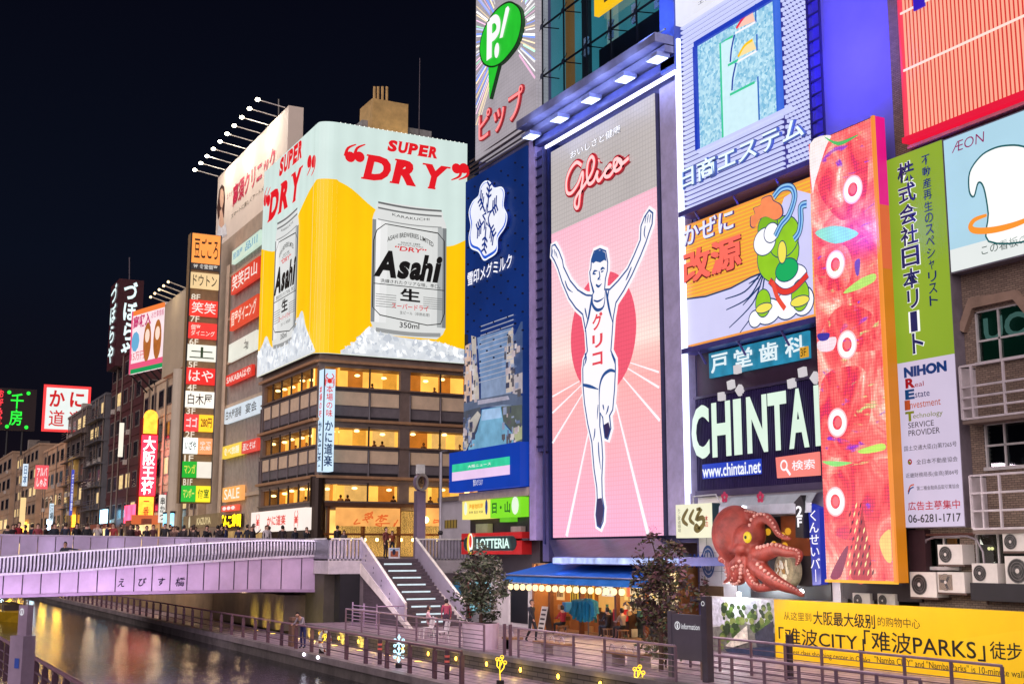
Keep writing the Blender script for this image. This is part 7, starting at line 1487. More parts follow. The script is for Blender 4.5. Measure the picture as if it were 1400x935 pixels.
# landing with slatted parapet and stairs down to the terrace
Zs = zc(340, 695, 3.889)
f0 = gz(558, 858, 0.0); f1 = gz(616, 842, 0.0)
XB, Y0s, Y1s = -57.6, 24.2, 27.4
XT = -63.6; ZT = 3.3
t = thing("canal_stairs", "steel-sided stairs with white lit tread edges climbing from terrace to bridge", "stairs", (-60, 25.5, 0))
ns = 19; b = MB(); TR_ = M((84, 72, 80), .6, 0, .2, 2); LT_ = E((214, 232, 240), 1.0, .15, 3)
for k in range(ns):
    xa = XB + (XT - XB) * k / ns; b.box(xa, XT, Y0s + .1, Y1s - .1, ZT * k / ns, ZT * (k + 1) / ns - .01, TR_)
b.build("steps", t)
b = MB()
for k in range(1, ns, 2): xa = XB + (XT - XB) * k / ns; b.box(xa + .004, xa + .02, Y0s + 1.0, Y1s - .6, ZT * k / ns + .02, ZT * k / ns + .10, LT_)
b.build("lit_edges", t)
SW = M((184, 174, 192), .35, .35, .12, 1.2); CRW = M((216, 206, 200), .5)
for y, nm in ((Y0s, "near"), (Y1s, "far")):
    b = MB()
    prof_ = [(XT - .2, ZT - .1), (XB + .1, .02), (XB + .1, 1.1), (XT - .2, ZT + 1.05)]
    for dy0, dy1 in ((-.06, .06),):
        b.raw([(x, y + dy0, z) for x, z in prof_] + [(x, y + dy1, z) for x, z in prof_], [(0, 1, 2, 3), (7, 6, 5, 4), (3, 2, 6, 7), (1, 5, 6, 2), (0, 3, 7, 4)], SW)
    b.build("side_panel", t)
    b = MB(); b.tube([(XB + .1, y, 1.14), (XT - .2, y, ZT + 1.09)], .07, M((244, 236, 226), .4), 8); b.tube([(XB + .1, y + .14, .85), (XT - .2, y + .14, ZT + .8)], .035, STEEL, 6); b.build("handrail", t)
    b = MB(); p = [(XT - .3, ZT - .75), (XB + .3, -.02), (XB + .85, -.02), (XT - .3, ZT - .1)]; dy0, dy1 = (-.10, .10); b.raw([(x, y + dy0, z) for x, z in p] + [(x, y + dy1, z) for x, z in p], [(0, 1, 2, 3), (7, 6, 5, 4), (3, 2, 6, 7), (0, 4, 5, 1)], CRW); b.build("stringer", t)
    if y == Y0s:
        b = MB()
        for k in range(5): u = .12 + k * .19; x = XT + (XB - XT) * u; z = ZT * (1 - u) + .55; b.ell(PY(y - .06), x, z, .06, .06, .01, M((60, 50, 70)), 8); b.ell(PY(y - .06), x - .05, z - .25, .06, .06, .01, M((60, 50, 70)), 8)
        b.build("studs", t)
lamp('AREA', (-58.5, 22.3, 2.2), 55, (.95, .8, 1), .8, (-60, 24.2, 2.0))
t = thing("stair_landing", "pale grey landing with steel slat parapets at the head of the stairs", "landing", (-64.5, 24, 0))
b = MB(); b.box(-68, XT, 22.3, 30.5, 2.5, 3.28, M((190, 182, 186), .5)); b.box(-67.6, XT - .02, 23.0, 24.1, -.6, 2.5, M((24, 22, 28), .8)); b.build("slab", t)  # near-black box stands in for the shade of the void under the slab
b = MB(); SL = M((196, 190, 206), .35, .4)
b.box(-67.4, XT - .1, 22.3, 22.36, 3.2, 4.3, M((150, 150, 160), .3, .6)); b.build("side_panel", t); b = MB()
for k in range(9): y = 22.36 + k * .21; b.box(XT - .16, XT, y, y + .12, 3.2, 4.3, SL)
for k in range(17): y = Y1s + .05 + k * .2; b.box(XT - .16, XT, y, y + .11, 3.2, 4.3, SL)
b.box(-67.4, XT + .05, 22.25, 22.4, 4.3, 4.38, WHITE); b.box(XT - .2, XT + .05, 22.25, Y0s, 4.3, 4.38, WHITE); b.box(XT - .2, XT + .05, Y1s, Y1s + 3.5, 4.3, 4.38, WHITE); b.build("parapet", t)
t = thing("under_stair_fence", "low steel cage fence closing the space under the stairs", "fence", (-58, 23.8, 0)); b = MB(); PKM = M((176, 150, 176), .4, .3)
for k in range(6): z = .15 + k * .17; b.tube([(-60.6, 22.6, z), (-57.3, 22.6, z)], .025, PKM, 5)
for x in (-60.6, -59, -57.3): b.tube([(x, 22.6, 0), (x, 22.6, 1.15)], .04, PKM, 6)
b.tube([(-57.3, 22.6, 1.05), (-57.3, 24, 1.05)], .03, PKM, 5); b.build("bars", t)
t = thing("event_board", "pale blue poster board with an orange foot at the head of the stairs", "notice board", (-63.9, 26.4, 3.3)); PE = PX(-63.9); r = rect(PE, *Zs((742, 300))[0], *Zs((802, 208))[0]); b = MB(); b.pbox(PE, r[0], 3.3, r[2], r[3], 0, .06, M((220, 220, 226), .5)); b.pbox(PE, r[0] + .06, 3.75, r[2] - .06, r[3] - .06, .06, .07, E((140, 170, 210), .6, .3, 3)); b.pbox(PE, r[0] + .1, 3.4, r[2] - .1, 3.7, .06, .07, E((180, 90, 60), .5)); b.build("board", t); b = MB(); q = sub(r, .45, .75, .45, .75); b.ell(PE, q[0], q[1], .1, .16, .08, M((30, 40, 70)), 10); b.build("picture", t)
# ring-topped clock pole
PK = PX(-68.0); Zk = zc(340, 470, 3.465)
t = thing("clock_pole", "lilac steel pole with an open ring clock head at the bridge end", "clock", (-68, 27, 3.3)); ya = PK.uv(*Zk((798, 800))[0])[0]; yb2 = PK.uv(*Zk((838, 800))[0])[0]; ct = PK.uv(*Zk((820, 655))[0]); zt2 = PK.uv(*Zk((820, 570))[0])[1]
b = MB(); SM = M((180, 160, 186), .3, .6, .15, 1); b.box(-68.5, -68, ya, yb2, 3.3, ct[1] - .5, SM); b.box(-68.4, -68.05, ct[0] - .22, ct[0] + .22, ct[1] + .5, zt2, M((226, 226, 220), .4)); b.build("pole", t)
b = MB(); nn = 24; R0, R1 = .52, .36
for k in range(nn):
    q0, q1 = 2 * math.pi * k / nn, 2 * math.pi * (k + 1) / nn; P_q = lambda r_, q, x: (x, ct[0] + r_ * .8 * math.cos(q), ct[1] + r_ * math.sin(q))
    b.face([P_q(R1, q0, -67.9), P_q(R0, q0, -67.9), P_q(R0, q1, -67.9), P_q(R1, q1, -67.9)], M((200, 190, 180), .3, .5)); b.face([P_q(R0, q0, -67.9), P_q(R0, q0, -68.35), P_q(R0, q1, -68.35), P_q(R0, q1, -67.9)], SM); b.face([P_q(R1, q0, -67.9), P_q(R1, q1, -67.9), P_q(R1, q1, -68.35), P_q(R1, q0, -68.35)], SM)
b.build("ring", t)
b = MB(); b.ell(PX(-68.3), ct[0], ct[1], .24, .3, .1, M((150, 120, 84), .5), 18, th=.4); b.line(PX(-68.2), [(ct[0], ct[1]), (ct[0] + .1, ct[1] + .2)], .04, .03, BLACK); b.line(PX(-68.2), [(ct[0], ct[1]), (ct[0] + .15, ct[1] - .05)], .04, .03, BLACK); b.build("clock_face", t)
t = thing("street_lamp", "slim steel lamp post standing right of the ring-topped clock pole", "lamp post", (-66, 30, 3.3)); PLp = PX(-66.0); p = PLp.uv(602, 735); q = PLp.uv(602.5, 618); b = MB(); b.tube([(-66, p[0], 2.5), (-66, p[0], q[1])], .09, M((190, 186, 190), .4, .5), 8); b.build("post", t)
b = MB(); b.ball((-66, p[0], PLp.uv(602, 728)[1]), .16, M((50, 44, 48)), 8); b.tube([(-66, p[0], q[1]), (-65.6, p[0] + .3, q[1] + .1)], .06, STEEL, 6); b.build("lamp_head", t)
# ================================================================ quay railing, lights, lifebuoy, motifs
RC = M((104, 78, 92), .4, .35, .2, 2); ZP = -.6
def qrail(label, y, xs2, zb4, h, bars, rad=.045, name="railing", flat=False):
    o = thing(name, label, "railing", (xs2[len(xs2) // 2], y, zb4)); f = MB(); f.tube([(xs2[0], y, zb4 + h), (xs2[-1], y, zb4 + h)], rad, M((150, 112, 122), .35, .4), 8); f.build("handrail", o)
    f = MB()
    for z in bars: f.tube([(xs2[0], y, zb4 + z), (xs2[-1], y, zb4 + z)], rad * .5, RC, 6)
    f.build("lower_rail", o); p0 = None
    for x in xs2:
        if p0 is None:
            f = MB(); f.box(x - .055, x + .055, y - .05, y + .09, zb4, zb4 + h - .12, RC); f.tube([(x, y + .02, zb4 + h - .15), (x, y + .0, zb4 + h)], .05, RC, 6); p0 = f.build("post", o); xo = x
        else: c = p0.copy(); COL.objects.link(c); c.parent = o; c.location = (x - xo, 0, 0)
    return o
qrail("dark plum railing with square posts along the quay edge of the lower walk", 17.75, [-37.5 - i * 2.15 for i in range(44)], ZP, 1.05, (.28, .55))
qrail("plum railing running along the quay far beyond the bridge", 17.75, [-133 - i * 2.6 for i in range(50)], ZP, 1.05, (.3, .6))
def trail(label, y, xs2, h=1.0, n=5, z=0.0):
    o = thing("railing", label, "railing", (xs2[0], y, z)); TM = M((140, 118, 134), .35, .45, .15, 2); f = MB(); f.tube([(xs2[0], y, z + h), (xs2[-1], y, z + h)], .035, M((176, 150, 168), .35, .4), 8); f.build("handrail", o); f = MB()
    for k in range(n): zz = z + .12 + (h - .2) * k / n; f.tube([(xs2[0], y, zz), (xs2[-1], y, zz)], .014, TM, 5)
    f.build("wire_rails", o); p0 = None
    for x in xs2:
        if p0 is None: f = MB(); f.box(x - .035, x + .035, y - .03, y + .03, z, z + h - .02, TM); p0 = f.build("post", o); xo = x
        else: c = p0.copy(); COL.objects.link(c); c.parent = o; c.location = (x - xo, 0, 0)
    return o
X_ = lambda px, y, z: None
trail("thin steel wire railing along the terrace edge before the planters", 20.85, [-56.8 + i * 2.1 for i in range(8)] )
trail("thin steel wire railing along the terrace edge before the information board", 20.85, [-39.4 + i * 1.9 for i in range(6)])
trail("thin steel railing in front of the yellow banner", 24.0, [-33.6 + i * 1.55 for i in range(9)])
trail("low ramp railing curving before the yellow banner", 21.9, [-31.5 + i * 1.4 for i in range(8)], .75, 4)
t = thing("gate_post", "tall doubled dark posts closing the gap between two terrace railings", "post", (-40.2, 20.85, 0)); b = MB()
for x in (-40.5, -40.05): b.box(x - .035, x + .035, 20.82, 20.92, 0, 1.1, M((110, 86, 100), .4, .3))
b.build("post", t)
for px, py, lb in ((864, 905, "slim dark bollard post beside the yellow banner's left half"), (1118, 905, "slim dark bollard post before the yellow banner's English line"),):
    pass
for x, lb in ((-33.2, "dark square post before the left end of the yellow banner"), (-29.2, "dark square post before the middle of the yellow banner")):
    t = thing("square_post", lb, "post", (x, 24.4, 0)); b = MB(); b.box(x - .07, x + .07, 24.3, 24.44, 0, 1.25, M((60, 50, 64), .4)); b.build("post", t)
# wall lights
wl = None
for k in range(12):
    x = -33.5 - k * 2.6
    if wl is None:
        wl = thing("wall_light", "small round amber light set in the low terrace wall", "wall light", (x, 20.57, -.35), "amber lights along the terrace wall"); b = MB(); b.ball((x, 20.56, -.34), .085, E((255, 190, 60), 9, 0), 8, (1, .4, 1), 5); b.build("lens", wl); b = MB(); b.ell(PY(20.57), x, -.34, .13, .13, .012, DARK, 12, .6); b.build("ring", wl); xw = x
    else: dup(wl, (x - xw, 0, 0))
    lamp('POINT', (x, 20.3, -.3), 7, (1, .7, .2), .05)
for k in range(9):
    x = -54 - k * 2.4; lamp('SPOT', (x, 20.05, -.5), 130, (1, .78, .12), .05, (x, 20.6, -.3), 80)
fl = None
for k in range(8):
    x = -46 - k * 3.2
    if fl is None: fl = thing("path_light", "round amber light disc set flush in the quay walk", "ground light", (x, 19.9, -.59), "amber discs in the quay walk"); b = MB(); b.tube([(x, 19.9, -.592), (x, 19.9, -.57)], .14, E((255, 214, 90), 3.2, 0), 12); b.build("lens", fl); b = MB(); b.tube([(x, 19.9, -.594), (x, 19.9, -.575)], .18, STEEL, 12); b.build("rim", fl); xf = x
    else: dup(fl, (x - xf, 0, 0))
for x, p in ((-70, 60), (-76, 60), (-82, 60), (-92, 90), (-105, 110), (-120, 140)): lamp('POINT', (x, 19.6, 1.3), p * .38, (1, .66, .36), .1)
def motif(px, py, label, col, kind):
    gx, gy = gz(px, py, ZP); q_ = .68; lamp('POINT', (gx, gy - .1, ZP + .7), 6, tuple(c / 255 for c in col), .1); o = thing("light_motif", label, "light ornament", (gx, gy, ZP)); b = MB(); b.box(gx - .09, gx + .09, gy - .09, gy + .09, ZP, ZP + .2, DARK); b.build("stand", o); b = MB(); m_ = E(col, 2.0, 0); pl = PR(gx, gy, R(62)); z0 = ZP + .2
    def tb(*q): b.tube([pl.pt(a * q_, z0 + z * q_) for a, z in q], .017, m_, 5)
    if kind == 'snow':
        tb((0, 0), (0, 1.5))
        for zc3 in (.45, 1.05):
            for k in range(6): th = math.pi / 3 * k + math.pi / 6; c_, s_ = math.cos(th) * .26, math.sin(th) * .3; tb((0, zc3), (c_, zc3 + s_)); b.tube([pl.pt((c_ + .07 * math.cos(q)) * q_, z0 + (zc3 + s_ + .07 * math.sin(q)) * q_) for q in [2 * math.pi * j / 8 for j in range(9)]], .013, m_, 5)
    else:
        tb((0, 0), (-.03, .5), (0, .9)); tb((0, .35), (.16, .55), (.22, .8)); tb((-.02, .5), (-.16, .65), (-.14, .95)); tb((0, .65), (.1, .85), (.08, 1.05))
        for a, z in ((.22, .8), (-.14, .95), (0, .95), (.08, 1.05)): b.tube([pl.pt((a + .08 * math.cos(q)) * q_, z0 + (z + .08 * math.sin(q)) * q_) for q in [2 * math.pi * j / 8 for j in range(9)]], .013, m_, 5)
    b.build("light_tube", o)
motif(439.5, 893, "yellow glowing plant-shaped light ornament left of the lifebuoy", (255, 200, 40), 'plant'); motif(545, 913, "pale blue snowflake light ornament on the quay walk", (190, 240, 255), 'snow'); motif(684, 938, "yellow glowing plant-shaped light ornament in the middle of the quay walk", (255, 206, 40), 'plant'); motif(873, 955, "yellow glowing light ornament cut by the photo's lower edge", (255, 206, 40), 'plant')
gx, gy = gz(463, 893, ZP); t = thing("lifebuoy", "white and brown lifebuoy hung on the quay railing by the yellow light ornament", "lifebuoy", (gx, 17.95, ZP)); b = MB(); pl = PR(gx, 17.95, R(25))
for k in range(20):
    q0, q1 = 2 * math.pi * k / 20, 2 * math.pi * (k + 1) / 20; b.tube([pl.pt(.3 * math.cos(q), ZP + .55 + .4 * math.sin(q)) for q in (q0, q1)], .075, M((232, 226, 220), .5) if k % 5 else M((160, 84, 50), .5), 8)
b.build("ring", t, smooth=True)
t = thing("tool_box", "brown box hanging inside the quay railing beside the leaning visitor", "box", (gx - 3.0, 18.1, ZP)); b = MB(); b.box(gx - 5.2, gx - 4.7, 18.0, 18.3, ZP, ZP + 1.3, M((120, 90, 74), .6)); b.box(gx - 5.22, gx - 4.68, 17.98, 18.32, ZP + 1.1, ZP + 1.16, M((70, 50, 44))); b.build("body", t)
for px, py, lb in ((795 / 3.889 + 340, 910, ""),): pass
for px, py, lb in ((519, 908, "dark bollard with red reflective bands left of the blue snowflake ornament"), (611, 928, "dark bollard with red reflective bands right of the blue snowflake ornament")):
    gx, gy = gz(px, py, ZP); t = thing("bollard", lb, "bollard", (gx, gy, ZP)); b = MB(); b.tube([(gx, gy, ZP), (gx, gy, ZP + .95)], .085, M((70, 44, 60), .4), 10); b.build("post", t); b = MB()
    for z in (.55, .72): b.tube([(gx, gy, ZP + z), (gx, gy, ZP + z + .07)], .09, M((236, 110, 100), .4), 10)
    b.build("reflective_band", t)
for px, py, lb in ((296, 774, "tiny white light on the quay wall under the leaning visitor"), (370, 790, "tiny white light on the quay wall, right of the other one")):
    x, y = 340 + px / 3.889, 695 + py / 3.889; a, z = PY(17.2).uv(x, y); t = thing("quay_light", lb, "light", (a, 17.2, z)); b = MB(); b.ball((a, 17.18, z), .07, E((240, 236, 255), 6, 0), 8); b.build("lens", t)
# ================================================================ planters, benches, boards on the terrace
gx, gy = gz(657, 886, 0.0); s_ = (EYE / (886 - 755)) 
t = thing("tree_planter", "pale lilac cylindrical planter holding the round leafy tree", "planter", (gx, gy, 0)); b = MB(); b.tube([(gx, gy, 0), (gx, gy, .95)], .66, M((214, 190, 206), .5, 0, .12, 1.5), 24, .72); b.tube([(gx, gy, .93), (gx, gy, .96)], .64, M((50, 40, 34)), 24); b.build("pot", t)
PLANT = (gx, gy)
BW = M((176, 160, 160), .55, 0, .2, 2); BT = M((150, 110, 76), .6, 0, .3, 3)
def bench(px, py, n, label):
    gx, gy = gz(px, py, 0.0); o = thing("terrace_bench", label, "bench", (gx, gy, 0)); b = MB(); b.box(gx, gx + n * .72, gy, gy + .55, .36, .44, BT); b.build("seat", o)
    for k in range(2): b = MB(); xx = gx + (.02 if k == 0 else n * .72 - .62); b.box(xx, xx + .6, gy + .02, gy + .53, 0, .36, BW); b.build("block", o)
    for k in range(n): b = MB(); xx = gx + .2 + k * .72; b.tube([(xx + .17 * math.cos(q), gy + .3, .44 + .2 * math.sin(q)) for q in [math.pi * j / 8 for j in range(9)]], .022, M((210, 200, 210), .3, .6), 6); b.build("arm_hoop", o)
bench(686, 886, 1, "single stone bench with one steel hoop next to the planter"); bench(728, 892, 3, "stone and wood bench with three steel hoops before the restaurant"); bench(822, 907, 3, "stone and wood bench with three steel hoops nearer the information board")
PH = (205, 160, 150)
gx, gy = gz(916, 926, 0.0); g2 = gz(966, 932, 0.0)
t = thing("information_board", "grey information board with white icon and lettering before the restaurant", "information board", ((gx + g2[0]) / 2, (gy + g2[1]) / 2, 0)); yaw = math.atan2(g2[1] - gy, g2[0] - gx); pl = PR(gx, gy, yaw); wd = math.hypot(g2[0] - gx, g2[1] - gy); GM = M((92, 86, 98), .45, .1, .1, 2); b = MB(); z1 = pl.uv(930, 839)[1]
rb(b, pl, (0, .55, wd - .1, z1), -.12, 0, GM); rb(b, pl, (-.02, 0, .14, z1 + .08), -.16, .04, GM); b.build("panel", t); zt3 = pl.uv(966, 815)[1]; b = MB(); rb(b, pl, (wd - .1, 0, wd + .12, zt3), -.18, .06, M((76, 70, 82), .45, .1)); b.build("pylon", t)
b = MB(); b.text(pl, "information", (.55, z1 - .42, wd - .22, z1 - .26), .012, E((240, 240, 245), .8, 0), .005); b.ell(pl, .38, z1 - .33, .12, .12, .012, E((240, 240, 245), .8, 0), 16, .75); b.text(pl, "i", (.355, z1 - .4, .405, z1 - .26), .012, E((240, 240, 245), .8, 0), .02); b.ell(pl, wd, zt3 - .2, .07, .07, .07, E((240, 240, 245), .8, 0), 12, .7); b.build("lettering", t)
# near bank pylon and rail
x0, y0 = gz(35, 935, 0.0); d = ray(35, 880); PN = PR(-21.0, 2.3, R(28)); zp = PN.uv(33, 827)[1]; t = thing("information_pylon", "grey information pylon with white icon on the near bank, lower left corner", "information sign", (-21, 2.3, 0)); a0, a1 = PN.uv(24, 860)[0], PN.uv(36, 860)[0]; b = MB(); rb(b, PN, (a0, 0, a1, zp), -.1, 0, M((150, 130, 152), .45)); b.build("post", t); b = MB(); q0, q1 = PN.uv(20, 900)[0], PN.uv(38, 900)[0]; rb(b, PN, (q0, 0, q1, PN.uv(40, 869)[1]), -.12, .1, M((150, 132, 154), .45)); b.build("cabinet", t)
b = MB(); q = PN.uv(30.5, 836); b.ell(PN, q[0], q[1], .055, .055, .01, E((240, 240, 245), .8, 0), 16, .7); b.text(PN, "i", (q[0] - .012, q[1] - .035, q[0] + .012, q[1] + .035), .01, E((240, 240, 245), .8, 0), .01); s0 = PN.uv(28, 912); s1 = PN.uv(35, 899); b.poly(PN, [(s0[0], s0[1]), (s1[0], s0[1]), (s1[0], s1[1]), (s0[0], s1[1])], .11, M((50, 80, 170))); b.build("icon", t)
o = qrail("near bank railing with round handrail in the lower left corner", 4.1, [-23.0 - i * 1.6 for i in range(14)], 0.0, 1.1, (.25, .5, .78), .05)
lamp('POINT', (-19, 5.0, 3.0), 40, (1, .8, .9), .3)
# yellow canal boat beyond the bridge
gx, gy = gz(14, 846, -1.2); t = thing("canal_boat", "low yellow sightseeing boat on the canal beyond the bridge, far left", "boat", (gx, gy, -1.2)); b = MB(); hull = [(-6, -1.1), (3, -1.2), (6, 0), (3, 1.2), (-6, 1.1)]; v = [(gx + x * .93, gy + y * .8, -1.3) for x, y in hull] + [(gx + x, gy + y, -.5) for x, y in hull]; b.raw(v, [(0, 1, 2, 3, 4)] + [(k, (k + 1) % 5, (k + 1) % 5 + 5, k + 5) for k in range(5)] + [(9, 8, 7, 6, 5)], M((190, 150, 30), .4)); b.build("hull", t); b = MB(); b.box(gx - 4.5, gx + 3, gy - .9, gy + .9, .5, .6, M((210, 200, 180), .5))
for x in (-4.4, -2, .4, 2.8):
    for y in (-.85, .85): b.tube([(gx + x, gy + y, -.5), (gx + x, gy + y, .5)], .04, STEEL, 5)
b.build("canopy", t); b = MB()
for k in range(5): b.box(gx - 4 + k * 1.4, gx - 3.5 + k * 1.4, gy - .7, gy + .7, -.5, -.1, M((70, 60, 60)))
b.build("seats", t); lamp('POINT', (gx, gy - 1, .3), 60, (1, .8, .3), .3)
for k in range(14):
    x = -140 - k * 11; t = thing("quay_lamp", "small bright lamp post on the quay beyond the bridge", "lamp post", (x, 19.4, ZP), "lamps along the quay beyond the bridge"); b = MB(); b.tube([(x, 19.4, ZP), (x, 19.4, ZP + 2.2)], .05, DARK, 5); b.build("post", t); b = MB(); b.ball((x, 19.4, ZP + 2.3), .22, E(((255, 190, 60), (255, 200, 60), (200, 236, 255))[k % 3], 120, 0), 7); b.build("globe", t)
# cafe table and chairs at the stair foot
def chair(gx, gy, rz, label):
    o = thing("plastic_chair", label, "chair", (gx, gy, 0), "white chairs at the foot of the stairs"); WCm = M((226, 218, 222), .4); f = MB(); f.box(gx - .22, gx + .22, gy - .22, gy + .22, .42, .46, WCm); f.build("seat", o); f = MB()
    for k in range(5): f.tube([(gx - .2 + .1 * k, gy + .22, .46), (gx - .2 + .1 * k, gy + .28, .85 - .05 * abs(k - 2))], .02, WCm, 5)
    f.tube([(gx - .22, gy + .22, .46), (gx - .2, gy + .3, .82), (gx, gy + .3, .9), (gx + .2, gy + .3, .82), (gx + .22, gy + .22, .46)], .025, WCm, 6); f.build("backrest", o)
    for sx_ in (-.2, .2):
        for sy_ in (-.2, .2): f = MB(); f.tube([(gx + sx_, gy + sy_, .42), (gx + sx_ * 1.2, gy + sy_ * 1.2, 0)], .022, WCm, 5); f.build("leg", o)
    return o
cx0, cy0 = gz(603, 878, 0); chair(cx0, cy0, 0, "white plastic chair nearest the planter by the stairs"); c1 = gz(583, 872, 0); chair(*c1, 0, "white plastic chair at the foot of the stairs, its seat empty")
gx, gy = gz(592, 868, 0); t = thing("cafe_table", "small dark table between the two white chairs at the stair foot", "table", (gx, gy, 0)); b = MB(); b.tube([(gx, gy, .7), (gx, gy, .74)], .42, M((60, 50, 50)), 16); b.build("top", t); b = MB(); b.tube([(gx, gy, .03), (gx, gy, .7)], .035, STEEL, 8); b.tube([(gx, gy, 0), (gx, gy, .03)], .25, STEEL, 12); b.build("pedestal", t)
gx, gy = gz(622, 850, 0); t = thing("blue_tarpaulin", "folded teal tarpaulin standing beside the stairs near the red board", "tarpaulin", (gx, gy, 0)); b = MB(); v = [(gx - .5, gy - .3, 0), (gx + .5, gy - .4, 0), (gx + .55, gy + .4, 0), (gx - .4, gy + .4, 0), (gx - .3, gy - .1, 2.0), (gx + .1, gy - .15, 2.1), (gx + .15, gy + .2, 2.05), (gx - .25, gy + .2, 1.95)]; b.raw(v, [(0, 1, 5, 4), (1, 2, 6, 5), (2, 3, 7, 6), (3, 0, 4, 7), (4, 5, 6, 7)], M((20, 110, 150), .6, 0, .3, 3)); b.build("cloth", t)

# unseen pink area lamps added for billboard light spilling over terrace and walk
for x, y, p in ((-54, 23.5, 130), (-46, 23.5, 170), (-38, 23.5, 170), (-30, 24.5, 130), (-50, 18.8, 110), (-41, 18.8, 110), (-60, 21.5, 110)): lamp('AREA', (x, y, 6.5), p, (1.0, .74, .86), 1.5, (x, y + .5, 0))
# ================================================================ trees
LV = [M(c, .6, 0, .4, 6) for c in ((98, 108, 80), (70, 82, 58), (140, 134, 120), (50, 56, 44))]; LP_ = [M(c, .6, 0, .4, 6) for c in ((128, 88, 94), (88, 64, 68), (78, 88, 56), (56, 46, 46), (112, 100, 68))]
BK2 = M((84, 64, 56), .8, 0, .4, 8, .4)
def tree(label, gx, gy, zb4, h, blobs, mats, n, seed, trunk_r=.07, leaf=.14):
    rr = random.Random(seed); o = thing("potted_tree" if zb4 > .5 else "street_tree", label, "tree", (gx, gy, zb4)); b = MB()
    tp = [(gx, gy, zb4), (gx + .03, gy, zb4 + h * .25), (gx - .03, gy + .02, zb4 + h * .5), (gx, gy, zb4 + h * .8)]; b.tube(tp, trunk_r, BK2, 8, trunk_r * .35)
    for k in range(11):
        z = zb4 + h * (.25 + .05 * k); th = rr.uniform(0, 6.28); l_ = rr.uniform(.4, .9) * (1.2 - .06 * k); b.tube([(gx, gy, z), (gx + l_ * .5 * math.cos(th), gy + l_ * .5 * math.sin(th), z + .28), (gx + l_ * math.cos(th), gy + l_ * math.sin(th), z + .7)], trunk_r * .4, BK2, 5, .012)
    b.build("trunk", o); b = MB(); tot = sum(c[3] ** 2 for c in blobs)
    for (dx, dy, dz, r, sz) in blobs:
        m_ = int(n * r * r / tot); cl = [Vector((rr.gauss(0, .5), rr.gauss(0, .5), rr.gauss(0, .5))) for _ in range(max(4, m_ // 26))]
        for k in range(m_):
            v = rr.choice(cl) + Vector((rr.gauss(0, .16), rr.gauss(0, .16), rr.gauss(0, .13)))
            if v.length > 1.25: v *= 1.25 / v.length
            c = Vector((gx + dx + v.x * r, gy + dy + v.y * r, zb4 + dz + v.z * r * sz)); s = leaf * rr.uniform(.6, 1.3); a = Vector((rr.gauss(0, 1), rr.gauss(0, 1), rr.gauss(0, .6))).normalized(); u = a.cross(Vector((rr.gauss(0, 1), rr.gauss(0, 1), rr.gauss(0, 1)))).normalized()
            b.face([c - a * s, c + u * s * .42, c + a * s, c - u * s * .42], rr.choice(mats))
    b.build("crown", o); return o
tree("leafy grey-green tree growing from the pale lilac planter before the red sign", PLANT[0], PLANT[1], .95, 2.6, [(0, 0, 1.2, 1.0, 1.1), (-.5, 0, 1.6, .8, .9), (.55, .1, 1.3, .8, .9), (.1, 0, 2.2, .75, .9), (-.2, 0, .7, .7, .8)], LV, 3000, 3, .08, .10)
gx, gy = gz(904, 917, 0.0)
tree("dark reddish tree with slender trunk beside the information board", gx, gy, 0, 4.4, [(-.1, 0, 2.8, 1.0, 1.0), (.5, 0, 2.5, .95, .9), (-.55, 0, 2.3, .85, .9), (0, 0, 3.5, .7, .9), (.2, .1, 1.7, .8, .7), (.75, 0, 2.9, .55, .9), (-.8, 0, 1.9, .5, .9)], LP_, 2700, 5, .08, .10)
t = thing("low_shrub", "low pale-leaved shrub at the foot of the reddish tree", "shrub", (gx - .9, gy + .8, 0)); b = MB(); rr = random.Random(4)
for k in range(500):
    c = Vector((gx - .9 + rr.gauss(0, .5), gy + .8 + rr.gauss(0, .35), .3 + abs(rr.gauss(0, .4)))); a = Vector((rr.gauss(0, 1), rr.gauss(0, 1), rr.gauss(0, 1))).normalized(); u = a.cross(Vector((rr.gauss(0, 1), 1, 0))).normalized(); s = .1; b.face([c - a * s, c + u * s * .4, c + a * s, c - u * s * .4], rr.choice((LV[0], LV[2], LP_[4])))
b.build("foliage", t); b = MB()
for k in range(6): b.tube([(gx - .9, gy + .8, 0), (gx - .9 + rr.gauss(0, .3), gy + .8 + rr.gauss(0, .2), .7)], .02, BK2, 4, .008)
b.build("stems", t)
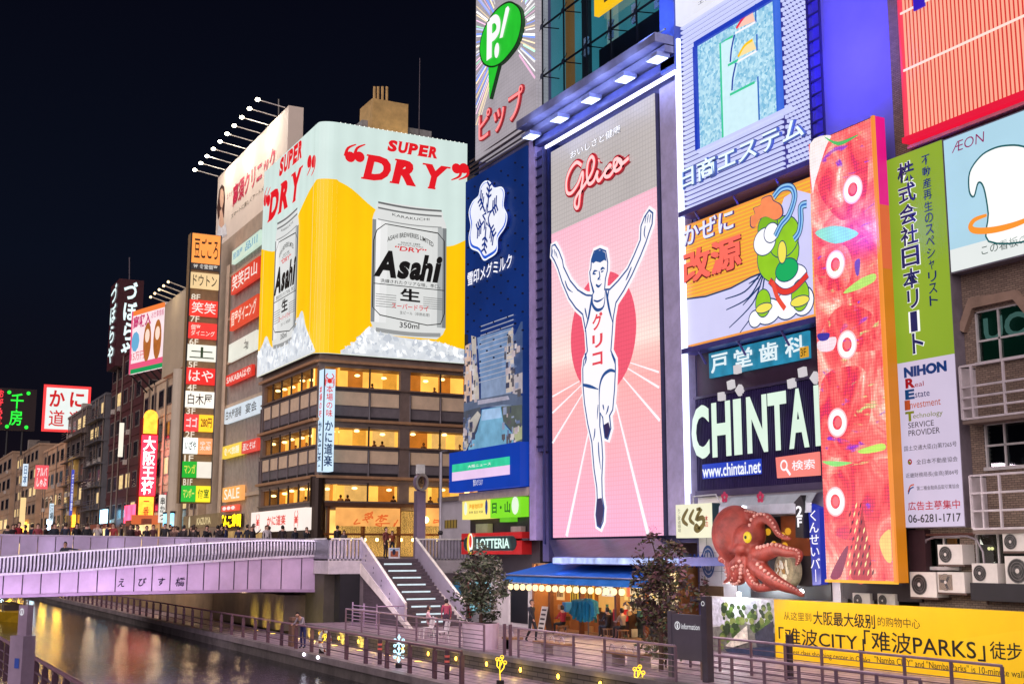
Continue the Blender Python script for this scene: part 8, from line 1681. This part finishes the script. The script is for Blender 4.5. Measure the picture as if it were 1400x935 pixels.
# ================================================================ people
J0 = dict(pel=(0, 0, .94, .125), spi=(0, 0, 1.14, .115), che=(0, .0, 1.34, .13), nec=(0, .01, 1.475, .052), hea=(0, .025, 1.585, .088), top=(0, .01, 1.675, .07), nos=(0, .115, 1.575, .022))
EDG = [('pel', 'spi'), ('spi', 'che'), ('che', 'nec'), ('nec', 'hea'), ('hea', 'top')]
def pose(kind):
    j = dict(J0)
    def arm(s, sh, el, wr_, ha): j['sh' + s] = (*sh, .06); j['el' + s] = (*el, .042); j['wr' + s] = (*wr_, .03); j['ha' + s] = (*ha, .034); j['fi' + s] = (ha[0] + (ha[0] - wr_[0]) * .9, ha[1] + (ha[1] - wr_[1]) * .9, ha[2] + (ha[2] - wr_[2]) * .9, .016)
    def leg(s, hi, kn, an, to): j['hi' + s] = (*hi, .088); j['kn' + s] = (*kn, .06); j['an' + s] = (*an, .042); j['to' + s] = (*to, .038)
    for s, k in (('L', -1), ('R', 1)):
        arm(s, (.175 * k, 0, 1.40), (.225 * k, -.02, 1.13), (.215 * k, .07, .90), (.21 * k, .1, .82)); leg(s, (.09 * k, 0, .88), (.10 * k, .02, .49), (.10 * k, -.02, .085), (.11 * k, .13, .04))
    if kind == 'phone': 
        for s, k in (('L', -1), ('R', 1)): arm(s, (.175 * k, 0, 1.40), (.2 * k, .12, 1.15), (.09 * k, .32, 1.32), (.06 * k, .36, 1.38))
    if kind == 'lean':
        for n_, dy, dz in (('spi', .07, -.01), ('che', .2, -.05), ('nec', .31, -.09), ('hea', .4, -.12), ('top', .44, -.14), ('nos', .44, -.17)): x, y, z, r = j[n_]; j[n_] = (x, y + dy, z + dz, r)
        for s, k in (('L', -1), ('R', 1)): arm(s, (.17 * k, .2, 1.34), (.23 * k, .32, 1.1), (.18 * k, .52, 1.06), (.16 * k, .6, 1.05))
    if kind == 'point': arm('L', (-.175, 0, 1.40), (-.42, .06, 1.36), (-.66, .1, 1.33), (-.75, .11, 1.33)); arm('R', (.175, 0, 1.40), (.23, .1, 1.15), (.14, .3, 1.1), (.12, .36, 1.1))
    if kind == 'walk':
        leg('L', (-.09, 0, .88), (-.1, .17, .51), (-.1, .12, .1), (-.1, .27, .06)); leg('R', (.09, 0, .88), (.1, -.02, .48), (.1, -.24, .12), (.1, -.12, .05)); arm('L', (-.175, 0, 1.4), (-.22, -.12, 1.15), (-.21, -.1, .93), (-.2, -.1, .85)); arm('R', (.175, 0, 1.4), (.22, .1, 1.15), (.2, .24, .96), (.2, .29, .9))
    if kind == 'sit':
        for n_ in ('pel', 'spi', 'che', 'nec', 'hea', 'top', 'nos'): x, y, z, r = j[n_]; j[n_] = (x, y + (z - .94) * .08, z - .42, r)
        for s, k in (('L', -1), ('R', 1)): leg(s, (.09 * k, .04, .5), (.12 * k, .44, .5), (.11 * k, .46, .09), (.12 * k, .6, .04)); arm(s, (.175 * k, .02, .98), (.22 * k, .14, .74), (.14 * k, .36, .74), (.11 * k, .42, .74))
    return j
_bod = {}
SKc, SHc = M((206, 160, 136), .5, 0, .08, 3), M((34, 30, 34), .5)
def body(kind):
    if kind in _bod: return _bod[kind]
    j = pose(kind); names = list(j); names.remove('nos'); e = list(EDG)
    for s in 'LR': e += [('che', 'sh' + s), ('sh' + s, 'el' + s), ('el' + s, 'wr' + s), ('wr' + s, 'ha' + s), ('ha' + s, 'fi' + s), ('pel', 'hi' + s), ('hi' + s, 'kn' + s), ('kn' + s, 'an' + s), ('an' + s, 'to' + s)]
    me = bpy.data.meshes.new("person_body"); me.from_pydata([j[n_][:3] for n_ in names], [(names.index(a), names.index(c)) for a, c in e], []); o = bpy.data.objects.new("tmp", me); COL.objects.link(o); m_ = o.modifiers.new("s", 'SKIN'); 
    if not me.skin_vertices: bpy.context.view_layer.objects.active = o; bpy.ops.mesh.customdata_skin_add()
    for k, n_ in enumerate(names): sv = me.skin_vertices[0].data[k]; sv.radius = (j[n_][3], j[n_][3]); sv.use_root = n_ == 'pel'
    m_.use_smooth_shade = True; m_.branch_smoothing = .4; s_ = o.modifiers.new("u", 'SUBSURF'); s_.levels = 1; s_.render_levels = 1
    dg = bpy.context.evaluated_depsgraph_get(); out_ = bpy.data.meshes.new_from_object(o.evaluated_get(dg)); bpy.data.objects.remove(o)
    cls = {'pel': 2, 'spi': 1, 'che': 1, 'nec': 0, 'hea': 0, 'top': 0}
    for s in 'LR': cls.update({'sh' + s: 1, 'el' + s: 1, 'wr' + s: 1, 'ha' + s: 0, 'fi' + s: 0, 'hi' + s: 2, 'kn' + s: 2, 'an' + s: 2, 'to' + s: 3})
    out_.materials.clear()
    for m2 in (SKc, DARK, BLACK, SHc): out_.materials.append(m2)
    smp = []
    for a, c in e:
        for k in range(5): f = k / 4; smp.append((Vector(j[a][:3]).lerp(Vector(j[c][:3]), f), cls[a] if f < .5 else cls[c]))
    for p in out_.polygons: p.material_index = min(smp, key=lambda q: (q[0] - p.center).length_squared)[1]; p.use_smooth = True
    hb = MB(); hx, hy, hz, hr = j['hea']; tilt = .0
    V, F_ = [], []
    hb.ball((hx, hy - .012, hz + .03), .108, BLACK, 14, (.92, 1.02, 1.12), 9)
    keep = [i for i, f in enumerate(hb.f) if not any(hb.v[q][1] > hy + .035 and hb.v[q][2] < hz + .055 for q in f) and not all(hb.v[q][2] < hz - .05 for q in f)]
    hb.f = [hb.f[i] for i in keep]; hb.m = [0] * len(keep); hm = bpy.data.meshes.new("hair"); hm.from_pydata(hb.v, [], hb.f); hm.materials.append(BLACK); hm.polygons.foreach_set("use_smooth", [True] * len(hb.f))
    fb = MB(); fy = hy + .088
    for sx_ in (-.033, .033): fb.ball((hx + sx_, fy - .006, hz + .012), .0115, M((30, 20, 20), .3), 6)
    fb.ball((hx, fy + .008, hz - .014), .016, SKc, 6, (.8, 1, 1.3)); fb.ball((hx, fy - .004, hz - .046), .017, M((150, 70, 70), .5), 6, (1.2, .4, .35))
    for sx_ in (-.088, .088): fb.ball((hx + sx_, hy, hz), .022, SKc, 6, (.4, .8, 1.2))
    fm = bpy.data.meshes.new("face"); fm.from_pydata(fb.v, [], fb.f)
    for m2 in fb.mats: fm.materials.append(m2)
    fm.polygons.foreach_set("material_index", fb.m)
    _bod[kind] = (out_, hm, fm); return _bod[kind]
def person(x, y, z, rz, kind, top_, pants, label, hair=(24, 18, 18), group=None, s=1.0):
    bm_, hm, fm = body(kind); o = bpy.data.objects.new("person", bm_); COL.objects.link(o); o.location = (x, y, z); o.rotation_euler = (0, 0, rz); o.scale = (s, s, s); o['_o'] = (x, y, z); tag(o, label, "person", group)
    for k, c in ((1, top_), (2, pants)): o.material_slots[k].link = 'OBJECT'; o.material_slots[k].material = M(c, .7, 0, .2, 5)
    h = bpy.data.objects.new("hair", hm); COL.objects.link(h); h.parent = o; h.material_slots[0].link = 'OBJECT'; h.material_slots[0].material = M(hair, .5)
    f = bpy.data.objects.new("face", fm); COL.objects.link(f); f.parent = o; return o
# visitors behind the inner parapet of the bridge: place in the photo, coat, what tells each apart
PP = PX(-72.0); CRO = [(17, (40, 30, 36), "person in dark coat at the far left end of the bridge parapet"), (25, (180, 40, 60), "person in red coat near the left end of the bridge parapet"), (34, (34, 34, 44), "person in black jacket facing the signs, left of the tan building's shop"), (43, (30, 40, 60), "person in navy jacket behind the bridge parapet beside the one in black"), (51, (150, 60, 70), "person in dull red top on the bridge below the pink sign"), (62, (50, 44, 44), "person in dark brown coat on the bridge below the narrow white sign"), (74, (36, 40, 52), "person in slate jacket on the bridge above the pointing visitor"), (89, (44, 48, 70), "person with dark blue jacket on the bridge, arms raised with a phone"), (104, (34, 30, 34), "person in black on the bridge beneath the dark grey building"), (118, (30, 30, 36), "person in charcoal coat on the bridge beneath the blue vertical sign"), (133, (206, 196, 190), "person in cream top on the bridge under the maroon tower"), (146, (50, 70, 110), "person in blue jacket on the bridge right of the one in cream"), (154, (170, 60, 60), "person in red sweater on the bridge right of the blue jacket"), (178, (60, 40, 40), "person with brown coat on the bridge under the vertical red sign"), (187, (120, 50, 50), "person in maroon coat on the bridge under the vertical red sign"), (200, (40, 34, 40), "person in black coat on the bridge between the red sign and column"), (209, (90, 50, 50), "person in rust jacket on the bridge just right of the vertical red sign"), (225, (34, 34, 40), "person in dark hooded top on the bridge before the round column"), (237, (150, 120, 110), "person in tan coat on the bridge before the round column"), (251, (56, 44, 48), "person in dark plum coat on the bridge beneath the dim shop sign"), (264, (70, 60, 60), "person in grey coat on the bridge beneath the dim shop sign"), (282, (40, 40, 46), "person in black jacket on the bridge left of the yellow neon"), (309, (40, 44, 80), "person in navy coat on the bridge beneath the yellow neon"), (326, (46, 44, 70), "person in indigo coat on the bridge, phone raised, by the yellow neon"), (344, (36, 34, 40), "person in black on the bridge at the crab sign's left end"), (365, (200, 190, 190), "person in white top on the bridge before the crab sign"), (386, (50, 40, 44), "person in dark brown on the bridge before the crab sign"), (419, (40, 40, 44), "person in black on the bridge at the crab sign's right end"), (461, (44, 36, 40), "person in dark coat at the bridge end before the amber shop door")]
rr = random.Random(9)
for k, (px, c, lb) in enumerate(CRO):
    y = PP.uv(px, 735)[0] + 0.0; x = -71.9 - rr.random() * .8
    y = y * x / -72.0; person(x, y, 3.43, rr.choice((R(-90), R(-110), R(-70), R(90), R(150), R(40))), rr.choice(('stand', 'phone', 'stand', 'phone', 'walk')), c, (36, 34, 42), lb, rr.choice(((24, 18, 18), (60, 40, 28), (30, 24, 24))), "visitors behind the bridge parapet", rr.uniform(.96, 1.06))
# visitor pointing over the near balustrade
x, y = -66.9, PX(-66.9).uv(89, 750)[0]; person(x, y, PX(-66.9).uv(92, 741)[1] - 1.70, R(-115), 'point', (36, 38, 56), (30, 30, 36), "person in dark jacket stretching one arm over the near bridge balustrade")
person(*gz(414, 886, ZP), ZP, R(-150), 'lean', (150, 140, 150), (40, 44, 100), "person in grey striped top and blue jeans leaning on the quay railing", (40, 26, 22))
gx, gy = gz(584, 868, 0); person(gx, gy, 0.0, R(-20), 'sit', (240, 196, 206), (200, 160, 170), "person in pale pink top seated on a white chair at the stair foot", (70, 40, 36))
gx, gy = gz(610, 868, 0); person(gx, gy, 0.0, R(70), 'stand', (170, 70, 96), (70, 50, 70), "person in rose top standing by the cafe table at the stair foot", (30, 22, 24), None, .92)
gx, gy = gz(727, 878, 0); person(gx, gy, 0.0, R(-70), 'walk', (34, 36, 48), (36, 36, 46), "waiter in dark clothes walking before the restaurant counter", (24, 18, 18))
for px, py, c, lb in ((832, 872, (40, 34, 38), "diner in dark clothes seated in the restaurant right of the teal aprons"), (852, 874, (150, 130, 120), "diner in tan top seated in the restaurant beside the reddish tree"), (770, 868, (170, 40, 50), "diner in red top seated below the teal aprons")):
    gx, gy = gz(px, py, 0); o = person(gx, gy, 0, R(100), 'sit', c, (30, 30, 34), lb); t = thing("wooden_stool", "small wooden stool under the " + lb.split(" seated")[0], "stool", (gx, gy, 0)); b = MB(); b.box(gx - .18, gx + .18, gy - .18, gy + .18, .36, .41, BT); b.build("seat", t)
    for sx_ in (-.14, .14):
        for sy_ in (-.14, .14): b = MB(); b.tube([(gx + sx_, gy + sy_, 0), (gx + sx_, gy + sy_, .36)], .02, BT, 5); b.build("leg", t)
person(-64.6, PX(-64.6).uv(527, 760)[0], 3.28, R(-60), 'stand', (120, 60, 50), (60, 44, 44), "person in brown coat standing at the head of the stairs", (40, 26, 22))
for px, lb, c in ((470, "person in grey coat passing the amber shop door beyond the landing", (90, 80, 84)), (536, "person in rust top at the amber shop's lit counter", (150, 70, 40))):
    pl = PX(-76.0); person(-76.0, pl.uv(px, 745)[0], 3.3, R(-100), 'walk', c, (40, 36, 40), lb)

for k, (p, pl) in enumerate(DIN):
    person(p.x, p.y, p.z, rr.uniform(0, 6.28), 'sit', rr.choice(((60, 40, 34), (120, 90, 70), (40, 34, 40), (170, 150, 130))), (40, 34, 36), "diner seated behind the amber windows of the crab restaurant", (40, 26, 20), "diners behind the amber restaurant windows")

for k in range(30):
    px = rr.uniform(8, 440); x = -73.6 - rr.random() * 3; y = PP.uv(px, 735)[0] * x / -72.0
    person(x, y, 3.43, rr.uniform(0, 6.28), rr.choice(('stand', 'walk', 'phone')), rr.choice(((40, 36, 44), (60, 50, 54), (44, 46, 60))), (34, 32, 38), "person in dark clothes in the bridge crowd, half hidden behind the front row", rr.choice(((24, 18, 18), (50, 34, 26))), "crowd on the bridge deck behind the front row", rr.uniform(1.0, 1.1))
